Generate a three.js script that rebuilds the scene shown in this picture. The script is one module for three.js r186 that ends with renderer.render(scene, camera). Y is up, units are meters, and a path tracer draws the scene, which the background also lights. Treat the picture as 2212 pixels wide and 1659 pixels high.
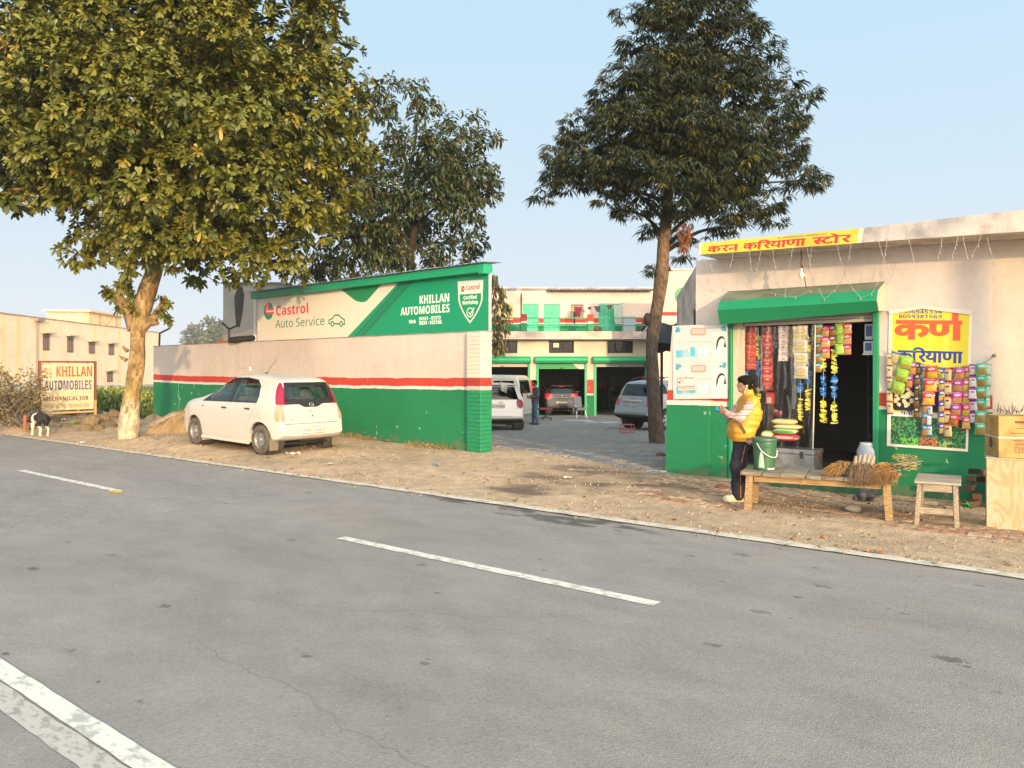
import*as THREE from 'three';
import{mergeGeometries,mergeVertices,toCreasedNormals}from 'three/addons/utils/BufferGeometryUtils.js';
import{RoundedBoxGeometry}from 'three/addons/geometries/RoundedBoxGeometry.js';
import{Brush,Evaluator,ADDITION,SUBTRACTION,INTERSECTION}from 'three-bvh-csg';

// ---------- camera, sky, sun, exposure ----------
const W=2212,H=1659,FL=1662,CX=1106,HY=797,EYE=1.72; // the photograph's measures (in its 2212 x 1659 view)
const YAW=THREE.MathUtils.degToRad(38.3);
const scene=new THREE.Scene();
const camera=new THREE.PerspectiveCamera(2*Math.atan(H/2/FL)*180/Math.PI,4/3,0.1,3000);
camera.position.set(0,EYE,0);
camera.rotation.set(0,YAW,0);
camera.setViewOffset(1024,768,0,(H/2-HY)/H*768,1024,768);
const renderer=new THREE.WebGLRenderer({antialias:true});
renderer.toneMapping=THREE.LinearToneMapping;
renderer.toneMappingExposure=1.14;
renderer.shadowMap.enabled=true;
const SUN=new THREE.Vector3(0.835,0.15,0.53).normalize();
const sun=new THREE.DirectionalLight(new THREE.Color().setRGB(1.0,0.69,0.37),4.2);
sun.position.copy(SUN).multiplyScalar(80).add(new THREE.Vector3(-12,0,-12));
sun.target.position.set(-12,0,-12);
sun.shadow.radius=2;sun.castShadow=true;
Object.assign(sun.shadow.camera,{left:-60,right:60,top:40,bottom:-40,near:1,far:220});
sun.shadow.mapSize.set(4096,4096);
scene.add(sun,sun.target);
{ // clear winter evening air: pale at the horizon, blue above, brighter and warmer round the low sun, that glow widened to light the road
const w=512,h=256,d=new Float32Array(w*h*4);
const mix=(a,b,t)=>a+(b-a)*t;
for(let j=0;j<h;j++)for(let i=0;i<w;i++){
const el=((j+0.5)/h-0.5)*Math.PI,az=((i+0.5)/w-0.5)*2*Math.PI;
const v=new THREE.Vector3(Math.cos(el)*Math.cos(az),Math.sin(el),Math.cos(el)*Math.sin(az));
const t=Math.pow(Math.max(0,Math.sin(el)),0.62);
const c=[mix(0.76,0.30,t),mix(0.78,0.63,t),mix(0.80,0.88,t)];
const cs=Math.max(0,v.dot(SUN)),g=3.2*Math.pow(cs,1.5)+8*Math.pow(cs,20);
const k=el<0?0.35:1;
const o=(j*w+i)*4;
d[o]=(c[0]+g*1.0)*k;d[o+1]=(c[1]+g*0.84)*k;d[o+2]=(c[2]+g*0.63)*k;d[o+3]=1;
}
const t=new THREE.DataTexture(d,w,h,THREE.RGBAFormat,THREE.FloatType);
t.mapping=THREE.EquirectangularReflectionMapping;t.magFilter=t.minFilter=THREE.LinearFilter;t.needsUpdate=true;
scene.background=t;scene.environment=t;
}
scene.fog=new THREE.FogExp2(new THREE.Color().setRGB(0.80,0.84,0.90),0.0005);

// ---------- helpers ----------
const V3=THREE.Vector3,R=THREE.MathUtils.degToRad;
let seed=12345;
const rnd=()=>{seed|=0;seed=seed+0x6D2B79F5|0;let t=Math.imul(seed ^ seed>>>15,1|seed);t=t+Math.imul(t ^ t>>>7,61|t)^ t;return((t ^ t>>>14)>>>0)/4294967296;};
const rr=(a,b)=>a+(b-a)*rnd(),pick=(a)=>a[Math.floor(rnd()*a.length)];
const clamp=(x,a,b)=>Math.min(b,Math.max(a,x)),lerp=(a,b,t)=>a+(b-a)*t;
const sstep=(a,b,x)=>{const t=clamp((x-a)/(b-a),0,1);return t*t*(3-2*t);};
const RX=Math.cos(YAW),RZ=-Math.sin(YAW),FX=-Math.sin(YAW),FZ=-Math.cos(YAW);
const camXZ=(X,Z)=>[RX*X+FX*Z,RZ*X+FZ*Z]; // camera-aligned ground coordinates to the road's
const depthOf=(x,z)=>x*FX+z*FZ,sideOf=(x,z)=>x*RX+z*RZ;
function at(px,py,Z){const[x,z]=camXZ((px-CX)/FL*Z,Z);return new V3(x,EYE -(py-HY)/FL*Z,z);}
function onGround(px,py,h=0){return at(px,py,FL*(EYE-h)/(py-HY));}
class Frame{ // a facade: origin on the ground line, x along it, z out of it
constructor(x,z,a){this.x=x;this.z=z;this.a=a;this.c=Math.cos(a);this.s=Math.sin(a);}
hit(px,py,d=0){ // where a sight line meets the facade (d metres in front of it)
const[rx,rz]=camXZ((px-CX)/FL,1),ry=-(py-HY)/FL,nx=this.s,nz=this.c;
const t=((this.x+nx*d)*nx+(this.z+nz*d)*nz)/(rx*nx+rz*nz);
const wx=rx*t-this.x,wz=rz*t-this.z;
return[wx*this.c-wz*this.s,EYE+ry*t,t];
}
world(s,y,d=0){return new V3(this.x+s*this.c+d*this.s,y,this.z-s*this.s+d*this.c);}
place(o){o.position.set(this.x,0,this.z);o.rotation.y=this.a;return o;}
}
const names={};
function numbered(n){const k=(names[n]=(names[n]??-1)+1);return k?n+'_'+String(k).padStart(3,'0'):n;}
const shade=(m)=>{m.castShadow=true;m.receiveShadow=true;return m;};
function thing(name,label,category,pos=[0,0,0],turn=0,group){
const o=new THREE.Group();o.name=numbered(name);scene.add(o);
if(pos.isVector3)o.position.copy(pos);else o.position.set(...pos);
o.rotation.y=turn;o.userData={label,category};if(group)o.userData.group=group;
return o;
}
function solo(name,geo,m,label,category,group,kind){
const o=shade(new THREE.Mesh(geo,m));o.name=numbered(name);scene.add(o);
if(label)o.userData.label=label;if(category)o.userData.category=category;if(group)o.userData.group=group;if(kind)o.userData.kind=kind;
return o;
}
function part(name,geo,m,parent,label){
const o=shade(new THREE.Mesh(geo,m));o.name=name;parent.add(o);if(label)o.userData.label=label;return o;
}
function dup(src,label,group){
const c=src.clone();c.name=numbered(src.name.replace(/_\d{3}$/,''));c.userData={...src.userData};scene.add(c);
if(label)c.userData.label=label;if(group)c.userData.group=group;return c;
}
const structure=(name,geo,m,label)=>solo(name,geo,m,label,undefined,undefined,'structure');
// geometry
function clean(g){
g=g.index?g.toNonIndexed():g;
for(const k of Object.keys(g.attributes))if(!['position','normal','uv'].includes(k))g.deleteAttribute(k);
if(!g.attributes.uv)g.setAttribute('uv',new THREE.BufferAttribute(new Float32Array(g.attributes.position.count*2),2));
if(!g.attributes.normal)g.computeVertexNormals();
g.clearGroups();return g;
}
const J=(...l)=>{l=l.flat(9).map(clean);return l.length===1?l[0]:mergeGeometries(l);};
function boxUV(g){ // uv in metres from position and normal
g=clean(g);const p=g.attributes.position,n=g.attributes.normal,u=g.attributes.uv;
for(let i=0;i<p.count;i++){
const ax=Math.abs(n.getX(i)),ay=Math.abs(n.getY(i)),az=Math.abs(n.getZ(i));
if(ay>=ax&&ay>=az)u.setXY(i,p.getX(i),p.getZ(i));else if(ax>=az)u.setXY(i,p.getZ(i),p.getY(i));else u.setXY(i,p.getX(i),p.getY(i));
}
return g;
}
const bx=(x0,x1,y0,y1,z0,z1)=>boxUV(new THREE.BoxGeometry(x1-x0,y1-y0,z1-z0).translate((x0+x1)/2,(y0+y1)/2,(z0+z1)/2));
const rbx=(x0,x1,y0,y1,z0,z1,r=0.01,s=2)=>boxUV(new RoundedBoxGeometry(x1-x0,y1-y0,z1-z0,s,Math.min(r,(x1-x0)/2.01,(y1-y0)/2.01,(z1-z0)/2.01)).translate((x0+x1)/2,(y0+y1)/2,(z0+z1)/2));
const sheet=(w,h,x=0,y=0,z=0,nx=1,ny=1)=>new THREE.PlaneGeometry(w,h,nx,ny).translate(x,y,z);
const tube=(pts,r,seg=20,rad=6)=>new THREE.TubeGeometry(new THREE.CatmullRomCurve3(pts.map((p)=>p.isVector3?p:new V3(...p))),seg,r,rad);
function rod(a,b,r0,r1=r0,n=8){ // a tapered bar between two points
a=a.isVector3?a:new V3(...a);b=b.isVector3?b:new V3(...b);
const d=b.clone().sub(a),L=d.length();
const g=new THREE.CylinderGeometry(r1,r0,L,n).translate(0,L/2,0);
g.applyQuaternion(new THREE.Quaternion().setFromUnitVectors(new V3(0,1,0),d.normalize()));
return g.translate(a.x,a.y,a.z);
}
function limb(pts,radii,rad=10,rough=0){ // a tapered, uneven limb along points
const c=new THREE.CatmullRomCurve3(pts.map((p)=>p.isVector3?p:new V3(...p))),n=(pts.length-1)*6,pos=[],uv=[],idx=[];
const fr=c.computeFrenetFrames(n,false);let len=0,last=c.getPointAt(0);
for(let i=0;i<=n;i++){
const t=i/n,p=c.getPointAt(t);len+=p.distanceTo(last);last=p;
const k=t*(radii.length-1),a=Math.min(radii.length-2,Math.floor(k)),r=lerp(radii[a],radii[a+1],k-a);
for(let j=0;j<=rad;j++){
const th=j/rad*2*Math.PI,q=r*(1+rough*(Math.sin(th*3+len*2)*0.5+Math.sin(th*2-len*5)*0.5));
const v=p.clone().addScaledVector(fr.normals[i],Math.cos(th)*q).addScaledVector(fr.binormals[i],Math.sin(th)*q);
pos.push(v.x,v.y,v.z);uv.push(j/rad*6.28*r,len);
}
}
for(let i=0;i<n;i++)for(let j=0;j<rad;j++){const a=i*(rad+1)+j,b=a+rad+1;idx.push(a,a+1,b,b,a+1,b+1);}
const g=new THREE.BufferGeometry();g.setAttribute('position',new THREE.Float32BufferAttribute(pos,3));g.setAttribute('uv',new THREE.Float32BufferAttribute(uv,2));g.setIndex(idx);g.computeVertexNormals();
return g;
}
function poly(pts,depth,bevel=0){ // an extruded outline, front face at z = 0
const s=new THREE.Shape(pts.map((p)=>new THREE.Vector2(...p)));
return new THREE.ExtrudeGeometry(s,{depth,bevelEnabled:bevel>0,bevelSize:bevel,bevelThickness:bevel,bevelSegments:2,curveSegments:8}).translate(0,0,-depth);
}
function gridGeo(nx,ny,f){ // f(u, v) -> [x, y, z]
const pos=[],uv=[],idx=[];
for(let j=0;j<=ny;j++)for(let i=0;i<=nx;i++){pos.push(...f(i/nx,j/ny));uv.push(i/nx,j/ny);}
for(let j=0;j<ny;j++)for(let i=0;i<nx;i++){const a=j*(nx+1)+i,b=a+nx+1;idx.push(a,a+1,b,b,a+1,b+1);}
const g=new THREE.BufferGeometry();g.setAttribute('position',new THREE.Float32BufferAttribute(pos,3));g.setAttribute('uv',new THREE.Float32BufferAttribute(uv,2));g.setIndex(idx);g.computeVertexNormals();
return g;
}
// noise
function hash2(x,y,s){let h=Math.imul(x,374761393)+Math.imul(y,668265263)+Math.imul(s,1274126177)|0;h=Math.imul(h ^ h>>>13,1274126177);return((h ^ h>>>16)>>>0)/4294967296;}
function vnoise(x,y,s=0,per=0){
const xi=Math.floor(x),yi=Math.floor(y),fx=x-xi,fy=y-yi,u=fx*fx*(3-2*fx),v=fy*fy*(3-2*fy);
const m=(a)=>per?((a%per)+per)%per:a;
const a=hash2(m(xi),m(yi),s),b=hash2(m(xi+1),m(yi),s),c=hash2(m(xi),m(yi+1),s),d=hash2(m(xi+1),m(yi+1),s);
return lerp(lerp(a,b,u),lerp(c,d,u),v);
}
function fbm(x,y,o=4,s=0,per=0){let r=0,a=0.5,n=0;for(let i=0;i<o;i++){r+=a*vnoise(x,y,s+i,per);n+=a;a*=0.5;x*=2;y*=2;per*=2;}return r/n;}
function tex(size,f,srgb=true){ // f(u, v, x, y) -> [r, g, b] 0..1, in sRGB when srgb
const d=new Uint8Array(size*size*4);
for(let j=0;j<size;j++)for(let i=0;i<size;i++){const c=f(i/size,j/size,i,j),o=(j*size+i)*4;d[o]=clamp(c[0],0,1)*255;d[o+1]=clamp(c[1],0,1)*255;d[o+2]=clamp(c[2],0,1)*255;d[o+3]=255;}
const t=new THREE.DataTexture(d,size,size);t.wrapS=t.wrapT=THREE.RepeatWrapping;t.magFilter=t.minFilter=THREE.LinearFilter;if(srgb)t.colorSpace=THREE.SRGBColorSpace;t.needsUpdate=true;return t;
}
const grey=(f)=>(u,v,x,y)=>{const g=f(u,v,x,y);return[g,g,g];};
function rep(t,metres){const c=t.clone();c.repeat.set(1/metres,1/(metres));c.needsUpdate=true;return c;}
function canvasTex(w,h,draw){const c=document.createElement('canvas');c.width=w;c.height=h;const x=c.getContext('2d');draw(x,w,h);const t=new THREE.CanvasTexture(c);t.colorSpace=THREE.SRGBColorSpace;return t;}
const std=(color,roughness=0.8,o={})=>new THREE.MeshStandardMaterial({color,roughness,...o});
const rgb=(r,g,b)=>new THREE.Color().setRGB(r,g,b);

// shared mottles (multiplied on colours): speckle and patches, no shading
const T_FINE=tex(512,grey((u,v)=>0.80+0.2*fbm(u*64,v*64,3,3,64)));
const T_PATCH=tex(512,grey((u,v)=>{const a=fbm(u*6,v*6,5,11,6);return 0.82+0.18*sstep(0.3,0.65,a)*(0.92+0.08*fbm(u*50,v*50,2,5,50));}));
const T_BUMP=tex(512,grey((u,v)=>fbm(u*40,v*40,4,21,40)),false);
const T_WOOD=tex(512,grey((u,v)=>{const w=fbm(u*3,v*24,3,31,0);return 0.86+0.08*Math.sin((v*30+w*7)*2)+0.10*(vnoise(u*6,v*140,7)- 0.5)+0.12*(fbm(u*5,v*9,3,35)- 0.5);}));
const T_BARK=tex(512,(u,v)=>{const a=fbm(u*10,v*5,5,36,0),b=fbm(u*26,v*12,4,37,0),k=0.80+0.20*sstep(0.30,0.62,a)- 0.16*sstep(0.58,0.74,b);return[k,k*0.99,k*0.97];});
const paint=(color,rough=0.85,m=2)=>std(color,rough,{map:rep(T_PATCH,m),bumpMap:rep(T_BUMP,0.6),bumpScale:0.004});
const MAT={
pinkWall:paint(rgb(0.58,0.50,0.46)),greenWall:paint(rgb(0.012,0.235,0.095),0.6,1.6),redWall:paint(rgb(0.50,0.05,0.03),0.7),whiteWall:paint(rgb(0.66,0.62,0.56),0.8),
cream:paint(rgb(0.66,0.52,0.40),0.85),concrete:paint(rgb(0.26,0.255,0.25),0.9),dark:std(rgb(0.02,0.02,0.022),0.8),black:std(rgb(0.008,0.008,0.009),0.6),
greenMetal:std(rgb(0.012,0.30,0.12),0.42),greenGloss:std(rgb(0.008,0.30,0.14),0.35),iron:std(rgb(0.05,0.045,0.04),0.6,{metalness:0.4}),tin:std(rgb(0.45,0.46,0.47),0.4,{metalness:0.7}),
rubber:std(rgb(0.018,0.017,0.016),0.9),chrome:std(rgb(0.7,0.7,0.7),0.18,{metalness:1}),wire:std(rgb(0.03,0.03,0.03),0.7),whitePlastic:std(rgb(0.75,0.74,0.70),0.5),
};
// ---------- ground, road, yard ----------
function groundY(x,z){
const Z=depthOf(x,z),X=sideOf(x,z);
let h;
const along=x<-16?0.13:x<-9?lerp(0.13,0.02,(x+16)/7):x<-4.5?lerp(0.02,-0.055,(x+9)/4.5):-0.06;
h=along*sstep(-7.7,-9.0,z);
const back=sstep(-11.6,-14.5,z); // beyond the walls: the yard falls away, the field lies lower
const yard=lerp(-0.04,-0.58,sstep(13,39,Z));
const field=-0.25;
const inYard=sstep(-6,-3.5,X -(-2.2-Math.max(0,Z-15)*0.6));
h=lerp(h,lerp(field,yard,inYard),back);

return h-0.012;
}
const LUMPS=[[385,925,1.4,0.28],[330,918,0.8,0.22],[410,915,0.9,0.25],[120,905,1.5,0.26],[180,903,1.2,0.2],[225,905,0.9,0.18],[40,925,1.2,0.15],[430,900,0.8,0.2]].map(([px,py,r,h])=>{const p=onGround(px,py,0.12);return[p.x,p.z,r,h];});
function groundH(x,z){
let h=groundY(x,z);
if(z<-7.75&&z>-14){
const k=sstep(-7.75,-8.6,z),left=sstep(-11,-17,x);
h+=k*((fbm(x*0.9,z*0.9,3,41)- 0.5)*(0.05+0.09*left)+(fbm(x*4,z*4,2,44)- 0.5)*(0.014+0.035*left));
for(const[a,b,r,q]of LUMPS){const d=Math.hypot(x-a,z-b);if(d<r)h+=q*(1-d/r)*(1-d/r)*(0.7+0.9*fbm(x*3,z*3,3,51))*1.5;}
}
return h;
}
{
const axis=(segs)=>{const a=[];for(const[from,to,step]of segs)for(let v=from;v<to-1e-6;v+=step)a.push(v);a.push(segs[segs.length-1][1]);return a;};
const xs=axis([[-400,-100,25],[-100,-40,5],[-40,-28,1],[-28,-1,0.16],[-1,10,0.5],[10,60,5],[60,400,40]]);
const zs=axis([[-400,-100,25],[-100,-40,5],[-40,-15,1],[-15,-7.4,0.14],[-7.4,-1.6,0.7],[-1.6,0.4,0.12],[0.4,10,1],[10,80,10],[80,400,40]]);
const pos=[],col=[],uv=[],idx=[],nx=xs.length;
const STAIN_SHADE=[[1230,1035,1.5],[1330,1045,1.2],[1180,1050,1.0],[1400,1040,0.9],[1280,1020,1.2],[1500,1050,0.9],[1120,1060,0.7],[1780,1090,1.1],[1850,1095,0.9],[1700,1078,0.8]].map(([px,py,r])=>{const p=onGround(px,py,-0.03);return[p.x,p.z,r];});  // dark soil at the gateway; the last spots paint shade under the bench
for(const z of zs)for(const x of xs){
const road=z>-7.62&&z<-1.0;
pos.push(x,road?-0.05:groundH(x,z),z);uv.push(x,z);
const n=fbm(x*0.5,z*0.5,4,61),m=fbm(x*3.1,z*3.1,3,66);
let c=[0.57,0.40,0.255];
c=c.map((q,i)=>q*(0.80+0.30*n+0.22*(m-0.5))+[0,0.004,0.008][i]);
let w=0;for(const[a,b,r]of STAIN_SHADE)w=Math.max(w,sstep(r*1.1,r*0.3,Math.hypot(x-a,(z-b)*1.3)+(m-0.5)*1.1));
w*=0.3+0.7*sstep(0.38,0.6,fbm(x*2.1,z*2.1,4,71));
c=[lerp(c[0],0.17,w),lerp(c[1],0.115,w),lerp(c[2],0.08,w)];
const grass=sstep(0.56,0.70,fbm(x*1.3,z*1.3,4,81))*sstep(-9,-12,x)*sstep(-7.8,-8.3,z)*0.35;
c=[lerp(c[0],0.16,grass),lerp(c[1],0.15,grass),lerp(c[2],0.06,grass)];
if(z>-1.1)c=[0.25*(0.75+0.5*m),0.225*(0.75+0.5*m),0.195*(0.75+0.5*m)];
if(z<-15){const g=sstep(-15,-19,z)*sstep(-14,-20,x)*sstep(-4,-8,sideOf(x,z)+Math.max(0,depthOf(x,z)- 18)*0.45);c=[lerp(c[0],0.10,g),lerp(c[1],0.12,g),lerp(c[2],0.04,g)];}
col.push(...c);
}
for(let j=0;j<zs.length-1;j++)for(let i=0;i<nx-1;i++){const a=j*nx+i,b=a+nx;idx.push(a,b,a+1,b,b+1,a+1);}
const g=new THREE.BufferGeometry();g.setAttribute('position',new THREE.Float32BufferAttribute(pos,3));g.setAttribute('uv',new THREE.Float32BufferAttribute(uv,2));g.setAttribute('color',new THREE.Float32BufferAttribute(col,3));g.setIndex(idx);g.computeVertexNormals();
const T_DIRT=tex(1024,(u,v)=>{const a=fbm(u*24,v*24,5,91,24),b=hash2(Math.floor(u*512),Math.floor(v*512),3),k=0.78+0.26*a -(b>0.985?0.25:0)+(b<0.01?0.12:0);return[k,k,k*0.99];});
structure('ground',g,std(0xffffff,0.95,{vertexColors:true,map:rep(T_DIRT,3),bumpMap:rep(T_BUMP,1.1),bumpScale:0.012}));
}
const EDGE_FAR=-7.71,EDGE_NEAR=-0.95;
{
const spots=Array.from({length:260},()=>[rr(-30,8),rr(-7.5,-1.5),Math.pow(rnd(),3)*0.065+0.012,rr(0.5,1)]),cracks=Array.from({length:3},(_,k)=>{const p=[[rr(-12,2),rr(-6.5,-2)]],a=rr(-0.6,0.6);for(let i=0;i<26;i++){const q=p[p.length-1];p.push([q[0]+0.09*Math.cos(a)+rr(-0.04,0.04),q[1]+0.09*Math.sin(a)+rr(-0.05,0.05)]);}return p;});
const asphalt=(x,z)=>{ // the road's own colour: chippings, dust, tyre-worn tracks, oil marks
const h=hash2(Math.floor(x*150),Math.floor(z*150),5),f=vnoise(x*60,z*60,8),n=fbm(x*0.5,z*0.9,3,111),m=fbm(x*3,z*5,3,121),tr=Math.exp(-Math.pow((z+2.75)/0.35,2))+Math.exp(-Math.pow((z+4.2)/0.35,2))+Math.exp(-Math.pow((z+5.9)/0.35,2));
let k=0.83+0.10*(h-0.5)+0.13*(f-0.5)+0.16*(n-0.5)+0.22*(m-0.5)- 0.05*tr;if(h>0.985)k+=0.22;if(h<0.02)k -=0.20;
const dirt=sstep(0.52,0.66,fbm(x*0.8+5,z*1.6,4,131))*0.35,d2=sstep(-6.9,-7.7,z)*(0.3+0.7*m);
let c=[0.302*k,0.276*k,0.260*k];c=mix3(c,[0.345*k,0.30*k,0.255*k],Math.max(dirt,d2*0.7));
for(const[px,pz,r,w]of spots){const q=Math.hypot((x-px)*0.6,z-pz);if(q<r)c=c.map((v)=>v*lerp(0.45,1,sstep(r*0.4,r,q+(f-0.5)*r*0.8)*w+1-w));}
return c;
};
const mix3=(a,b,t)=>a.map((v,i)=>lerp(v,b[i],t)),OIL=[[1230,1123,0.55],[1260,1128,0.5],[1010,1075,0.6],[1050,1085,0.45]].map(([px,py,r])=>[onGround(px,py),r]);
const T_ASPH=tex(512,grey((u,v,x,y)=>0.4+0.35*hash2(x>>1,y>>1,5)+0.25*vnoise(u*150,v*150,8,150)),false);
const z0=EDGE_FAR-0.10,roadPart=(name,x0,x1,nx,tw,th,label)=>{
const t=canvasTex(tw,th,(cx)=>{
const im=cx.createImageData(tw,th),d=im.data,C=new THREE.Color(),L=Math.min(x1-x0,40);
for(let j=0;j<th;j++)for(let i=0;i<tw;i++){const x=x0+L*(i+0.5)/tw,z=lerp(z0,EDGE_NEAR,(j+0.5)/th);let c=asphalt(x,z);for(const[p,r]of OIL){const q=Math.hypot((x-p.x)*0.6,(z-p.z)*1.8);if(q<r*1.4)c=mix3(c,[0.075,0.07,0.068],0.75*sstep(r,r*0.2,q+(fbm(x*5,z*9,3,133)- 0.5)*1.3));}C.setRGB(...c).convertLinearToSRGB();const o=(j*tw+i)*4;d[o]=clamp(C.r,0,1)*255;d[o+1]=clamp(C.g,0,1)*255;d[o+2]=clamp(C.b,0,1)*255;d[o+3]=255;}
cx.putImageData(im,0,0);cx.strokeStyle='rgba(60,58,58,.32)';for(const p of cracks){cx.lineWidth=1+rnd()*0.6;cx.beginPath();p.forEach(([x,z],i)=>cx[i?'lineTo':'moveTo']((x-x0)/L*tw,(z-z0)/(EDGE_NEAR-z0)*th));cx.stroke();}
});t.wrapS=THREE.RepeatWrapping;
const g=gridGeo(nx,12,(u,v)=>{const x=lerp(x0,x1,u),e=v===0?(fbm(x*1.4,3,3,101)- 0.5)*0.16:0;return[x,v===0?-0.015:0,lerp(z0,EDGE_NEAR,v)+e];}),uv=g.attributes.uv,p=g.attributes.position,uv1=[];for(let i=0;i<uv.count;i++){uv.setXY(i,(p.getX(i)- x0)/Math.min(x1-x0,40),1 -(p.getZ(i)- z0)/(EDGE_NEAR-z0));uv1.push(p.getX(i),p.getZ(i));}
g.setAttribute('uv1',new THREE.Float32BufferAttribute(uv1,2));const bm=rep(T_ASPH,1.1);bm.channel=1;structure(name,g,std(0xffffff,0.88,{map:t,bumpMap:bm,bumpScale:0.005}),label);
};
roadPart('road',-9,2,80,2048,1228,'grey road surface nearest the camera');roadPart('road',-400,-9,700,1024,256,'grey road surface running away to the left');roadPart('road',2,400,400,512,128,'grey road surface running away to the right');
// painted lines: worn, with ragged edges and gaps where the paint has gone
const T_LINE=tex(512,(u,v)=>{const a=fbm(u*22,v*44,4,141,0),b=fbm(u*5,v*5,3,145,5),k=sstep(0.30,0.52,a*0.65+b*0.35);return[lerp(0.78,0.97,k),lerp(0.775,0.96,k),lerp(0.76,0.94,k)];});
const strip=(x0,x1,za,zb,y,n,rag=0.02)=>gridGeo(n,1,(u,v)=>{const x=lerp(x0,x1,u),e=(fbm(x*14,v*9,3,151)- 0.5)*rag;return[x,y,lerp(zb,za,v)+e];});
const uvXZ=(g)=>{const p=g.attributes.position,u=g.attributes.uv;for(let i=0;i<p.count;i++)u.setXY(i,p.getX(i),p.getZ(i));return g;};
const lm=std(rgb(0.72,0.70,0.66),0.8,{map:rep(T_LINE,1.3)}),old=std(rgb(0.50,0.48,0.45),0.9,{map:rep(T_LINE,0.9)});
structure('edge_line',uvXZ(strip(-90,50,-7.70,-7.54,0.005,900,0.04)),std(rgb(0.66,0.61,0.53),0.85,{map:rep(T_LINE,1.3)}),'worn white edge line along the far side of the road');
structure('edge_line',uvXZ(strip(-60,30,-1.70,-1.585,0.005,700,0.018)),lm,'broad white edge line along the near side of the road');
structure('worn_line',uvXZ(strip(-60,30,-1.575,-1.445,0.004,700,0.03)),old,'older greyed paint strip beside the near edge line');
for(let k=-7;k<4;k++){const x1=-2.65+k*8.38;structure('centre_dash',uvXZ(strip(x1-3.57,x1,-5.125,-5.005,0.005,40,0.012)),lm,k===0?'white centre line dash in the middle of the road':undefined);}
// yellow spot beside a dash
const y=onGround(250,1063);
structure('paint_spot',new THREE.CircleGeometry(0.11,14).rotateX(-Math.PI/2).scale(1.6,1,0.6).translate(y.x,0.006,y.z),std(rgb(0.6,0.36,0.03),0.8),'yellow spot of paint at the end of the first dash');
}
// ---------- frames of the facades, measured in enlarged views of the photograph ----------
const crop=(x0,y0,k)=>(x,y)=>[(x0+x*k)*0.540039,(y0+y*k)*0.540039];
const C2=crop(0,1050,0.48216),C3=crop(700,1400,0.31646),C4=crop(950,1000,0.49729),C5=crop(1930,1050,0.51236),C6=crop(2600,850,0.67631),C7=crop(2600,1250,0.5425),C8=crop(3300,1150,0.60277),C9=crop(3500,1350,0.33153),C10=crop(3000,1270,0.25919),C11=crop(0,1450,0.2261);
const camFrame=(X,Z,a)=>{const[x,z]=camXZ(X,Z);return new Frame(x,z,a);};
const WALL=camFrame(-0.634,15.5,-R(3.7)),SIGN_D=-0.27,SHOP=camFrame(3.23,12.66,-R(1.7)),GAR=camFrame(0,37.5,YAW),GUP=camFrame(0,39.3,YAW);
const css=(r,g,b,a=1)=>{const c=rgb(r,g,b).getStyle();return a<1?c.replace('rgb(','rgba(').replace(')',','+a+')'):c;};
// a painted wall's own colours: bands with uneven hand-painted edges, patches, chips and splashed mud
function wallTex(w,h,bands,o={}){
const pw=o.px??1024,ph=Math.max(128,Math.round(pw*h/w/2)*2>1024?1024:Math.round(pw*h/w)),s0=o.seed??1;
return canvasTex(pw,ph,(x)=>{
const img=x.createImageData(pw,ph),d=img.data;
const cols=bands.map((b)=>{const c=rgb(...b[1]).convertLinearToSRGB();return[c.r*255,c.g*255,c.b*255];});
for(let j=0;j<ph;j++)for(let i=0;i<pw;i++){
const mx=i/pw*w,my=(1-j/ph)*h,e=(fbm(mx*2.5,my*2.5,3,s0+5)- 0.5)*0.03+(vnoise(mx*0.35,0,s0+9)- 0.5)*(o.wobble??0.05);
let k=0;for(let q=0;q<bands.length;q++)if(my+e>=bands[q][0])k=q;
let c=cols[k];
const n=fbm(mx*1.1,my*1.1,4,s0),f=fbm(mx*14,my*14,2,s0+20),st=fbm(mx*5,my*0.35,3,s0+30),pt=sstep(0.5,0.56,fbm(mx*0.8+9,my*1.3,4,s0+40));
let m=0.96+0.08*(n-0.5)+0.05*(f-0.5)+0.035*(st-0.5)- 0.02*pt;
c=c.map((v)=>v*m);
const chip=sstep(0.785,0.80,fbm(mx*7.5,my*5.5,4,s0+50));if(chip>0&&my<2.2)c=c.map((v,t)=>lerp(v,[205,190,170][t],chip*0.6));
const mud=sstep(0.62,0.80,fbm(mx*9,my*9,4,s0+60)+0.30*sstep(0.32,0.0,my -(o.base??0)));if(my -(o.base??0)<0.35)c=c.map((v,t)=>lerp(v,[120,100,75][t],mud*0.55));
const q=(j*pw+i)*4;d[q]=c[0];d[q+1]=c[1];d[q+2]=c[2];d[q+3]=255;
}
x.putImageData(img,0,0);if(o.draw)o.draw(x,pw,ph);
});
}
function wallMat(w,h,x0,y0,bands,o={}){ // for geometry whose uv are metres, starting at x0, y0
const t=wallTex(w,h,bands,o);t.wrapS=t.wrapT=THREE.RepeatWrapping;t.repeat.set(1/w,1/h);t.offset.set(-x0/w,-y0/h);
return std(0xffffff,o.rough??0.82,{map:t,bumpMap:rep(T_BUMP,0.5),bumpScale:0.004});
}
const PINK=[0.60,0.50,0.435],GREEN=[0.005,0.185,0.072],RED=[0.52,0.045,0.028],WHITE=[0.68,0.63,0.56];
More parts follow.
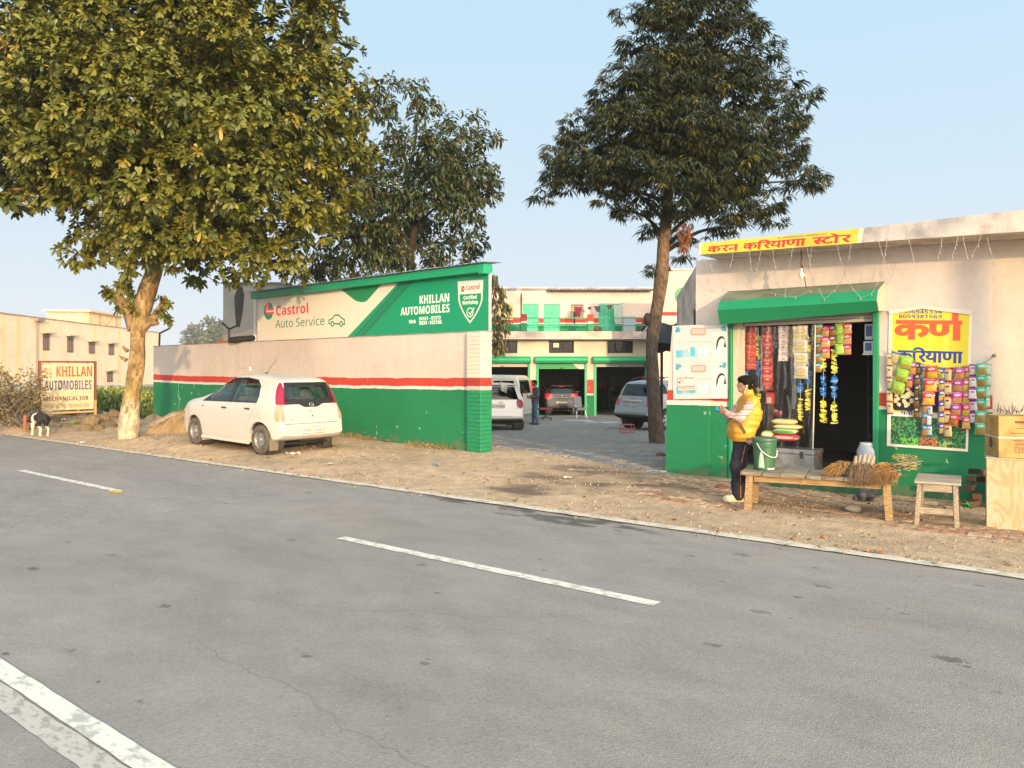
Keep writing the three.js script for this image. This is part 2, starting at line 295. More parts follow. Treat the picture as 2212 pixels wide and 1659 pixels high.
// ---------- boundary wall with its painted sign ----------
{
const sL=WALL.hit(330,745,-0.1)[0],sP=-0.40,top=2.48;
const g=thing('boundary_wall','long pink plastered boundary wall with a red stripe and green base beside the road','wall');WALL.place(g);
const w=sP-sL,yR0=1.34,yR1=1.52,yG=1.27;
const m=wallMat(w,3,sL,-0.5,[[-1,GREEN],[yG+0.5,WHITE],[yR0+0.5,RED],[yR1+0.5,PINK]],{px:2048,seed:3,base:0.5});
part('wall',boxUV(bx(sL,sP,-0.5,top,-0.36,-0.12)),m,g);
part('coping',boxUV(bx(sL,0.0,top,top+0.02,-0.37,-0.11)),MAT.concrete,g);
// brick pillar at the gateway end, every brick its own piece
const core=part('pillar',bx(sP+0.012,-0.012,-0.5,top-0.001,-0.33,-0.010),wallMat(w,3,sL,-0.5,[[-1,GREEN],[yG+0.5,WHITE],[yR0+0.5,RED],[yR1+0.5,PINK]],{px:256,seed:7}),g);
const bw=-sP/2,bd=0.167,bh=0.083,fill=0.0035,brickG=(w2,d2)=>[0,1,2].map((k)=>rbx(-w2/2+fill,w2/2-fill,-bh/2+fill,bh/2-fill,-0.09,k*0.002,0.009,1));
const gm=brickG(bw),gs=brickG(bw/2),gd=brickG(bd);
const bm={g:[std(rgb(0.008,0.20,0.082),0.6),std(rgb(0.008,0.185,0.075),0.6)],r:[MAT.redWall],w:[MAT.whiteWall],p:[std(rgb(0.605,0.505,0.435),0.85),std(rgb(0.59,0.495,0.43),0.85)]};
for(let r=0;r<Math.floor((top+0.45)/bh);r++){
const y=-0.45+(r+0.5)*bh,k=y<yG?'g':y<yR0?'w':y<yR1+0.03?'r':'p',put=(geo,s,d,turn)=>{const b=part('brick',pick(geo),pick(bm[k]),core);b.position.set(s,y,d);b.rotation.y=turn;};
if(r%2){put(gs,sP+bw*0.25,rr(-0.004,0),0);put(gm,sP+bw,rr(-0.004,0),0);put(gs,sP+bw*1.75,rr(-0.004,0),0);}else for(const c of[0.5,1.5])put(gm,sP+bw*c,rr(-0.004,0),0);
for(const c of[0.5,1.5])put(gd,rr(-0.004,0),-bd*c-0.002,Math.PI/2);
}
// sign panel above the wall
const s0=WALL.hit(558,700,SIGN_D)[0],s1=WALL.hit(1056,700,SIGN_D)[0],y0=2.505,y1=3.72,sw=s1-s0,sh=y1-y0;
const PX=2048,PY=Math.round(PX*sh/sw);
const toC=(cx,cy)=>{const[s,y]=WALL.hit(...C4(cx,cy),SIGN_D);return[(s-s0)/sw*PX,(1 -(y-y0)/sh)*PY];};
const signTex=canvasTex(PX,PY,(x)=>{
const path=(pts)=>{x.beginPath();pts.forEach((p,i)=>x[i?'lineTo':'moveTo'](...toC(...p)));x.closePath();};
const fit=(t,a,b,px,font,fill)=>{ // text from point a to b along its baseline
const[ax,ay]=toC(...a),[bx2]=toC(...b);x.font=font.replace('#',px);x.fillStyle=fill;const k=(bx2-ax)/x.measureText(t).width;x.save();x.translate(ax,ay);x.scale(k,1);x.fillText(t,0,0);x.restore();
};
const cream=css(0.70,0.62,0.49),green=css(0.004,0.245,0.118),dk=css(0.012,0.20,0.075),red=css(0.70,0.02,0.03);
x.fillStyle=cream;x.fillRect(0,0,PX,PY);
x.fillStyle=green;path([[1320,235],[2020,150],[2020,660],[885,700]]);x.fill();
x.fillStyle=css(0.008,0.19,0.09);path([[1350,235],[1410,228],[1005,690],[940,695]]);x.fill();
x.fillStyle=css(0.010,0.15,0.068);path([[1405,230],[1440,226],[1018,690],[1000,690]]);x.fill();path([[1345,236],[1362,234],[955,692],[940,694]]);x.fill();
x.fillStyle=dk;{const p=[[790,285],[1195,235],[1040,410],[995,432],[945,405]].map((q)=>toC(...q));x.beginPath();x.moveTo(...p[0]);x.lineTo(...p[1]);x.lineTo(...p[2]);x.quadraticCurveTo(...p[3],...p[4]);x.closePath();x.fill();}
// roundel
const oval=(cx,cy,rx,ry,f)=>{const[a,b]=toC(cx,cy),[a1]=toC(cx+rx,cy),[,b1]=toC(cx,cy+ry);x.fillStyle=f;x.beginPath();x.ellipse(a,b,a1-a,b1-b,0,0,7);x.fill();};
const logo=(cx,cy,rx,ry)=>{
oval(cx,cy,rx,ry,dk);
const P=(u,v)=>toC(cx+u*rx,cy+v*ry);
const stroke=(pts,wd,c)=>{x.strokeStyle=c;x.lineWidth=wd;x.beginPath();pts.forEach((p,i)=>x[i?'lineTo':'moveTo'](...P(...p)));x.stroke();};
const k=(P(1,0)[0]- P(0,0)[0]);
stroke([[-0.1,-1.05],[-0.45,0.0],[-0.3,0.10],[1.15,0.02]],k*0.62,cream);
stroke([[0.12,-0.95],[-0.28,-0.10],[1.1,-0.18]],k*0.26,red);stroke([[-0.28,-1.0],[-0.62,0.10],[-0.5,0.30],[1.1,0.20]],k*0.22,red);
stroke([[-0.05,-1.05],[-0.45,0.02],[1.15,0.0]],k*0.12,cream);
};
logo(250,490,38,70);
fit('Castrol',[305,528],[575,508],PY*0.30,'bold #px sans-serif',red);
fit('Auto Service',[305,628],[702,606],PY*0.25,'#px sans-serif',dk);
{ // outline of a car
x.strokeStyle=dk;x.lineWidth=PX*0.004;x.beginPath();
const c=[[735,590],[735,565],[765,550],[780,526],[812,522],[835,545],[860,560],[862,598]].map((p)=>toC(...p));x.moveTo(...c[0]);for(let i=1;i<c.length;i++)x.lineTo(...c[i]);x.closePath();x.stroke();
for(const q of[763,833]){oval(q,594,15,13,cream);const[a,b]=toC(q,594),[a1]=toC(q+11,594);x.beginPath();x.arc(a,b,a1-a,0,7);x.stroke();}
}
const wt=css(0.85,0.82,0.76);
fit('KHILLAN',[1460,436],[1708,420],PY*0.215,'bold #px sans-serif',wt);fit('AUTOMOBILES',[1312,527],[1708,505],PY*0.20,'bold #px sans-serif',wt);
fit('94161 - 01313',[1460,568],[1635,560],PY*0.10,'bold #px sans-serif',wt);fit('9034 -103106',[1460,604],[1643,595],PY*0.10,'bold #px sans-serif',wt);fit('Mob',[1378,590],[1434,587],PY*0.10,'bold #px sans-serif',wt);
const shield=(i)=>{const p=[[1770+i,252+i],[1978-i,238+i],[1972-i,400],[1945-i,500],[1870,592-i*1.6],[1800+i,505],[1776+i,410]].map((q)=>toC(...q));x.beginPath();x.moveTo(...p[0]);x.lineTo(...p[1]);x.lineTo(...p[2]);x.quadraticCurveTo(...p[3],...p[4]);x.quadraticCurveTo(...p[5],...p[6]);x.closePath();};
x.fillStyle=css(0.50,0.49,0.47);shield(0);x.fill();x.fillStyle=css(0.62,0.60,0.57);shield(4);x.fill();x.fillStyle=css(0.008,0.24,0.10);shield(13);x.fill();
x.save();shield(13);x.clip();x.fillStyle=css(0.66,0.63,0.58);path([[1760,230],[1990,220],[1990,345],[1760,360]]);x.fill();x.restore();
logo(1812,313,15,25);fit('Castrol',[1838,325],[1950,316],PY*0.115,'bold #px sans-serif',red);
fit('Certified',[1817,400],[1925,393],PY*0.09,'bold #px sans-serif',wt);fit('Workshop',[1808,442],[1935,434],PY*0.09,'bold #px sans-serif',wt);
{const[a,b]=toC(1870,502),[a1]=toC(1895,502);x.strokeStyle=wt;x.lineWidth=4;x.beginPath();x.arc(a,b,a1-a,0,7);x.stroke();x.lineWidth=6;x.beginPath();[[1860,500],[1873,518],[1905,462]].forEach((p,i)=>x[i?'lineTo':'moveTo'](...toC(...p)));x.stroke();}
// faint scuffs of road dust
for(let k=0;k<260;k++){x.fillStyle=`rgba(${120 + rnd() * 60},${105 + rnd() * 50},${80 + rnd() * 40},${0.05 + rnd() * 0.10})`;x.fillRect(rnd()*PX,rnd()*PY,1+rnd()*5,1+rnd()*2);}
});
const sg=thing('sign_board','wide cream and green workshop sign with red lettering mounted along the boundary wall','sign');WALL.place(sg);
const face=new THREE.BoxGeometry(sw,sh,0.05);face.translate((s0+s1)/2,(y0+y1)/2,SIGN_D-0.025);
const blank=std(rgb(0.62,0.60,0.56),0.6),front=std(0xffffff,0.42,{map:signTex});
part('panel',face,[blank,blank,blank,blank,front,blank],sg);
part('frame',J(bx(s0-0.02,s1+0.02,y0-0.022,y0-0.001,SIGN_D-0.055,SIGN_D+0.01),bx(s1+0.001,s1+0.02,y0,y1,SIGN_D-0.055,SIGN_D+0.01),bx(s0-0.02,s0-0.001,y0,y1,SIGN_D-0.055,SIGN_D+0.01),bx(s0,s1,y1,y1+0.02,SIGN_D-0.055,SIGN_D-0.005)),std(rgb(0.62,0.56,0.48),0.6),sg);
const f0=WALL.hit(541,636,SIGN_D+0.18)[0],f1=WALL.hit(1045,590,SIGN_D+0.18)[0];
part('fascia',J(rbx(f0,f1,3.69,3.86,SIGN_D-0.08,SIGN_D+0.18,0.01)),std(rgb(0.010,0.27,0.13),0.45),sg);
part('fascia_return',rbx(f1-0.16,f1+0.008,3.655,3.85,SIGN_D-0.02,SIGN_D+0.188,0.008),std(rgb(0.010,0.30,0.15),0.45),sg);
// ribbed tin roofing lying over the fascia, one sheet after another
const ribs=(x0,x1,z0,z1,y,slope)=>{const n=Math.round((x1-x0)/0.025);return gridGeo(n,1,(u,v)=>{const x=lerp(x0,x1,u),ph=((x-x0)/0.2)%1;return[x,y+(ph>0.78?0.032*Math.sin((ph-0.78)/0.22*Math.PI):0)+v*slope,lerp(z1,z0,v)];});};
const n=7;for(let k=0;k<n;k++){const a=lerp(f0-0.10,f1+0.02,k/n),b=lerp(f0-0.10,f1+0.02,(k+1)/n)+0.03;const t=part('roof_sheet',ribs(a,b,SIGN_D-0.35,SIGN_D+0.25+rr(-0.01,0.015),3.872+(k%2)*0.003,0.05),MAT.tin,sg);t.rotation.z=0;}
// shed posts behind the panel
for(const s of[s0+0.3,(s0+s1)/2,s1-0.3])part('post',rod([s,-0.3,SIGN_D-0.12],[s,3.86,SIGN_D-0.12],0.035,0.035,8),MAT.iron,sg);
}
{ // dark pole by the right end of the sign, and thin white mast at its left end
const p=at(1055,700,16.3);
solo('post',J(rod([p.x,-0.1,p.z],[p.x+0.03,3.55,p.z],0.06,0.055,10),bx(-0.04,0.04,0,0.05,-0.04,0.04).translate(p.x+0.03,3.55,p.z)),MAT.black,'tall black iron post behind the right end of the green sign','post');
const q=at(550,700,23.4);
solo('mast',J(rod([q.x,1.0,q.z],[q.x,4.75,q.z],0.035,0.03,8),bx(-0.05,0.05,2.55,2.75,-0.05,0.05).translate(q.x,0,q.z)),std(rgb(0.6,0.6,0.6),0.4),'thin white pipe mast standing behind the left end of the sign','mast');
}
{ // Y-shaped and bent iron fence posts along the top of the wall
const a=WALL.hit(343,745,-0.2),b=WALL.hit(495,738,-0.24);
const P=(px,py,d)=>{const h=WALL.hit(px,py,d);return WALL.world(h[0],h[1],d);};
solo('fence_post',J(rod(P(344,748,-0.2),P(345,720,-0.2),0.035,0.035,6),rod(P(345,720,-0.2),P(365,710,-0.2),0.03,0.03,6)),MAT.iron,'bent rusty angle iron post on the far left end of the wall','fence post');
solo('fence_post',J(rod(P(495,737,-0.24),P(495,711,-0.24),0.035,0.035,6),rod(P(495,711,-0.24),P(480,697,-0.24),0.03,0.03,6),rod(P(495,711,-0.24),P(515,702,-0.24),0.03,0.03,6)),MAT.iron,'rusty Y shaped iron post on the wall in front of the grey tower','fence post');
const t=P(522,737,-0.26);const tyre=solo('tyre',new THREE.TorusGeometry(0.30,0.085,10,28).rotateX(Math.PI/2+0.12).translate(0,0.09,0),MAT.rubber,'black worn tyre lying on top of the wall beside the sign','tyre');tyre.position.set(t.x,2.5,t.z);
const rub=thing('brick_scraps','few broken bricks left on top of the wall beside the Y post','brick scraps',P(483,739,-0.24));
for(let k=0;k<5;k++){const m=part('brick',rbx(-0.11,0.11,0,0.07,-0.05,0.05,0.012,1),std(rgb(0.26,0.12,0.07),0.9),rub);m.position.set(rr(-0.25,0.25),k>3?0.07:0,rr(-0.06,0.06));m.rotation.y=rr(0,3);m.position.y+=2.505-rub.position.y;}
// loose cable drooping down the wall to a small white socket
const w1=WALL.hit(...C2(1890,660),-0.1),w2=WALL.hit(...C2(1975,868),-0.1),w3=WALL.hit(...C3(945,235),-0.1);
const cab=thing('cable','thin loose cable hanging down the pink wall to a small white socket','cable');WALL.place(cab);
part('wire',tube([[w1[0],w1[1],-0.112],[lerp(w1[0],w2[0],0.5)+0.05,lerp(w1[1],w2[1],0.5),-0.11],[w2[0],w2[1],-0.11],[w3[0],w3[1]+0.02,-0.11]],0.005,30,5),std(rgb(0.4,0.37,0.33),0.7),cab);
part('wire',tube([[w3[0]- 0.05,2.45,-0.108],[w3[0]+0.02,w3[1]+0.4,-0.11],[w3[0],w3[1],-0.11]],0.004,20,5),std(rgb(0.35,0.3,0.25),0.7),cab);
part('socket',rbx(w3[0]- 0.035,w3[0]+0.035,w3[1]- 0.07,w3[1]+0.05,-0.12,-0.085,0.01),MAT.whitePlastic,cab);
}
{ // grey cement tower behind the wall
const a=at(482,700,29),b=at(600,700,29),Wd=2.35;
const g=thing('cement_tower','weathered grey cement stair tower with a pale base behind the left end of the sign','building',[a.x,0,a.z],YAW);
const Hh=EYE+(HY-613)/FL*29,pale=EYE+(HY-705)/FL*29;
const t=wallMat(Wd,Hh+1,0,-1,[[-1,[0.52,0.42,0.35]],[pale+1,[0.36,0.34,0.31]]],{px:512,seed:71,wobble:0.8,base:-5});
part('wall',bx(0,Wd,-1,Hh,-2.2,0),t,g);part('roof_slab',bx(-0.06,Wd+0.06,Hh+0.001,Hh+0.06,-2.26,0.06),MAT.concrete,g);
const c1=at(515,640,29);
const st=new THREE.Shape();[[0.48,pale+0.05],[0.42,pale+1.1],[0.55,Hh-0.14],[0.72,Hh-0.10],[0.80,pale+1.2],[0.74,pale+0.5],[0.62,pale-0.05]].forEach((p,i)=>st[i?'lineTo':'moveTo'](...p));
part('damp_stain',new THREE.ShapeGeometry(st).translate(0,0,0.004),std(rgb(0.055,0.055,0.055),0.8,{map:rep(T_PATCH,1)}),g);
part('pipe',rod([1.6,Hh-0.35,0.02],[2.5,Hh-0.30,0.02],0.02),MAT.iron,g);
}
// ---------- workshop building across the end of the yard ----------
{
const g=thing('workshop_building','two storey cream workshop with green shutters across the end of the yard','building');GAR.place(g);
const S=(x,y,d=0)=>GAR.hit(...C5(x,y),d),base=-0.62,xl=-6.5,xr=8.2;
const yWin0=S(0,708)[1],yWin1=S(0,612)[1],ySlab0=S(0,598,0.55)[1],ySlab1=S(0,537,0.55)[1],yOpen=S(0,815)[1],yBox0=S(0,785)[1],yBox1=S(0,733)[1];
const bays=[[-60,372],[418,815],[868,1285],[1330,1600]].map(([a,b])=>[S(a,1000)[0],S(b,1000)[0]]);
const yg=S(0,1035)[1],yr=S(0,1000)[1],ys=S(0,1040)[1];
const pm=wallMat(14.7,5,xl,-1,[[-1,GREEN],[yg+1,WHITE],[yg+1.09,RED],[yg+1.75,[0.68,0.54,0.42]]],{px:1024,seed:81,base:0.4,wobble:0.02});
// piers between the bays and the wall over them
let x=xl;for(const[a,b]of bays){if(a>x)part('pier',bx(x,a,-1,yBox0-0.001,-0.35,0),pm,g);x=b;}if(x<xr)part('pier',bx(x,xr,-1,yBox0-0.001,-0.35,0),pm,g);
const wins=[[90,272],[518,714],[976,1175]].map(([a,b])=>[S(a,650)[0],S(b,650)[0]]);
part('wall',bx(xl,xr,yBox0,yWin0,-0.35,0),pm,g);x=xl;for(const[a,b]of[...wins,[xr,xr]]){if(a>x)part('wall',bx(x,a,yWin0+0.001,yWin1,-0.35,0),pm,g);x=b;}part('wall',bx(xl,xr,yWin1+0.001,ySlab1-0.05,-0.35,0),pm,g);
for(const[a,b]of wins){
const w=part('window',J(bx(a,b,yWin0,yWin0+0.035,-0.2,-0.14),bx(a,b,yWin1-0.035,yWin1,-0.2,-0.14),...[0,0.33,0.66,1].map((t)=>bx(lerp(a,b-0.03,t),lerp(a,b-0.03,t)+0.03,yWin0+0.036,yWin1-0.036,-0.19,-0.15))),std(rgb(0.07,0.055,0.05),0.6),g);
part('grille',J(...Array.from({length:14},(_,i)=>rod([lerp(a,b,(i+0.5)/14),yWin0,-0.13],[lerp(a,b,(i+0.5)/14),yWin1,-0.13],0.008,0.008,5)),...[0.25,0.5,0.75].map((t)=>rod([a,lerp(yWin0,yWin1,t),-0.13],[b,lerp(yWin0,yWin1,t),-0.13],0.008,0.008,5))),std(rgb(0.10,0.085,0.075),0.6),w);
part('pane',bx(a,b,yWin0,yWin1,-0.26,-0.25),std(rgb(0.02,0.02,0.022),0.15),w);
}
bays.forEach(([a,b],i)=>{
const box=part('shutter_box',poly([[0,yBox0],[0.30,yBox0],[0.36,yBox0+0.12],[0.33,yBox1-0.1],[0.24,yBox1],[0,yBox1]],b-a+0.08).rotateY(-Math.PI/2).translate(b+0.04 -(b-a+0.08)*0,0,0.001),MAT.greenMetal,g);
box.geometry.computeBoundingBox();box.position.x=(a+b)/2 -(box.geometry.boundingBox.min.x+box.geometry.boundingBox.max.x)/2;
part('door_frame',bx(a,a+0.13,-1,yBox0-0.002,-0.10,0.04),MAT.greenGloss,g);part('door_frame',bx(b-0.11,b,-1,yBox0-0.002,-0.10,0.04),MAT.greenGloss,g);
const sh=part('shutter',J(...Array.from({length:4},(_,k)=>rbx(a+0.131,b-0.111,yOpen -(i===1?0.10:0)+k*0.08,yOpen -(i===1?0.10:0)+k*0.08+0.076,-0.07,-0.03,0.012,1))),i===1?std(rgb(0.02,0.30,0.08),0.4):std(rgb(0.55,0.48,0.40),0.5),g);
if(i===1){const e=new THREE.Shape();const q=yOpen-0.10;e.moveTo(lerp(a,b,0.70),q+0.30);e.lineTo(b-0.112,q+0.30);e.lineTo(b-0.112,q);e.lineTo(lerp(a,b,0.84),q);part('shutter_patch',new THREE.ShapeGeometry(e).translate(0,0,-0.024),std(rgb(0.62,0.55,0.46),0.5),sh);}
part('handle',rbx((a+b)/2-0.06,(a+b)/2+0.06,yOpen -(i===1?0.08:-0.02),yOpen -(i===1?0.08:-0.02)+0.04,-0.024,0.0,0.01),MAT.iron,sh);
});
// dark rooms behind the shutters
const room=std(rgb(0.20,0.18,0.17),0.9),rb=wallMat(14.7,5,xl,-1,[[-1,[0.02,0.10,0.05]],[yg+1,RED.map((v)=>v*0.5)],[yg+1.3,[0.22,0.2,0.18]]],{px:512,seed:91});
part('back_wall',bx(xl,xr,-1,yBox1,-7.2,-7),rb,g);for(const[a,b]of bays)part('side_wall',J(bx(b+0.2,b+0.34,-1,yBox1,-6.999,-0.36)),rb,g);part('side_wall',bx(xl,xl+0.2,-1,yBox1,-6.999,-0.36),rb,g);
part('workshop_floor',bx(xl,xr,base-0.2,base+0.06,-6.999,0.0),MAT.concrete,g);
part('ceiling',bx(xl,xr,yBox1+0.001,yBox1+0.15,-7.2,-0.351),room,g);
// tools and racks inside
const rk=part('rack',J(...[0.5,1.1,1.7].map((y)=>bx(bays[2][0]+1.5,bays[2][1]- 0.2,base+y,base+y+0.04,-6.6,-6.1)),...[1.5,2.2].map((q)=>bx(bays[2][0]+q,bays[2][0]+q+0.05,base+0.06,base+1.9,-6.6,-6.1))),std(rgb(0.12,0.13,0.16),0.5),g);
for(let k=0;k<14;k++)part('tool_box',rbx(-0.12,0.12,0,0.2,-0.1,0.1,0.02),std(pick([rgb(0.3,0.03,0.02),rgb(0.1,0.14,0.3),rgb(0.2,0.2,0.2),rgb(0.3,0.2,0.02)]),0.6),rk).position.set(bays[2][0]+rr(1.6,2.3),base+[0.54,1.14,1.74][k%3],-6.3+rr(-0.1,0.1));
// deck slab, deck posts and rails
part('deck_slab',bx(xl,xr,ySlab0,ySlab1,-2.6,0.55),paint(rgb(0.70,0.56,0.47),0.85,3),g);
part('drip_edge',bx(xl,xr,ySlab0-0.02,ySlab0-0.001,-0.001,0.52),MAT.concrete,g);
const pst=(x0,x1,top)=>{const a=S(x0,500,0.4)[0],b=S(x1,500,0.4)[0],y=S(0,top,0.4)[1];part('deck_post',bx(a,b,ySlab1+0.001,y-0.45,0.15,0.45),MAT.greenWall,g);part('deck_post_band',bx(a,b,y-0.449,y-0.34,0.15,0.45),MAT.whiteWall,g);part('deck_post_cap',bx(a,b,y-0.339,y,0.15,0.45),MAT.redWall,g);};
pst(300,348,402);pst(823,868,405);
for(const y of[432,490]){const q=S(0,y,0.4)[1];part('rail',rod([xl,q,0.3],[S(1305,y,0.3)[0],q,0.3],0.028,0.028,8),std(rgb(0.03,0.33,0.17),0.5),g);}
// upper storey, set back on the deck
const U=(x,y)=>GUP.hit(...C5(x,y)),back=-1.8,uTop=U(0,222)[1],yb0=U(0,468)[1],yb1=U(0,436)[1];
const um=wallMat(14.7,4,xl,ySlab1,[[-1,GREEN],[yb0-ySlab1-0.07,WHITE],[yb0-ySlab1,RED],[yb1-ySlab1,[0.70,0.55,0.47]]],{px:1024,seed:101,base:-9,wobble:0.02});
const doors=[[312,438],[478,604],[908,1036]].map(([a,b])=>[U(a,400)[0],U(b,400)[0]]),dTop=U(0,322)[1],w3=[U(688,400)[0],U(790,400)[0]],wy=[U(0,442)[1],U(0,322)[1]];
const holes=[...doors.map((q)=>[...q,ySlab1,dTop]),[...w3,...wy]].sort((a,b)=>a[0]- b[0]);
x=xl;for(const[a,b,y0,y1]of[...holes,[xr,xr,0,0]]){part('upper_wall',bx(x,a,ySlab1+0.001,uTop,back-0.23,back),um,g);if(b>a){part('upper_wall',bx(a,b,y1,uTop,back-0.23,back),um,g);if(y0>ySlab1+0.1)part('upper_wall',bx(a,b,ySlab1+0.001,y0,back-0.23,back),um,g);}x=b;}
for(const[a,b]of doors){const d=part('door',J(rbx(a+0.03,(a+b)/2-0.008,ySlab1+0.02,dTop-0.03,back-0.1,back-0.05,0.01),rbx((a+b)/2+0.008,b-0.03,ySlab1+0.02,dTop-0.03,back-0.1,back-0.05,0.01),bx(a,a+0.029,ySlab1+0.01,dTop,back-0.14,back-0.02),bx(b-0.029,b,ySlab1+0.01,dTop,back-0.14,back-0.02)),std(rgb(0.02,0.40,0.22),0.38),g);part('latch',rbx((a+b)/2-0.05,(a+b)/2+0.05,ySlab1+1.0,ySlab1+1.03,back-0.049,back-0.03,0.008),MAT.iron,d);}
const gw=part('window',J(bx(w3[0],w3[1],wy[0],wy[0]+0.05,back-0.12,back-0.03),bx(w3[0],w3[1],wy[1]- 0.05,wy[1],back-0.12,back-0.03),...[0,0.5,1].map((t)=>bx(lerp(w3[0],w3[1]- 0.05,t),lerp(w3[0],w3[1]- 0.05,t)+0.05,wy[0]+0.051,wy[1]- 0.051,back-0.12,back-0.03))),std(rgb(0.20,0.10,0.05),0.6),g);
part('pane',bx(w3[0],w3[1],wy[0],wy[1],back-0.2,back-0.19),std(rgb(0.42,0.27,0.06),0.5),gw);
part('grille',J(...Array.from({length:7},(_,i)=>rod([lerp(w3[0],w3[1],(i+0.5)/7),wy[0],back-0.02],[lerp(w3[0],w3[1],(i+0.5)/7),wy[1],back-0.02],0.009,0.009,5)),...Array.from({length:8},(_,i)=>rod([w3[0],lerp(wy[0],wy[1],(i+0.5)/8),back-0.02],[w3[1],lerp(wy[0],wy[1],(i+0.5)/8),back-0.02],0.008,0.008,5))),std(rgb(0.6,0.55,0.5),0.5),gw);
// corrugated eave sheet and the broken parapet above it
const e0=U(505,230)[0],e1=U(1330,230)[0];
part('eave_sheet',gridGeo(240,1,(u,v)=>[lerp(e0,e1,u),uTop-0.02+0.03*Math.sin(u*240*0.9)+v*0.12,lerp(back+0.42,back-0.2,v)]),std(rgb(0.13,0.12,0.11),0.7),g);
part('upper_roof',bx(xl,xr,uTop+0.001,uTop+0.14,back-5,back-0.02),MAT.concrete,g);
for(const[a,b,t]of[[-300,225,190],[278,556,190],[590,800,193],[905,1150,190],[1215,1330,190]])part('parapet',bx(U(a,0)[0],U(b,0)[0],uTop+0.141,U(0,t)[1],back-0.34,back-0.14),paint(rgb(0.72,0.56,0.49),0.9,2),g);
part('parapet',poly([[U(800,0)[0],uTop+0.14],[U(906,0)[0],uTop+0.14],[U(905,0)[0],U(0,184)[1]],[U(880,0)[0],U(0,200)[1]],[U(835,0)[0],U(0,186)[1]],[U(802,0)[0],U(0,204)[1]]],0.2).translate(0,0,back-0.14),paint(rgb(0.5,0.4,0.34),0.9,1),g);
part('drain_pipe',rod([U(303,0)[0],ySlab1,back+0.05],[U(303,0)[0],U(0,240)[1],back+0.05],0.03),MAT.iron,g);
// things kept on the deck
const hang=(name,label,cat,pts,m,d=0.0)=>{const f=pts.map((p)=>U(...p));const o=solo(name,gridGeo(10,12,(u,v)=>{const tx=lerp(f[0][0],f[1][0],u),bxx=lerp(f[3][0],f[2][0],u),ty=lerp(f[0][1],f[1][1],u),by=lerp(f[3][1],f[2][1],u);return[lerp(tx,bxx,v),lerp(ty,by,v),back+0.55+d+0.035*Math.sin(u*13+v*2)*v];}),m,label,cat);GAR.place(o);return o;};
const cloth=(r,gg,b)=>std(rgb(r,gg,b),0.9,{side:THREE.DoubleSide});
hang('cloth','maroon cloth hung over the deck rail in front of the barred window','laundry',[[704,356],[762,358],[750,442],[712,425]],cloth(0.16,0.015,0.05),0.3);
hang('trousers','dark blue trousers hanging below the maroon cloth on the deck','laundry',[[696,392],[716,398],[712,486],[700,486]],cloth(0.02,0.02,0.04),0.4);
hang('garment','small purple garment on the washing line between window and right door','laundry',[[810,354],[842,354],[838,376],[812,372]],cloth(0.13,0.025,0.07));
hang('shawl','grey violet shawl drooping from the washing line beside the right door','laundry',[[860,349],[910,346],[908,398],[876,388]],cloth(0.10,0.075,0.11));
hang('towel','pale grey towel hanging on the deck right of the right green door','laundry',[[1014,332],[1084,326],[1082,470],[1018,476]],cloth(0.36,0.42,0.38));
hang('shoulder_bag','brown patterned bag hung against the top of the right green door','bag',[[958,340],[1003,337],[996,366],[968,370]],cloth(0.20,0.06,0.04),-0.1);
hang('tarpaulin','yellow cream tarpaulin hung at the left end of the deck','tarpaulin',[[120,330],[240,314],[238,455],[125,450]],cloth(0.62,0.45,0.22));
const wl=solo('washing_line',tube([[U(830,352)[0],U(830,352)[1],back+0.55],[U(1000,340)[0],U(1000,340)[1],back+0.55],[U(1330,280)[0],U(1330,280)[1],back+0.6]],0.008,24,5),MAT.wire,'thin washing line strung above the deck towards the tree','washing line');GAR.place(wl);
// scrap panels leaning at the right end of the deck
const scrap=[['vehicle_scrap','dark vehicle panel',rgb(0.03,0.03,0.035)],['vehicle_scrap','silver vehicle panel',rgb(0.3,0.3,0.32)],['vehicle_scrap','red edged vehicle panel',rgb(0.22,0.04,0.03)],['vehicle_scrap','black vehicle panel',rgb(0.015,0.015,0.018)]];
scrap.forEach(([n,l,c],i)=>{const o=solo(n,rbx(-0.05,0.05,0,1.15,-0.5,0.5,0.03),std(c,0.35),`${l} leaning ${['first', 'second', 'third', 'last'][i]} in the row at the right end of the deck`,'vehicle panel','scrap panels leaning on the deck');const p=GAR.world(U(1190+i*32,500)[0],ySlab1,back+0.9);o.position.copy(p);o.rotation.set(0,GAR.a,-0.62);});
const bxo=solo('crate',rbx(-0.3,0.3,0,0.8,-0.2,0.2,0.02),std(rgb(0.32,0.36,0.42),0.6),'pale blue grey crate standing on the deck under the towel','crate');bxo.position.copy(GAR.world(U(1115,500)[0],ySlab1,back+1.2));bxo.rotation.y=GAR.a;
const sk=solo('sack',new THREE.SphereGeometry(0.22,14,10).scale(1.1,0.9,0.9).translate(0,0.18,0),std(rgb(0.12,0.08,0.05),0.9),'brown bundle on the deck left of the right green door','bundle');sk.position.copy(GAR.world(U(885,500)[0],ySlab1,back+0.7));
}
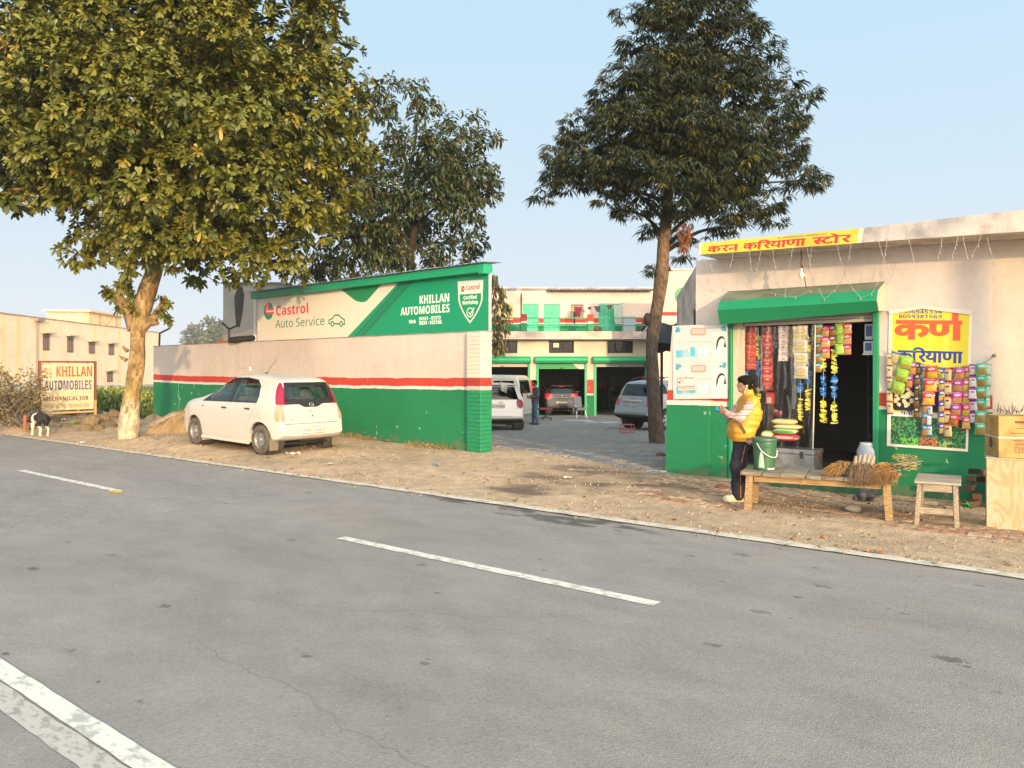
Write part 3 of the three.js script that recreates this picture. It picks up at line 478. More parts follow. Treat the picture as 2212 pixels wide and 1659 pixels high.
{ // cream building right of the yard, behind the tree
const F=camFrame(0,33,YAW),g=thing('cream_building','tall cream building with a red band and round green emblem behind the right tree','building');F.place(g);
const a=F.hit(1417,600),top=EYE+(HY-584)/FL*33,yb=[F.hit(...C5(0,412))[1],F.hit(...C5(0,382))[1]],yw=F.hit(...C5(0,430))[1];
const m=wallMat(6,8,a[0],-1,[[-1,GREEN],[2.2,[0.66,0.52,0.40]],[yw+1-0.1,WHITE],[yb[0]+1,RED],[yb[1]+1,[0.70,0.54,0.42]]],{px:512,seed:111,base:-9});
part('wall',bx(a[0],a[0]+6,-1,top,-0.5,0),m,g);part('coping',bx(a[0]- 0.05,a[0]+6.05,top+0.001,top+0.06,-0.55,0.05),paint(rgb(0.6,0.48,0.4),0.9),g);
const l=F.hit(...C6(172,492));part('emblem',J(new THREE.CylinderGeometry(0.36,0.36,0.03,28).rotateX(Math.PI/2).translate(l[0]+0.18,l[1],0.02)),std(rgb(0.01,0.22,0.09),0.5),g);part('emblem_inner',J(new THREE.CylinderGeometry(0.22,0.22,0.02,28).rotateX(Math.PI/2).translate(l[0]+0.22,l[1],0.045)),std(rgb(0.7,0.66,0.6),0.5),g);part('emblem_stroke',bx(l[0]+0.05,l[0]+0.15,l[1]- 0.2,l[1]+0.18,0.056,0.07),std(rgb(0.5,0.03,0.03),0.5),g);
}
{ // dark canopy on iron posts on the right of the yard
const g=thing('canopy','dark tarpaulin canopy on thin iron posts behind the shop at the right of the yard','canopy');
const P=(x,y,Z)=>at(...C5(x,y),Z),tl=P(1395,470,24),tr=at(1475,692,22),bl=P(1345,625,19.5),br=at(1500,748,18.5);
part('sheet',gridGeo(10,10,(u,v)=>{const a=tl.clone().lerp(tr,u),b=bl.clone().lerp(br,u),p=a.lerp(b,v);return[p.x,p.y-0.08*Math.sin(u*Math.PI)+0.02*Math.sin(u*9+v*7),p.z];}),std(rgb(0.005,0.005,0.006),0.9,{side:THREE.DoubleSide}),g);
part('valance',gridGeo(10,4,(u,v)=>{const p=bl.clone().lerp(br,u);return[p.x,p.y-v*(0.22+0.04*Math.sin(u*14)),p.z];}),std(rgb(0.005,0.005,0.006),0.9),g);
part('post',rod([bl.x+0.15,-0.1,bl.z-0.1],[bl.x+0.15,bl.y,bl.z-0.1],0.03),MAT.black,g);part('post',rod([tl.x,-0.2,tl.z],tl,0.03),MAT.black,g);
part('beam',J(rod(bl,br,0.025),rod(tl,bl,0.025)),MAT.black,g);
const clutter=P(1460,410,30);
}
// ---------- school across the field ----------
{
const a=camXZ(-48.2,73),dirX=camXZ(-2.0/26,1),ang=Math.atan2(-dirX[1],dirX[0]);
const F=new Frame(a[0],a[1],ang),g=thing('school_building','long two storey yellow plastered building across the mustard field','building');F.place(g);
const roof=(px,py)=>F.hit(px,py);
const L=F.hit(345,750)[0],y1=F.hit(0,677)[1],s0=-12;
const T=wallTex(L-s0,8,[[-1,[0.90,0.69,0.49]]],{px:2048,seed:121,draw:(x,pw,ph)=>{
for(const px of[8,40,96,205,258]){const c=(F.hit(px,760)[0]- s0)/(L-s0)*pw;x.fillStyle='rgba(240,190,60,0.28)';x.fillRect(c-14,0,28,ph);}
for(let k=0;k<260;k++){x.fillStyle=`rgba(110,85,60,${0.02 + rnd() * 0.05})`;const hh=10+rnd()*80;x.fillRect(rnd()*pw,rnd()*20,1+rnd()*2,hh);}
for(let k=0;k<900;k++){x.fillStyle=`rgba(120,90,60,${rnd() * 0.35})`;x.fillRect(rnd()*pw,rnd()*rnd()*26,2+rnd()*7,1+rnd()*3);}
}});
T.wrapS=T.wrapT=THREE.RepeatWrapping;T.repeat.set(1/(L-s0),1/8);T.offset.set(-s0/(L-s0),1/8);
const wm=std(0xffffff,0.9,{map:T});
part('wall',bx(s0,L,-1,y1,-14,0),wm,g);
part('parapet',J(bx(s0,L,y1+0.002,y1+0.12,-0.4,0.06)),std(rgb(0.42,0.30,0.20),0.9,{map:rep(T_PATCH,4)}),g);
const rm=F.hit(C2(735,420)[0],690,-3)[0],re=F.hit(C2(1010,0)[0],700,-3)[0],rt=F.hit(...C2(800,420),-3)[1];
part('roof_room',bx(rm,re,y1-0.5,rt,-8,-3),std(rgb(0.74,0.54,0.32),0.9,{map:rep(T_PATCH,5)}),g);part('roof_room_slab',bx(rm-0.6,re+0.2,rt+0.001,rt+0.2,-8.3,-2.5),std(rgb(0.6,0.44,0.28),0.9),g);
for(const[x0,x1,t,b]of[[354,408,592,728],[556,606,614,745],[735,784,660,755],[900,944,675,767],[886,934,903,990],[-150,-95,545,690],[-330,-275,520,670]]){
const p=F.hit(...C2((x0+x1)/2,(t+b)/2)),ya=F.hit(...C2((x0+x1)/2,b))[1],yb=F.hit(...C2((x0+x1)/2,t))[1],sA=F.hit(...C2(x0,t))[0],sB=F.hit(...C2(x1,t))[0];
const w=part('window',J(bx(sA,sB,ya,yb,0.004,0.05)),std(rgb(0.16,0.08,0.05),0.7),g);
for(const q of[0,1,2])part('pane',bx(lerp(sA,sB,q/3)+0.12,lerp(sA,sB,(q+1)/3)- 0.10,lerp(ya,yb,0.06),lerp(ya,yb,0.72),0.052,0.07),std(rgb(0.22,0.13,0.10),0.4),w);
part('pane',bx(sA+0.15,sB-0.15,lerp(ya,yb,0.76),lerp(ya,yb,0.96),0.052,0.07),std(rgb(0.04,0.03,0.03),0.3),w);
part('sunshade',bx(sA-0.35,sB+0.35,yb+0.02,yb+0.16,0.0,0.55),std(rgb(0.52,0.36,0.22),0.9),g);
}
const dp=F.hit(...C2(300,520));part('drain_pipe',J(rod([dp[0],-1,0.1],[dp[0],dp[1]+0.4,0.1],0.08),bx(dp[0]- 0.4,dp[0]+0.9,dp[1]+0.4,dp[1]+0.7,0.001,0.4)),std(rgb(0.28,0.2,0.15),0.8),g);
// low grey field wall in front of it
const gl=camFrame(-34,60,YAW-R(8)),fw=thing('field_wall','low grey cement wall along the far edge of the mustard field','wall');gl.place(fw);
const ft=gl.hit(230,832)[1];part('wall',bx(-40,40,-1.2,ft,-0.25,0),paint(rgb(0.36,0.35,0.35),0.9,4),fw);part('coping',bx(-40,40,ft+0.001,ft+0.08,-0.3,0.05),paint(rgb(0.42,0.41,0.40),0.9,4),fw);
}
// ---------- Devanagari lettering drawn stroke by stroke (unit: the height of a letter under its head line) ----------
const DEVA={
'क':[1.0,(p)=>{p.m(.5,0).l(.5,1);p.m(.5,.36).c(.38,.16,.08,.2,.08,.48).c(.08,.78,.36,.72,.5,.42);p.m(.5,.40).c(.62,.2,.92,.22,.92,.48).c(.92,.62,.84,.70,.72,.76);}],
'र':[.62,(p)=>{p.m(.30,0).c(.62,.08,.56,.46,.18,.44);p.m(.24,.46).l(.56,.96);}],
'न':[.78,(p)=>{p.m(.62,0).l(.62,1);p.m(.62,.52).l(.30,.52).c(.10,.42,.10,.72,.26,.66);}],
'य':[.80,(p)=>{p.m(.64,0).l(.64,1);p.m(.10,.06).c(.36,.06,.36,.34,.12,.40).c(.12,.74,.42,.72,.64,.56);}],
'ा':[.34,(p)=>{p.m(.17,0).l(.17,1);}],
'ि':[.34,(p)=>{p.m(.17,1).l(.17,0).c(.12,-.44,.74,-.44,.80,-.02);}],
'ण':[1.0,(p)=>{p.m(.84,0).l(.84,1);p.m(.14,0).l(.14,.42).c(.14,.74,.52,.74,.52,.42).l(.52,0);}],
'स':[.86,(p)=>{p.m(.70,0).l(.70,1);p.m(.28,0).c(.54,.08,.48,.44,.12,.42);p.m(.18,.44).l(.46,.94);p.m(.32,.48).l(.70,.48);}],
'स्':[.56,(p)=>{p.m(.28,0).c(.54,.08,.48,.44,.12,.42);p.m(.18,.44).l(.44,.94);p.m(.32,.48).l(.58,.48);}],
'ट':[.70,(p)=>{p.m(.40,0).l(.40,.18).c(.02,.20,.02,.88,.42,.86).c(.56,.86,.60,.78,.64,.66);}],
'ो':[.34,(p)=>{p.m(.17,1).l(.17,0).c(.12,-.22,-.04,-.34,-.2,-.36);}],
'र्':[0,(p)=>{p.m(-.16,-.02).c(-.32,-.30,-.06,-.42,.04,-.26);}],
'प':[.78,(p)=>{p.m(.62,0).l(.62,1);p.m(.14,0).l(.14,.36).c(.14,.62,.42,.62,.62,.50);}],
'ी':[.36,(p)=>{p.m(.18,1).l(.18,0).c(.18,-.40,-.42,-.40,-.46,-.02);}],
'श':[.92,(p)=>{p.m(.76,0).l(.76,1);p.m(.12,.30).c(.30,.02,.52,.20,.34,.44).l(.14,.60);p.m(.30,.5).l(.50,.92);}],
'ु':[0,(p)=>{p.m(-.30,1.0).c(-.5,1.3,-.1,1.36,-.1,1.12);}],
'ग':[.70,(p)=>{p.m(.56,0).l(.56,1);p.m(.16,0).l(.16,.58).c(.1,.72,.04,.6,.10,.54);}],
'फ':[1.05,(p)=>{p.m(.62,0).l(.62,1);p.m(.14,0).l(.14,.36).c(.14,.62,.42,.62,.62,.50);p.m(.62,.5).c(.78,.36,1.0,.4,.94,.72);}],
'्र':[0,(p)=>{p.m(-.44,.62).l(-.74,.86);}],
'अ':[1.0,(p)=>{p.m(.84,0).l(.84,1);p.m(.16,.12).c(.5,.0,.5,.42,.24,.42).c(.6,.42,.5,.92,.10,.76);p.m(.34,.46).l(.84,.46);}],
};
function deva(x,word,left,top,right,bottom,colour,weight=0.17){
const glyphs=[];for(const ch of word){const last=glyphs[glyphs.length-1];if(ch==='्'&&last){glyphs[glyphs.length-1]=last+ch;}else if(last&&last.endsWith('्')&&last==='ट्'){glyphs.push(ch);}else glyphs.push(ch);}
const order=[];for(let i=0;i<glyphs.length;i++){if(glyphs[i]==='ि'&&order.length){const b=order.pop();order.push('ि',b);}else order.push(glyphs[i]);}
const total=order.reduce((s,g)=>s+(DEVA[g]?.[0]??0),0),h=bottom-top,k=(right-left)/total;
x.save();x.translate(left,top);x.scale(k,h);x.strokeStyle=x.fillStyle=colour;x.lineCap='butt';x.lineJoin='round';
x.fillRect(0,-weight/2,total,weight);
let u=0;
for(const g of order){
const d=DEVA[g];if(!d)continue;
x.beginPath();const p={m(a,b){x.moveTo(u+a,b);return p;},l(a,b){x.lineTo(u+a,b);return p;},c(a,b,e,f,s,t){x.bezierCurveTo(u+a,b,u+e,f,u+s,t);return p;}};
d[1](p);x.lineWidth=weight;x.stroke();u+=d[0];
}
x.restore();
}
// ---------- the shop ----------
const SD=-0.12; // the shop wall's plane behind the gate pillar's face
const sh=(x,y,d=SD)=>SHOP.hit(x,y,d);
const FLOOR=SHOP.hit(...C7(1000,1150),0)[1];
const DOOR={l0:sh(...C7(573,600))[0],l1:sh(...C7(608,600))[0],r0:sh(...C8(322,700))[0],r1:sh(...C8(360,700))[0],head:sh(1700,676)[1]};
{
const g=thing('grocery_shop','low pink roadside grocery shop with a green shutter hood and flat roof slab','shop');SHOP.place(g);
const sA=sh(1503,620)[0],sB=sh(2420,800)[0],SO=0.55;
const a0=SHOP.hit(...C6(285,250),SO),a1=SHOP.hit(...C6(288,182),SO),b0=SHOP.hit(2212,500,SO),b1=SHOP.hit(2212,453,SO),m0=SHOP.hit(...C6(1255,178),SO),m1=SHOP.hit(...C6(1268,90),SO);
const ext=(p,q,s)=>lerp(p[1],q[1],(s-p[0])/(q[0]- p[0]));
const sE=sB+0.5,under=(s)=>s<m0[0]?ext(a0,m0,s):ext(m0,b0,s),over=(s)=>s<m1[0]?ext(a1,m1,s):ext(m1,b1,s);
const bandY={g:sh(1910,883)[1],w:sh(1910,876)[1],r:sh(1910,848)[1]};
const bands=(o)=>[[-1,GREEN],[bandY.g+o,WHITE],[bandY.w+o,RED],[bandY.r+o,[0.66,0.57,0.51]]];
const wm=wallMat(sB-sA,5,sA,-1,bands(1),{px:2048,seed:201,base:0.9,wobble:0.03});
const wall=(pts)=>part('wall',boxUV(poly(pts,0.22).translate(0,0,SD)),wm,g);
wall([[sA,-0.6],[DOOR.l0,-0.6],[DOOR.l0,under(DOOR.l0)],[sA,under(sA)]]);
wall([[DOOR.l0+0.0005,DOOR.head],[DOOR.r1,DOOR.head],[DOOR.r1,under(DOOR.r1)],[m0[0],under(m0[0])],[DOOR.l0+0.0005,under(DOOR.l0)]]);
const sC=sh(2144,850)[0];wall([[DOOR.r1+0.0005,-0.6],[sC,-0.6],[sC,under(sC)],[DOOR.r1+0.0005,under(DOOR.r1)]]);
part('bare_wall',boxUV(poly([[sC+0.0005,-0.6],[sB,-0.6],[sB,under(sB)],[sC+0.0005,under(sC)]],0.22).translate(0,0,SD)),wallMat(4,5,sC,-1,[[-1,[0.64,0.55,0.44]]],{px:1024,seed:207,base:0.9}),g,'plain cream plaster without the painted bands');
const sm=paint(rgb(0.60,0.52,0.47),0.85,1.5);
part('roof_slab',boxUV(poly([[a0[0],under(a0[0])+0.001],[m0[0],under(m0[0])+0.001],[sE,under(sE)+0.001],[sE,over(sE)],[m1[0],over(m1[0])],[a0[0],over(a0[0])]],4.6).translate(0,0,SO)),sm,g);
// narrow splayed flank towards the yard, its top stepping down
{const K=SHOP.world(sA+0.02,0,SD-0.23),Xk=sideOf(K.x,K.z),Zk=depthOf(K.x,K.z),pe=C6(158,600),Ze=Xk*FL/(pe[0]- CX),yt=EYE -(C6(160,500)[1]- HY)/FL*Ze,yf=under(sA)+0.05;
const fl=part('flank_wall',boxUV(poly([[0,-0.6],[Ze-Zk,-0.6],[Ze-Zk,yt],[(Ze-Zk)*0.15,yf],[0,yf]],0.2).translate(0,0,0.2)),paint(rgb(0.56,0.49,0.45),0.85,1.5),g);
const aa=Math.atan2(-FZ,FX);fl.position.set(sA+0.02,0,SD-0.23);fl.rotation.y=aa-SHOP.a;}
// plinth with its step
part('plinth',boxUV(bx(DOOR.l0+0.001,DOOR.r1-0.001,-0.6,FLOOR,-3.3,SD+0.02)),wallMat(6,2,sA,-1,[[-1,[0.012,0.15,0.07]]],{px:512,seed:211,base:0.9}),g);
const stepL=sh(1662,1060,0.3)[0],stepR=sh(1892,1060,0.3)[0];
part('step',boxUV(rbx(stepL,stepR,-0.6,FLOOR-0.04,SD+0.021,0.30,0.03)),wallMat(3,2,stepL,-1,[[-1,[0.016,0.12,0.055]]],{px:512,seed:213,base:0.9}),g);
// door frame
const fm=std(rgb(0.008,0.22,0.095),0.45);
part('door_frame',rbx(DOOR.l0+0.001,DOOR.l1,FLOOR-0.3,DOOR.head-0.002,SD-0.1,SD+0.05,0.008),fm,g);part('door_frame',rbx(DOOR.r0,DOOR.r1-0.001,FLOOR-0.3,DOOR.head-0.002,SD-0.1,SD+0.05,0.008),fm,g);
part('inner_jamb',bx(DOOR.l1+0.001,DOOR.l1+0.16,FLOOR,DOOR.head-0.003,SD-0.12,SD-0.03),std(rgb(0.62,0.52,0.38),0.7),g);
// shutter hood with dented sheet faces
const HP=[[SD+0.002,0],[0.22,1],[0.30,2],[0.21,3],[SD+0.002,4]];
const L1=SHOP.hit(...C6(400,527),0.22),L2=SHOP.hit(...C6(403,578),0.30),L3=SHOP.hit(...C6(415,662),0.21),R1=SHOP.hit(...C6(1318,457),0.22),R2=SHOP.hit(...C6(1340,522),0.30),R3=SHOP.hit(...C6(1348,584),0.21);
const LY=[SHOP.hit(...C6(470,466),SD)[1],L1[1],L2[1],L3[1],L3[1]+0.03],RY=[SHOP.hit(...C6(1336,412),SD)[1],R1[1],R2[1],R3[1],R3[1]+0.03],hs0=L2[0],hs1=R2[0];
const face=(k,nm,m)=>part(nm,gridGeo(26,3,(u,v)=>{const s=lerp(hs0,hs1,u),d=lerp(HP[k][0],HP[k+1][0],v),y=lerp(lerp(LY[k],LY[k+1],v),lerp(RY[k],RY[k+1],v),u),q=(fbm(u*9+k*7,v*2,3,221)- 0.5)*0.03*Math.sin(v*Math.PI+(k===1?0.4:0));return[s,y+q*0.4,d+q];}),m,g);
face(0,'hood_top',std(rgb(0.20,0.245,0.17),0.7,{map:rep(T_PATCH,1)}));face(1,'hood_face',std(rgb(0.009,0.24,0.105),0.45));face(2,'hood_face',std(rgb(0.008,0.20,0.085),0.45));face(3,'hood_underside',std(rgb(0.012,0.16,0.07),0.6));  // one green paint, toned darker on lower facets: shade put into the colour
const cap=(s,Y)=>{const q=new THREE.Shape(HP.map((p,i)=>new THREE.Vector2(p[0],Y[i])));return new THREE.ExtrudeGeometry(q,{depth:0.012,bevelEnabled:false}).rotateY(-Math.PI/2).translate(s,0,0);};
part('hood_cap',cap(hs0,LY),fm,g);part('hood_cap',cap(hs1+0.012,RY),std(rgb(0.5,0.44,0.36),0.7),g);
// the rolled shutter's last slats under the hood
for(let k=0;k<3;k++)part('shutter_slat',rbx(DOOR.l1+0.17,DOOR.r0-0.004,DOOR.head-0.07-k*0.055,DOOR.head-0.018-k*0.055,SD-0.07,SD-0.04,0.012),std(k===2?rgb(0.5,0.44,0.37):rgb(0.42,0.40,0.37),0.5),g);
// the dim room
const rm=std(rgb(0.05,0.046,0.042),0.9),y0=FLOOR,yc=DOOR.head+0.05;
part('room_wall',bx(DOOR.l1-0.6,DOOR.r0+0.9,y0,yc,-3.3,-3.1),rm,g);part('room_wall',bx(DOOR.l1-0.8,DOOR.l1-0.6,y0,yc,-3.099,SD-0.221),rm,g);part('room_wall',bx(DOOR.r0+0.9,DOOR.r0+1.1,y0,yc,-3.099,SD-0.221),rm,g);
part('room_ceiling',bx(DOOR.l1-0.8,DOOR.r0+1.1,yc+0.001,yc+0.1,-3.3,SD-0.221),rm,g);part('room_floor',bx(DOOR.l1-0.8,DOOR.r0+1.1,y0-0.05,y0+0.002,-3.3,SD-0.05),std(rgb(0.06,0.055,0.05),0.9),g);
part('back_wall',bx(sA+0.3,sB,-0.6,under(sB)- 0.05,-4,-3.8),wm,g);part('end_wall',bx(sB-0.001,sB+0.2,-0.6,under(sB)- 0.06,-4,SD),wm,g);
// gate pillar carrying the posters
const p=thing('gate_pillar','stout green and pink gate pillar with white posters beside the shop door','pillar');SHOP.place(p);
const e0=SHOP.hit(1452,705)[0],e1=SHOP.hit(1436,1020)[0],e2=0,e3=SHOP.hit(1574,800,-0.07)[0],top=SHOP.hit(...C7(125,100))[1],gy=SHOP.hit(...C7(110,676))[1],wy=SHOP.hit(...C7(110,641))[1],ry=SHOP.hit(...C7(110,567))[1];
const pm=wallMat(2,4,e1-0.2,-1,[[-1,GREEN],[gy+1,WHITE],[wy+1,RED],[ry+1,[0.62,0.56,0.53]]],{px:512,seed:231,base:0.92,wobble:0.02});
part('pillar',boxUV(poly([[e1,-0.6],[e2,-0.6],[e2,top],[e0,top],[lerp(e0,e1,0.75),gy]],0.42)),pm,p);
part('pillar_return',boxUV(bx(e2+0.001,e3,-0.6,top-0.01,-0.30,-0.07)),pm,p);
}
// posters, banner and their prints
const posterGeo=(corners,d,n=14)=>{const c=corners.map((q)=>SHOP.hit(...q,d));return gridGeo(n,n,(u,v)=>{const a=[0,1].map((k)=>lerp(lerp(c[3][k],c[2][k],u),lerp(c[0][k],c[1][k],u),v));return[a[0],a[1],d+0.006*(fbm(u*3,v*3,2,241)- 0.3)];});};
function poster(name,label,cat,corners,d,draw,w,h,rough=0.6){const o=solo(name,posterGeo(corners,d),std(0xffffff,rough,{map:canvasTex(w,h,draw),side:THREE.DoubleSide}),label,cat);SHOP.place(o);return o;}
poster('banner','yellow banner with red Hindi shop name tied along the roof slab','banner',[C6(292,182),C6(1266,92),C6(1252,179),C6(286,250)],0.565,(x,w,h)=>{
x.fillStyle=css(0.72,0.50,0.05);x.fillRect(0,0,w,h);x.fillStyle=css(0.75,0.66,0.45);x.fillRect(0,0,26,h);x.fillRect(w-34,0,34,h);
const red=css(0.68,0.03,0.03),X=(c)=>(c-288)/(1260-288)*w;
deva(x,'करन',X(352),h*0.40,X(546),h*0.90,red,0.2);deva(x,'करियाणा',X(582),h*0.40,X(950),h*0.90,red,0.2);
deva(x,'स्टोर',X(988),h*0.40,X(1196),h*0.90,red,0.2);
x.fillStyle=css(0.05,0.05,0.12);x.font=`bold ${h * 0.17}px sans-serif`;x.save();x.translate(X(785),h*0.23);x.scale((X(1066)- X(785))/x.measureText('M. 9306945334, 8059381563').width,1);x.fillText('M. 9306945334, 8059381563',0,0);x.restore();
},1280,128);
{
const d=SD+0.012,cn=[C8(425,148),C8(978,150),C8(948,1090),C8(410,1052)],w=640,h=1024;
poster('shop_poster','tall yellow poster with red and blue Hindi lettering above a vegetable picture','poster',cn,d,(x)=>{
const q=(cx,cy)=>{const v=clamp((cy-148)/(1050+(cx-410)/538*38-148),0,1),l=lerp(425,410,v),r=lerp(978,948,v);return[(cx-l)/(r-l)*w,v*h];};
x.fillStyle=css(0.72,0.66,0.56);x.fillRect(0,0,w,h);
const rect=(x0,y0,x1,y1,c)=>{const a=q(x0,y0),b=q(x1,y1);x.fillStyle=c;x.fillRect(a[0],a[1],b[0]- a[0],b[1]- a[1]);};
rect(450,150,948,560,css(0.66,0.55,0.025));rect(440,560,945,850,css(0.62,0.43,0.07));
for(const c of[560,690,800])rect(c,150,c+26,540,'rgba(255,250,190,0.16)');
x.fillStyle=css(0.05,0.06,0.22);for(const[t,y]of[['9306945334',172],['8059381563',203]]){const a=q(490,y),b=q(785,y);x.font='bold 38px sans-serif';x.save();x.translate(...a);x.scale((b[0]- a[0])/x.measureText(t).width,1);x.fillText(t,0,0);x.restore();}
let a=q(472,228),b=q(912,352);deva(x,'कण',a[0],a[1],b[0],b[1],css(0.70,0.10,0.03),0.22);x.fillStyle=css(0.70,0.10,0.03);{const m=q(850,165),n=q(890,228);x.fillRect(m[0],m[1],n[0]- m[0],n[1]- m[1]);}
a=q(486,422);b=q(914,502);deva(x,'करियाणा',a[0],a[1],b[0],b[1],css(0.02,0.04,0.28),0.2);
// dish of paneer cubes
{const m=q(455,640),n=q(600,820);x.fillStyle=css(0.01,0.01,0.01);x.beginPath();x.roundRect(m[0],m[1],n[0]- m[0],n[1]- m[1],26);x.fill();for(let k=0;k<26;k++){x.save();x.translate(lerp(m[0],n[0],0.12+0.8*rnd()),lerp(m[1],n[1],0.1+0.72*rnd()));x.rotate(rr(-0.6,0.6));x.fillStyle=css(0.62+rnd()*0.2,0.50+rnd()*0.1,0.33);x.fillRect(-15,-13,30,26);x.restore();}}
{const m=q(700,690),n=q(760,830);x.fillStyle=css(0.012,0.01,0.008);x.fillRect(m[0],m[1],n[0]- m[0]+40,n[1]- m[1]);x.fillStyle=css(0.62,0.50,0.34);x.beginPath();x.ellipse(m[0]+22,m[1]+50,24,50,0,0,7);x.fill();}
a=q(508,822);b=q(590,846);deva(x,'पनी',a[0],a[1],b[0],b[1],css(0.03,0.04,0.2),0.22);
// market vegetables: heaps of round and leafy things in greens and reds
const y0=q(440,850)[1],y1=q(440,1035)[1],X0=q(438,950)[0],X1=q(938,950)[0];
x.save();x.beginPath();x.rect(X0,y0,X1-X0,y1-y0);x.clip();x.fillStyle=css(0.02,0.07,0.03);x.fillRect(X0,y0,X1-X0,y1-y0);
for(let k=0;k<900;k++){const u=rnd(),v=rnd(),cx=lerp(X0,X1,u),cy=lerp(y0,y1,v);let c;const p=rnd();c=p<0.35?[0.02,0.10+rnd()*0.15,0.05]:p<0.6?[0.05,0.22+rnd()*0.15,0.12+rnd()*0.1]:p<0.8?[0.12,0.30,0.04]:[0.01,0.05,0.03];if(v>0.7&&Math.abs(u-0.52)<0.12)c=[0.42+rnd()*0.1,0.08+rnd()*0.06,0.05];if(v>0.8&&Math.abs(u-0.72)<0.1)c=[0.3,0.42,0.12];if(v>0.75&&u>0.13&&u<0.38)c=[0.12,0.42+rnd()*0.1,0.06];x.fillStyle=css(...c);x.beginPath();x.ellipse(cx,cy,4+rnd()*8,3+rnd()*6,rnd()*3,0,7);x.fill();}
x.restore();
x.fillStyle=css(0.02,0.3,0.05);const gsp=q(600,425);x.fillRect(gsp[0]- 14,gsp[1]- 16,30,18);
},w,h,0.45);
const fl=solo('poster_fold',(()=>{const c=[C8(420,152),C8(640,122),C8(982,148),C8(972,182),C8(640,140),C8(430,180)].map((p)=>SHOP.hit(...p,d+0.02));const s=new THREE.Shape(c.map((p)=>new THREE.Vector2(p[0],p[1])));return new THREE.ExtrudeGeometry(s,{depth:0.004,bevelEnabled:false}).translate(0,0,d+0.012);})(),std(rgb(0.62,0.58,0.50),0.7),'curled white upper edge folded over the tall yellow poster','poster edge');SHOP.place(fl);
}
{
const flour=(x,w,h)=>{ // a flour advertisement: splashes in two corners, a pink capsule, packs and a woman's head
x.fillStyle=css(0.56,0.54,0.52);x.fillRect(0,0,w,h);
for(const[cx,cy,sx]of[[0.10,0.10,1],[0.93,0.09,-1]])for(let k=0;k<40;k++){x.fillStyle=css(0.02+rnd()*0.1,0.22+rnd()*0.2,0.34+rnd()*0.15);x.beginPath();x.arc((cx+sx*(rnd()*rnd()*0.12-0.03))*w,(cy+(rnd()- 0.5)*0.16*(1-0.4*rnd()))*h,2+rnd()*9,0,7);x.fill();}
x.fillStyle=css(0.62,0.26,0.20);x.beginPath();x.roundRect(w*0.34,h*0.07,w*0.28,h*0.20,20);x.fill();x.fillStyle=css(0.7,0.42,0.36);x.beginPath();x.roundRect(w*0.36,h*0.10,w*0.24,h*0.13,14);x.fill();
x.fillStyle=css(0.30,0.33,0.38);x.font=`${h * 0.052}px serif`;x.fillText('BRINGING FLAVOURS TO YOUR KITCHEN',w*0.07,h*0.47,w*0.70);
for(let k=0;k<26;k++){const px=w*(0.05+0.6*rnd()),ph=h*(0.06+rnd()*0.16);x.fillStyle=css(0.2+rnd()*0.45,0.4+rnd()*0.25,0.48+rnd()*0.2);x.fillRect(px,h*0.86-ph,w*(0.03+rnd()*0.05),ph);}
x.fillStyle=css(0.12,0.42,0.55);for(const c of[0.33,0.46,0.57]){x.fillRect(w*c,h*0.58,w*0.09,h*0.26);x.fillStyle=css(0.5,0.6,0.66);}
x.fillStyle=css(0.12,0.44,0.56);x.beginPath();x.arc(w*0.39,h*0.78,13,0,7);x.fill();x.fillRect(w*0.06,h*0.66,w*0.11,h*0.2);
x.fillStyle=css(0.72,0.68,0.62);x.fillRect(w*0.74,h*0.2,w*0.24,h*0.78);x.fillStyle=css(0.035,0.03,0.03);x.beginPath();x.moveTo(w*0.80,h*0.66);x.bezierCurveTo(w*0.78,h*0.2,w*0.99,h*0.2,w*0.97,h*0.58);x.bezierCurveTo(w*0.98,h*0.3,w*0.84,h*0.3,w*0.83,h*0.56);x.lineTo(w*0.80,h*0.70);x.fill();x.beginPath();x.moveTo(w*0.955,h*0.42);x.lineTo(w*0.98,h*0.62);x.lineTo(w*0.93,h*0.6);x.fill();
};
const d=0.012;
poster('flour_poster','upper white flour advertisement poster on the gate pillar','poster',[C7(165,100),C7(572,90),C7(572,362),C7(168,372)],d,flour,512,352);
poster('flour_poster','lower white flour advertisement poster on the gate pillar, under a pink leaflet','poster',[C7(168,373),C7(572,363),C7(572,634),C7(172,640)],d,flour,512,352);
poster('leaflet','small pink leaflet with Hindi heading pasted on the lower flour poster','leaflet',[C7(208,474),C7(334,474),C7(336,572),C7(210,577)],d+0.016,(x,w,h)=>{
x.fillStyle=css(0.74,0.62,0.55);x.fillRect(0,0,w,h);deva(x,'शुगर',8,12,92,32,css(0.2,0.03,0.05),0.2);deva(x,'फ्री',100,12,140,32,css(0.2,0.03,0.05),0.2);deva(x,'अाटा',150,12,232,32,css(0.2,0.03,0.05),0.2);
x.fillStyle=css(0.5,0.05,0.2);x.beginPath();x.arc(20,80,18,0,7);x.fill();x.fillStyle=css(0.45,0.25,0.12);x.fillRect(46,48,34,22);for(let k=0;k<7;k++){x.fillStyle=css(0.45,0.40,0.42);x.fillRect(70+rnd()*20,56+k*8,80+rnd()*60,2);}x.fillStyle=css(0.10,0.05,0.15);x.fillRect(4,128,248,5);for(let k=0;k<5;k++){x.fillStyle=css(0.4,0.05,0.05);x.fillRect(6+k*49,142,40,14);}x.fillStyle=css(0.35,0.06,0.03);x.fillRect(40,172,170,8);for(const c of[22,232]){x.fillStyle=css(0.6,0.3,0.05);x.beginPath();x.arc(c,180,12,0,7);x.fill();}
},256,200);
}
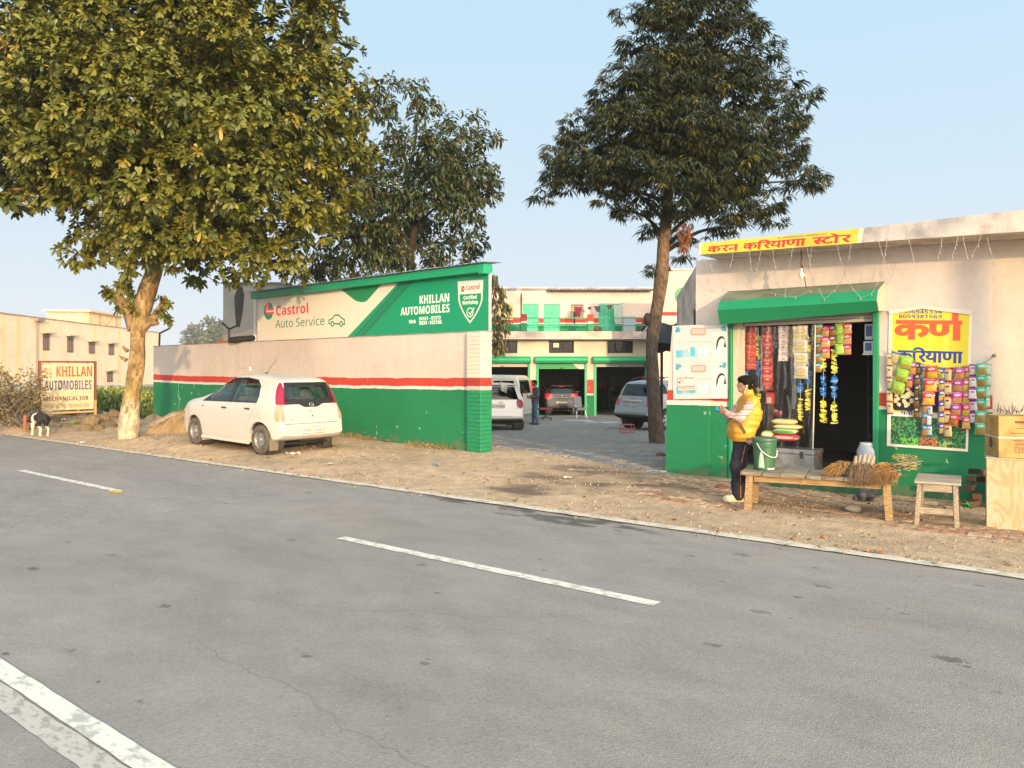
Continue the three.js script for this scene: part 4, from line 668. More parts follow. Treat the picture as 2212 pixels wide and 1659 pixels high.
{ // the little white lamp strings along the roof edge
const g=thing('string_lights','white wires of small unlit lamps drooping from the shop roof edge','string lights');SHOP.place(g);
const runs=[[[345,250],[360,320],[366,338],[382,360]],[[490,236],[486,270],[475,310],[463,358]],[[585,232],[594,285],[598,330],[608,357]],[[655,226],[648,268],[630,330],[612,352]],[[725,220],[733,280],[742,318],[747,350]],[[845,210],[836,250],[822,340],[802,440],[797,478]],[[928,200],[936,250],[947,300],[940,332],[928,352]],[[957,198],[951,248],[945,300],[952,350],[962,385]],[[1107,188],[1124,270],[1140,325],[1160,385],[1200,450],[1245,502]],[[1190,185],[1176,260],[1158,345],[1130,410],[1090,460],[1030,508],[1002,452]],[[1335,100],[1350,160],[1372,240],[1395,300],[1412,350]],[[1415,70],[1405,150],[1390,240],[1378,292]],[[1510,60],[1530,160],[1552,245],[1562,312]],[[1728,133],[1722,190],[1713,232],[1704,262]],[[1825,125],[1812,180],[1804,202],[1788,262]],[[1850,124],[1856,178],[1862,200],[1876,262]],[[1250,502],[1310,478],[1345,412]],[[700,482],[740,480],[800,492],[860,498],[950,462]],[[1960,118],[1940,190],[1905,250]],[[1995,150],[2008,210],[2035,290]]];
for(const r of runs){
const up=r[0][1]<300,P=r.map(([x,y])=>{const d=y>385?0.30:up?0.572-0.25*sstep(300,400,y):0.30,h=SHOP.hit(...C6(x,y),d);return[h[0],h[1],d];});
const w=part('wire',tube(P,0.0025,24,4),std(rgb(0.40,0.38,0.34),0.6),g);
for(const p of P.slice(1))part('lamp',J(rod([p[0],p[1],p[2]],[p[0]+0.008,p[1]- 0.035,p[2]+0.006],0.004,0.006,6)),std(rgb(0.35,0.34,0.32),0.5),w);
}
// bare bulb on its rope
const b=thing('light_bulb','bare white bulb hanging on a knotted cord under the roof slab','bulb');SHOP.place(b);
const d=0.30,p0=SHOP.hit(...C6(893,232),d),p1=SHOP.hit(...C6(897,300),d),p2=SHOP.hit(...C6(897,338),d),p3=SHOP.hit(...C6(897,396),d),L=p2[1]- p3[1],w=L*0.28;
part('cord',J(tube([[p0[0],p0[1]+0.05,d],[p1[0],p1[1],d],[p2[0],p2[1],d]],0.008,12,6),tube([[p1[0],p1[1],d],[p2[0]+0.03,p2[1]- 0.05,d],[SHOP.hit(...C6(925,452),0.2)[0],SHOP.hit(...C6(925,452),0.2)[1],0.2]],0.006,16,5)),MAT.wire,b);
part('knot',new THREE.SphereGeometry(0.03,10,8).scale(0.8,1.5,0.8).translate(p1[0],p1[1],d),std(rgb(0.22,0.10,0.05),0.9),b);
part('holder',rod([p2[0],p2[1]+0.02,d],[p2[0],p2[1]- 0.03,d],0.018,0.024,10),MAT.whitePlastic,b);
part('glass',new THREE.LatheGeometry([[0.001,0],[w*0.62,0.10],[w,0.34],[w*0.92,0.52],[w*0.5,0.78],[w*0.42,1]].map(([r,t])=>new THREE.Vector2(r,t*L)),18).translate(p3[0],p3[1],d),std(rgb(0.75,0.70,0.58),0.25),b);
}
// ---------- packets, garlands and goods ----------
const PK=[0,1,2].map((k)=>gridGeo(8,10,(u,v)=>{ // a filled sachet, front side out: crimped ends, swollen middle
const e=Math.pow(Math.sin(Math.PI*clamp((v-0.06)/0.88,0,1)),0.55)*Math.pow(Math.sin(Math.PI*u),0.5),tw=(fbm(u*3+k*9,v*3,2,301+k)- 0.5)*0.10,pin=1-0.07*Math.sin(Math.PI*v);
return[(u-0.5)*pin,v-1,0.20*e+tw*e+0.02*Math.sin(u*20)*(v<0.07||v>0.93?1:0)];
}));
const PKB=PK.map((f)=>{const b=f.clone().scale(1,1,-0.35);return J(f,b);});
const STY={};
function packMat(top,body,seal,kind=0){ // print: coloured head, oval badge, contents seen in a window
const key=[top,body,seal,kind].join();if(STY[key])return STY[key];
return STY[key]=std(rgb(0.82,0.82,0.82),0.28,{side:THREE.DoubleSide,map:canvasTex(64,96,(x)=>{
const c=(a)=>css(...a);x.fillStyle=c(top);x.fillRect(0,0,64,96);
if(kind===0){x.fillStyle=c(body);x.fillRect(4,44,56,46);for(let k=0;k<60;k++){x.fillStyle=css(body[0]*rr(0.6,1.2),body[1]*rr(0.6,1.2),body[2]*rr(0.5,1.2));x.fillRect(4+rnd()*54,46+rnd()*42,3,3);}x.fillStyle=c([0.7,0.68,0.66]);x.beginPath();x.ellipse(32,24,18,9,-0.1,0,7);x.fill();x.fillStyle=c([0.45,0.06,0.06]);x.fillRect(20,21,24,5);}
if(kind===1){x.fillStyle=c(body);x.beginPath();x.ellipse(32,40,24,20,0,0,7);x.fill();x.fillStyle=c(seal);x.fillRect(8,66,48,16);x.fillStyle=c(top);x.fillRect(18,34,28,8);}
if(kind===2){x.fillStyle=c(body);x.fillRect(0,14,64,68);for(let k=0;k<90;k++){x.fillStyle=css(body[0]*rr(0.55,1.15),body[1]*rr(0.55,1.15),body[2]*rr(0.4,1.1));x.fillRect(rnd()*60,16+rnd()*60,5,4);}x.fillStyle=c(seal);x.fillRect(0,84,64,12);x.fillRect(14,24,30,12);}
if(kind===3){x.fillStyle=c(body);x.fillRect(6,8,52,34);x.beginPath();x.arc(32,62,15,0,7);x.fill();x.fillStyle=c(seal);x.beginPath();x.arc(32,62,10,0,7);x.fill();x.fillRect(12,18,40,5);}
x.fillStyle=c(seal);for(let k=0;k<64;k+=3){x.fillRect(k,0,1,6);x.fillRect(k,91,1,5);}
})});
}
function strip(C,x0,x1,y0,y1,n,m,label,d,o={}){ // a hanging strip of n packets
const t=thing('packet_strip',label,'packets',[0,0,0],0,o.group??'strips of packets hanging at the shop');SHOP.place(t);
const dx=o.drift??0,h=(y1-y0)/n;
for(let k=0;k<n;k++){
const cx=(x0+x1)/2+dx*k/Math.max(1,n-1),a=SHOP.hit(...C(cx -(x1-x0)/2,y0+k*h),d),b=SHOP.hit(...C(cx+(x1-x0)/2,y0+k*h+h*0.98),d);
const p=part('packet',pick(PKB),Array.isArray(m)?m[k%m.length]:m,t);p.scale.set((b[0]- a[0])*1.28,(a[1]- b[1])*1.03,(b[0]- a[0])*(o.fat??0.9));p.position.set((a[0]+b[0])/2,a[1],d+rr(0,0.012));p.rotation.set(rr(-0.04,0.14),rr(-0.25,0.25)+(o.turn??0),(o.tilt??0)+rr(-0.06,0.06));
}
const a=SHOP.hit(...C((x0+x1)/2,y0-8),d),b=SHOP.hit(...C((x0+x1)/2+dx,y1),d);part('thread',rod([a[0],a[1],d-0.01],[b[0],b[1],d-0.01],0.0025,0.0025,4),MAT.whitePlastic,t);
return t;
}
const GP='spice packet strips strung on the wall',w=(a,b,c)=>[a,b,c];
const PURP=[0.22,0.02,0.20],ORNG=[0.50,0.25,0.06],BRWN=[0.26,0.13,0.04],GRN=[0.02,0.30,0.16],LIME=[0.25,0.48,0.03],REDC=[0.55,0.02,0.05],YEL=[0.68,0.50,0.06],TEAL=[0.01,0.16,0.13],BLUE=[0.02,0.10,0.42],SNACK=[0.62,0.52,0.30],DK=[0.03,0.02,0.02],PINKC=[0.62,0.03,0.20],GLD=[0.42,0.28,0.05];
{
const d=SD+0.06,o={group:GP};
strip(C9,150,208,200,925,5,packMat(SNACK,SNACK,[0.25,0.04,0.04],2),'narrow strip of clear snack packets with maroon seals, leftmost on the wall string',d,{...o,drift:-2});
strip(C9,212,322,180,330,1,packMat(BLUE,SNACK,YEL,2),'single clear snack packet with blue head hung tilted near the string\'s left end',d+0.02,{...o,tilt:-0.25});
strip(C9,205,285,330,590,2,packMat([0.4,0.4,0.4],[0.42,0.42,0.42],YEL,2),'short strip of silver packets under the blue headed snack packet',d,o);
strip(C9,328,455,225,685,3,packMat(LIME,[0.35,0.6,0.08],[0.5,0.2,0.1],1),'three lime green packets slanting down to the left',d+0.03,{...o,drift:-95,tilt:-0.22});
strip(C9,430,500,290,605,2,packMat(PURP,ORNG,YEL,0),'two purple headed orange packets beside the lime green ones',d+0.01,{...o,drift:-45,tilt:-0.12});
strip(C9,482,545,305,970,5,packMat(DK,BRWN,REDC,0),'strip of five black headed brown packets left of the middle',d,{...o,drift:-10});
strip(C9,535,578,320,830,4,packMat(TEAL,[0.02,0.12,0.10],GLD,1),'dark teal packets turned edgewise beside the black headed ones',d-0.01,{...o,turn:0.5});
strip(C9,572,638,345,1190,6,packMat([0.01,0.20,0.38],ORNG,REDC,0),'long strip of six sky blue and orange packets',d,o);
strip(C9,636,682,820,1190,3,packMat([0.35,0.42,0.48],[0.4,0.48,0.54],BLUE,2),'silver blue packet backs hanging beside the long sky blue strip',d,{...o,turn:0.4});
strip(C9,622,742,340,815,3,packMat([0.60,0.03,0.03],[0.62,0.40,0.05],[0.7,0.66,0.6],0),'three large red and yellow packets with white badges',d+0.035,{...o,drift:-32});
strip(C9,742,802,360,610,2,packMat(TEAL,YEL,GLD,1),'two teal packets with yellow print right of the large red ones',d,o);
strip(C9,772,838,370,1165,6,packMat([0.03,0.05,0.36],[0.52,0.40,0.06],REDC,0),'long strip of six dark blue and yellow packets',d,o);
strip(C9,838,920,370,1215,5,packMat([0.62,0.24,0.06],SNACK,[0.20,0.02,0.03],2),'long strip of orange topped noodle snack packets in the middle',d+0.01,o);
strip(C9,912,978,365,920,4,packMat([0.62,0.05,0.05],ORNG,PURP,0),'red packets half hidden behind the purple ones',d-0.01,o);
strip(C9,965,1068,365,950,4,packMat([0.34,0.03,0.34],ORNG,YEL,0),'four bright purple packets with orange contents drifting left',d+0.03,{...o,drift:-40,tilt:-0.05});
strip(C9,905,1012,920,1080,1,packMat([0.60,0.02,0.06],[0.45,0.20,0.03],YEL,0),'single red packet hanging lowest under the purple ones',d+0.03,{...o,tilt:-0.08});
strip(C9,1060,1146,350,1105,5,packMat([0.52,0.01,0.09],[0.50,0.40,0.07],[0.7,0.65,0.6],0),'strip of five crimson packets with yellow seeds',d,o);
strip(C9,1148,1228,322,1045,5,packMat([0.20,0.02,0.22],[0.60,0.58,0.58],PURP,2),'strip of five violet packets with white fronts',d+0.01,o);
strip(C9,1230,1340,308,1175,6,packMat([0.02,0.38,0.20],[0.34,0.20,0.05],[0.65,0.65,0.6],0),'longest strip of six emerald green packets with brown contents',d+0.02,{...o,drift:-10});
strip(C9,1342,1392,325,850,4,packMat([0.05,0.22,0.14],[0.40,0.45,0.42],GRN,2),'silver green packet backs at the right end of the wall string',d,{...o,turn:0.6});
const q=[[165,140],[330,215],[520,300],[800,362],[1060,350],[1300,305],[1432,232]].map(([x,y])=>{const h=SHOP.hit(...C9(x,y),d+0.01);return[h[0],h[1],d+0.01];});
const st=solo('packet_string',tube(q,0.006,40,5),std(rgb(0.30,0.27,0.22),0.8),'sagging string across the wall from which the spice packets hang','string');SHOP.place(st);
const k=thing('thorn_twigs','dry thorny twigs tied at the right end of the packet string','twigs');SHOP.place(k);
for(let i=0;i<26;i++){const low=i>9,c=low?[rr(1470,1790),rr(880,935)]:[1432+rr(-20,20),235+rr(-20,20)],e=low?[c[0]+rr(-70,70),c[1]- rr(10,130)]:[c[0]+rr(-45,45),c[1]+rr(-45,45)],a=SHOP.hit(...C9(...c),SD+0.05),b=SHOP.hit(...C9(...e),SD+0.08);part('twig',rod([a[0],a[1],SD+0.05],[b[0],b[1],SD+0.1+rr(0,0.05)],0.006,0.002,5),std(rgb(0.10,0.075,0.05),0.9),k);}
}
{ // goods inside the doorway
const o={group:'packet strips hanging in the shop doorway'},L=-0.30,N=-0.20;
strip(C7,716,776,105,420,7,packMat([0.55,0.03,0.02],[0.62,0.08,0.04],GLD,3),'orange red sachet strip hanging near the left side of the doorway',L,{...o,fat:0.3});
strip(C7,820,848,190,575,7,packMat([0.18,0.48,0.60],[0.6,0.35,0.12],[0.6,0.6,0.6],3),'narrow sky blue sachet strip beside the long red one',L,{...o,fat:0.3});
strip(C7,834,898,108,572,8,packMat([0.42,0.02,0.03],[0.50,0.10,0.07],[0.6,0.4,0.2],3),'long dark red sachet strip hanging above the trunk',L+0.03,{...o,fat:0.3});
strip(C10,350,458,150,485,3,packMat([0.02,0.02,0.02],[0.10,0.12,0.12],[0.3,0.3,0.3],3),'black and silver sachets hanging left of the white strip',L-0.05,{...o,fat:0.4});
strip(C10,456,576,128,672,6,packMat([0.66,0.62,0.58],[0.68,0.64,0.60],[0.55,0.08,0.14],3),'white sachet strip with pink print in the doorway',L+0.02,{...o,fat:0.25});
strip(C10,577,690,140,620,5,packMat([0.30,0.20,0.04],[0.40,0.28,0.06],[0.55,0.42,0.12],3),'gold brown sachet strip between the white and the large pale packets',L,{...o,fat:0.25});
strip(C10,686,866,130,942,4,packMat([0.66,0.62,0.58],[0.62,0.45,0.16],[0.62,0.50,0.05],1),'four large pale tea packets with yellow hearts',N,{...o,drift:20,fat:0.6});
strip(C10,1002,1106,100,845,5,packMat([0.01,0.24,0.20],[0.36,0.20,0.05],REDC,0),'five teal and brown packets at the edge of the plastic sheet',N,{...o,drift:-8});
strip(C10,1106,1220,130,632,3,packMat([0.52,0.02,0.12],[0.52,0.38,0.10],PINKC,0),'three crimson pink packets right of the teal ones',N,o);
strip(C10,1220,1316,120,442,2,packMat([0.06,0.03,0.03],[0.34,0.18,0.04],REDC,0),'two dark brown packets in the middle of the open doorway',N,o);
strip(C10,1334,1446,95,570,3,packMat([0.24,0.46,0.03],[0.40,0.58,0.10],[0.5,0.6,0.2],1),'three lime green packets at the right of the doorway',N,o);
strip(C10,1442,1552,95,576,3,packMat([0.46,0.02,0.10],[0.50,0.35,0.10],PINKC,0),'three crimson packets, last strip on the right of the doorway',N,o);
// paper flower garlands: small folded blades on a thread
const blade=[0,1,2].map((k)=>gridGeo(3,2,(u,v)=>[(u-0.5)*1.0,(v-0.5)*(0.34+0.12*Math.sin(u*3+k))+0.10*Math.sin(u*5+k),0.25*(u-0.5)*(k-1)+0.12*Math.sin(u*4+k*2)]));
const gm={y:std(rgb(0.62,0.54,0.03),0.5,{side:THREE.DoubleSide}),b:std(rgb(0.02,0.16,0.48),0.4,{side:THREE.DoubleSide})};
const garland=(C,x0,x1,segs,label,d,kx=1)=>{
const t=thing('paper_garland',label,'garland',[0,0,0],0,'yellow and blue paper garlands in the doorway');SHOP.place(t);
const a=SHOP.hit(...C((x0+x1)/2,segs[0][1]- 60),d),b=SHOP.hit(...C((x0+x1)/2,segs[segs.length-1][2]),d);part('thread',rod([a[0],a[1],d],[b[0],b[1],d],0.0025,0.0025,4),MAT.whitePlastic,t);
for(const[c,y0,y1]of segs){const p0=SHOP.hit(...C(x0,y0),d),p1=SHOP.hit(...C(x1,y1),d),wd=p1[0]- p0[0],n=Math.max(3,Math.round((p0[1]- p1[1])/0.022)),list=[];
for(let k=0;k<n;k++){const q=pick(blade).clone().scale(wd*rr(0.95,1.35),wd*0.75,wd).rotateZ(rr(-0.35,0.35)).rotateY(rr(-1,1)).translate((p0[0]+p1[0])/2+rr(-0.006,0.006),lerp(p0[1],p1[1],(k+0.5)/n),d);list.push(q);}
part(c==='y'?'yellow_petals':'blue_petals',J(list),gm[c],t).userData.kind='stuff';}
};
garland(C7,678,714,[['y',205,365],['b',368,470]],'yellow over blue garland nearest the left door jamb',L-0.04);
garland(C7,784,814,[['y',170,345],['b',350,470],['y',555,640]],'garland between the orange red and the dark red sachet strips',L-0.04);
garland(C10,742,812,[['b',950,1165],['y',1250,1590]],'garland hanging below the large pale tea packets',N-0.03);
garland(C10,856,928,[['y',290,640],['b',645,1040],['y',1090,1430]],'garland along the edge of the plastic sheet',N-0.05);
garland(C10,1092,1172,[['y',640,822],['b',880,1212],['y',1280,1622]],'garland hanging below the crimson pink packets',N-0.02);
garland(C10,1262,1342,[['y',500,860],['b',890,1242],['y',1300,1642]],'garland hanging alone in the dark right half of the doorway',N-0.02);
// clear plastic sheet over the left half, with soft vertical folds
const c=[C7(612,100),C7(1216,100),C7(1190,1000),C7(850,1000)].map((p)=>SHOP.hit(...p,-0.13)),s0=c[0][0]+0.05,s1=c[1][0],yT=c[0][1]- 0.03,yB=SHOP.hit(...C7(1100,1000),-0.08)[1];
const sheetM=new THREE.MeshPhysicalMaterial({color:rgb(0.95,0.95,0.95),roughness:0.12,transmission:1,thickness:0,ior:1.45,side:THREE.DoubleSide});
const ps=solo('plastic_sheet',gridGeo(90,24,(u,v)=>[lerp(s0,s1,u)- 0.02*v,lerp(yT,yB,v),-0.135+0.022*Math.sin(u*34+2*Math.sin(v*3))*(0.3+0.7*v)+0.012*Math.sin(u*80+v*5)+0.05*v]),sheetM,'clear plastic sheet hanging in soft folds over the left half of the doorway','plastic sheet');SHOP.place(ps);
const hem=solo('sheet_hem',tube([[s1+0.004,yT,-0.13],[s1-0.003,lerp(yT,yB,0.4),-0.12],[s1-0.016,yB,-0.085]],0.011,20,6),std(rgb(0.55,0.50,0.40),0.15),'rolled shiny hem along the right edge of the plastic sheet','plastic hem');SHOP.place(hem);
for(const[x0,x1,y0,y1,wh]of[[500,535,670,1100,'leftmost, highest'],[615,680,620,1420,'longest'],[560,600,1200,1590,'lowest']]){const a=SHOP.hit(...C10(x0,y0),-0.4),b=SHOP.hit(...C10(x1,y1),-0.4);const m=solo('plastic_band',gridGeo(3,12,(u,v)=>[lerp(a[0],b[0],u)+0.04*Math.sin(v*3),lerp(a[1],b[1],v),-0.4+0.03*Math.sin(v*4+u)]),std(rgb(0.10,0.115,0.13),0.35),`${wh} grey plastic band drooping in the dark behind the plastic sheet`,'plastic band','grey plastic bands behind the sheet');SHOP.place(m);}
// galvanised trunk
const ta=SHOP.hit(...C7(912,1000),0.02),tb=SHOP.hit(...C7(1205,1002),0.02),tw=tb[0]- ta[0]+0.25,top=ta[1];
const tr=thing('metal_trunk','galvanised metal trunk standing in the doorway behind the bench','trunk',SHOP.world(tb[0]- tw/2,FLOOR+0.003,-0.18),SHOP.a),gal=std(rgb(0.34,0.345,0.35),0.45,{metalness:0.55,map:rep(T_PATCH,0.7)});
part('box',rbx(-tw/2,tw/2,0,top-FLOOR-0.075,-0.22,0.2,0.012),gal,tr);part('lid',rbx(-tw/2-0.01,tw/2+0.01,top-FLOOR-0.072,top-FLOOR,-0.23,0.21,0.015),gal,tr);for(const s of[-0.3,0.3])part('clasp',rbx(s*tw-0.025,s*tw+0.025,top-FLOOR-0.13,top-FLOOR-0.03,0.205,0.222,0.006),MAT.iron,tr);part('hinge',rbx(tw/2+0.0,tw/2+0.02,top-FLOOR-0.14,top-FLOOR-0.05,-0.04,0.02,0.006),std(rgb(0.3,0.05,0.04),0.6),tr);
// sacks on the trunk
const sack=(label,x0,x1,y0,y1,col,print,d)=>{const a=SHOP.hit(...C7(x0,y0),d),b=SHOP.hit(...C7(x1,y1),d),g=new THREE.SphereGeometry(0.5,20,12),p=g.attributes.position;for(let i=0;i<p.count;i++){const x=p.getX(i),y=p.getY(i),z=p.getZ(i),sx=Math.sign(x)*Math.pow(Math.abs(x)*2,0.6)/2,sz=Math.sign(z)*Math.pow(Math.abs(z)*2,0.6)/2;p.setXYZ(i,sx,y*(1+0.25*(fbm(x*6+3,z*6+3,2,311)- 0.5)),sz);}g.computeVertexNormals();const o=solo('sack',g,std(0xffffff,0.4,{map:canvasTex(128,64,(x)=>{x.fillStyle=css(...col);x.fillRect(0,0,128,64);for(const[c,X,Y,W2,H2]of print){x.fillStyle=css(...c);x.beginPath();x.ellipse(X,Y,W2,H2,0,0,7);x.fill();x.beginPath();x.ellipse((X+64)%128,Y,W2,H2,0,0,7);x.fill();}})}),label,'sack','grain sacks stacked on the trunk');o.scale.set(b[0]- a[0],(a[1]- b[1])*1.12,0.3);o.position.copy(SHOP.world((a[0]+b[0])/2,(a[1]+b[1])/2,d));o.rotation.y=SHOP.a;return o;};
sack('red and pink sack at the bottom of the stack on the trunk',912,1100,892,950,[0.50,0.04,0.08],[[[0.62,0.35,0.25],30,30,16,8],[[0.6,0.3,0.1],60,34,10,6]],-0.10);
sack('white sack with green print, second from the bottom of the stack',918,1085,850,898,[0.55,0.60,0.35],[[[0.05,0.35,0.06],34,32,20,9]],-0.11);
sack('cream sack with yellow ends under the top sack',915,1120,822,864,[0.62,0.54,0.30],[[[0.65,0.46,0.08],8,32,12,16]],-0.10);
sack('plain yellow sack on top of the stack',905,1082,782,828,[0.60,0.50,0.22],[],-0.12);
sack('yellow bag between bucket and stack of sacks',832,916,872,925,[0.64,0.52,0.12],[[[0.62,0.6,0.55],40,30,14,8]],-0.08);
// shelves, cartons and jars in the dim room
const rk=thing('shelf_rack','dark steel shelf rack standing deep in the shop room','rack',SHOP.world(DOOR.r0-0.1,FLOOR+0.003,-2.2),SHOP.a),rs=std(rgb(0.06,0.06,0.065),0.6);
for(const y of[0.4,1.0,1.6,2.1])part('shelf',bx(-0.5,0.45,y,y+0.03,-0.2,0.2),rs,rk);for(const[a,b]of[[-0.5,-0.2],[0.42,-0.2],[-0.5,0.17],[0.42,0.17]])part('upright',bx(a,a+0.03,0,2.3,b,b+0.03),rs,rk);
for(const[x0,x1,y0,y1,lab]of[[1768,1916,100,338,'upper white carton with blue print high at the right door jamb'],[1750,1916,365,552,'lower white carton with blue print high at the right door jamb']]){const a=SHOP.hit(...C10(x0,y0),-0.35),b=SHOP.hit(...C10(x1+60,y1),-0.35);const o=solo('carton',rbx(a[0],b[0],b[1],a[1],-0.55,-0.35,0.006),[0].map(()=>std(0xffffff,0.6,{map:canvasTex(96,96,(x)=>{x.fillStyle=css(0.62,0.64,0.68);x.fillRect(0,0,96,96);x.fillStyle=css(0.08,0.12,0.32);x.fillRect(10,14,44,62);x.fillStyle=css(0.16,0.18,0.28);x.fillRect(62,10,26,76);x.fillStyle=css(0.6,0.62,0.66);for(let k=0;k<5;k++){x.beginPath();x.arc(75,18+k*15,5,0,7);x.fill();}})}))[0],lab,'carton','white and blue cartons by the door jamb');const g=o.geometry,u=g.attributes.uv;for(let i=0;i<u.count;i++)u.setXY(i,(u.getX(i)- a[0])/(b[0]- a[0]),(u.getY(i)- b[1])/(a[1]- b[1]));SHOP.place(o);const bar=0;}
{const a=SHOP.hit(...C10(1740,556),-0.35),b=SHOP.hit(...C10(1990,556),-0.35);const o=solo('wall_shelf',bx(a[0],b[0],a[1]- 0.02,a[1]- 0.001,-0.6,-0.33),MAT.whitePlastic,'thin white shelf carrying the two cartons','shelf');SHOP.place(o);}
const things=[['red_box','red box with a plain grey label behind the plastic sheet','box',245,350,1160,1340,[0.42,0.04,0.03],-0.42],['packet_pile','pile of dark red packets behind the plastic sheet above the trunk','packets',350,540,1400,1535,[0.26,0.03,0.05],-0.45]];
for(const[n,lab,cat,x0,x1,y0,y1,col,d]of things){const a=SHOP.hit(...C10(x0,y0),d),b=SHOP.hit(...C10(x1,y1),d);const t=thing(n,lab,cat);SHOP.place(t);if(n==='red_box'){part('box',rbx(a[0],b[0],b[1],a[1],d-0.1,d,0.006),std(rgb(...col),0.5),t);part('label',bx(a[0]+0.02,b[0]- 0.02,b[1]+0.02,lerp(b[1],a[1],0.62),d+0.001,d+0.004),std(rgb(0.42,0.40,0.36),0.6),t);part('stand',bx(a[0]+0.02,b[0]- 0.02,FLOOR+0.003,b[1]- 0.001,d-0.1,d-0.02),std(rgb(0.08,0.06,0.05),0.8),t);}else for(let k=0;k<6;k++){const p=part('packet',pick(PKB),packMat(col,[0.30,0.05,0.06],[0.4,0.3,0.1],3),t);p.scale.set((b[0]- a[0])*0.4,(a[1]- b[1])*0.6,0.1);p.position.set(lerp(a[0],b[0],rr(0.2,0.8)),lerp(b[1],a[1],0.6+0.4*(k/6)),d+k*0.02);p.rotation.z=rr(-0.5,0.5);}}
const jug=SHOP.hit(...C8(268,1105),-0.05);const jg=thing('plastic_jar','hazy white plastic jar standing at the right of the doorway','jar',SHOP.world(jug[0],FLOOR+0.003,-0.15),SHOP.a),jh=SHOP.hit(...C8(268,1030),-0.15)[1]- FLOOR;
part('jar',new THREE.LatheGeometry([[0.001,0],[0.13,0.0],[0.145,0.04],[0.145,jh*0.75],[0.11,jh*0.92],[0.09,jh*0.93]].map((p)=>new THREE.Vector2(...p)),20),std(rgb(0.36,0.40,0.46),0.25),jg);part('lid',rod([0,jh*0.93,0],[0,jh,0],0.10,0.10,18),MAT.whitePlastic,jg);
}
// ---------- trees ----------
function leafSet(buf,o,dir,up,len,wid,fold,bend,col){ // one leaf: two folded halves, bending towards its tip
const side=new V3().crossVectors(dir,up).normalize(),nrm=new V3().crossVectors(side,dir).normalize();
const P=(t,s,h)=>[o.x+dir.x*t*len+side.x*s*wid+nrm.x*h,o.y+dir.y*t*len+side.y*s*wid+nrm.y*h-bend*t*t*len,o.z+dir.z*t*len+side.z*s*wid+nrm.z*h];
const B=P(0,0,0),M=P(0.58,0,-fold*wid),L=P(0.58,-0.5,fold*wid*0.6),Rr=P(0.58,0.5,fold*wid*0.6),T=P(1,0,-fold*wid*0.4);
const i=buf.pos.length/3;buf.pos.push(...B,...L,...M,...Rr,...T);
for(let k=0;k<5;k++)buf.col.push(...col);
buf.idx.push(i,i+2,i+1,i,i+3,i+2,i+1,i+2,i+4,i+2,i+3,i+4);
}
function leafOb(buf,o,dir,up,len,wid,bend,col){ // a blunt, spoon-shaped leaf
const side=new V3().crossVectors(dir,up).normalize(),P=(t,s)=>[o.x+dir.x*t*len+side.x*s*wid,o.y+dir.y*t*len+side.y*s*wid-bend*t*t*len,o.z+dir.z*t*len+side.z*s*wid],i=buf.pos.length/3;
buf.pos.push(...P(0,0),...P(0.5,-0.40),...P(0.5,0.40),...P(0.85,-0.42),...P(0.85,0.42),...P(1.03,0));for(let k=0;k<6;k++)buf.col.push(...col);
buf.idx.push(i,i+2,i+1,i+1,i+2,i+3,i+2,i+4,i+3,i+3,i+4,i+5);
}
function leafGeo(buf){const g=new THREE.BufferGeometry();g.setAttribute('position',new THREE.Float32BufferAttribute(buf.pos,3));g.setAttribute('color',new THREE.Float32BufferAttribute(buf.col,3));g.setIndex(buf.idx);g.computeVertexNormals();return g;}
const LEAF=new THREE.MeshPhysicalMaterial({color:0xffffff,roughness:0.52,vertexColors:true,side:THREE.DoubleSide});
const randDir=()=>{const z=rr(-1,1),a=rr(0,6.2832),r=Math.sqrt(1-z*z);return new V3(r*Math.cos(a),z,r*Math.sin(a));};
function crown(lobes,per,cluster,o={}){ // lobes carry clumps, clumps carry leaf clusters; deeper down a sparse fill of larger leaves, coloured darker to deepen the shade
const buf={pos:[],col:[],idx:[]},rc=o.rc??0.5,flat=o.flat??0.8,keep=o.keep??0.6,cover=o.cover??2.6;
const buried=(p,M0,f)=>{for(const M of lobes)if(M!==M0&&p.distanceToSquared(M.c)<M.r*M.r*f)return true;return false;};
lobes.forEach((L,li)=>{
const nc=Math.max(3,Math.round(cover*L.r*L.r/(rc*rc)));
for(let q=0;q<nc;q++){
const d=randDir(),away=d.x*FX+d.z*FZ;if(away>0.4&&rnd()>keep)continue;
const c=L.c.clone().addScaledVector(new V3(d.x,d.y*L.fy,d.z),L.r*rr(0.80,1.0)),r=Math.min(rc,L.r*0.8)*rr(0.7,1.2),pal=rnd();if(buried(c,L,0.42))continue;
const n=Math.round(per*r*r/(rc*rc));
for(let k=0;k<n;k++){const e=randDir();if(e.dot(d)<-0.35)continue;const p=c.clone().addScaledVector(new V3(e.x,e.y*flat,e.z),r*rr(0.75,1.05));cluster(buf,p,e.multiplyScalar(0.75).addScaledVector(d,0.45).normalize(),pal,L,1);}
}
for(let k=0;k<(o.fill??16)*L.r*L.r;k++){const d=randDir(),p=L.c.clone().addScaledVector(d,L.r*rr(0.3,0.72));cluster(buf,p,d,0,L,1.5);}
});
return[leafGeo(buf)];
}
const BARK=(c,m=0.8)=>std(c,0.95,{map:rep(T_BARK,m),bumpMap:rep(T_BUMP,0.35),bumpScale:0.02});
const lobesAt=(list,conv,Z,fy=0.9)=>list.map(([x,y,r,dz])=>{const[px,py]=conv(x,y),[px2]=conv(x+r,y),z=Z+(dz??0);return{c:at(px,py,z),r:(px2-px)/FL*z,fy};});
const mixc=(a,b,t)=>a.map((v,i)=>lerp(v,b[i],t));
const ID=(x,y)=>[x,y];
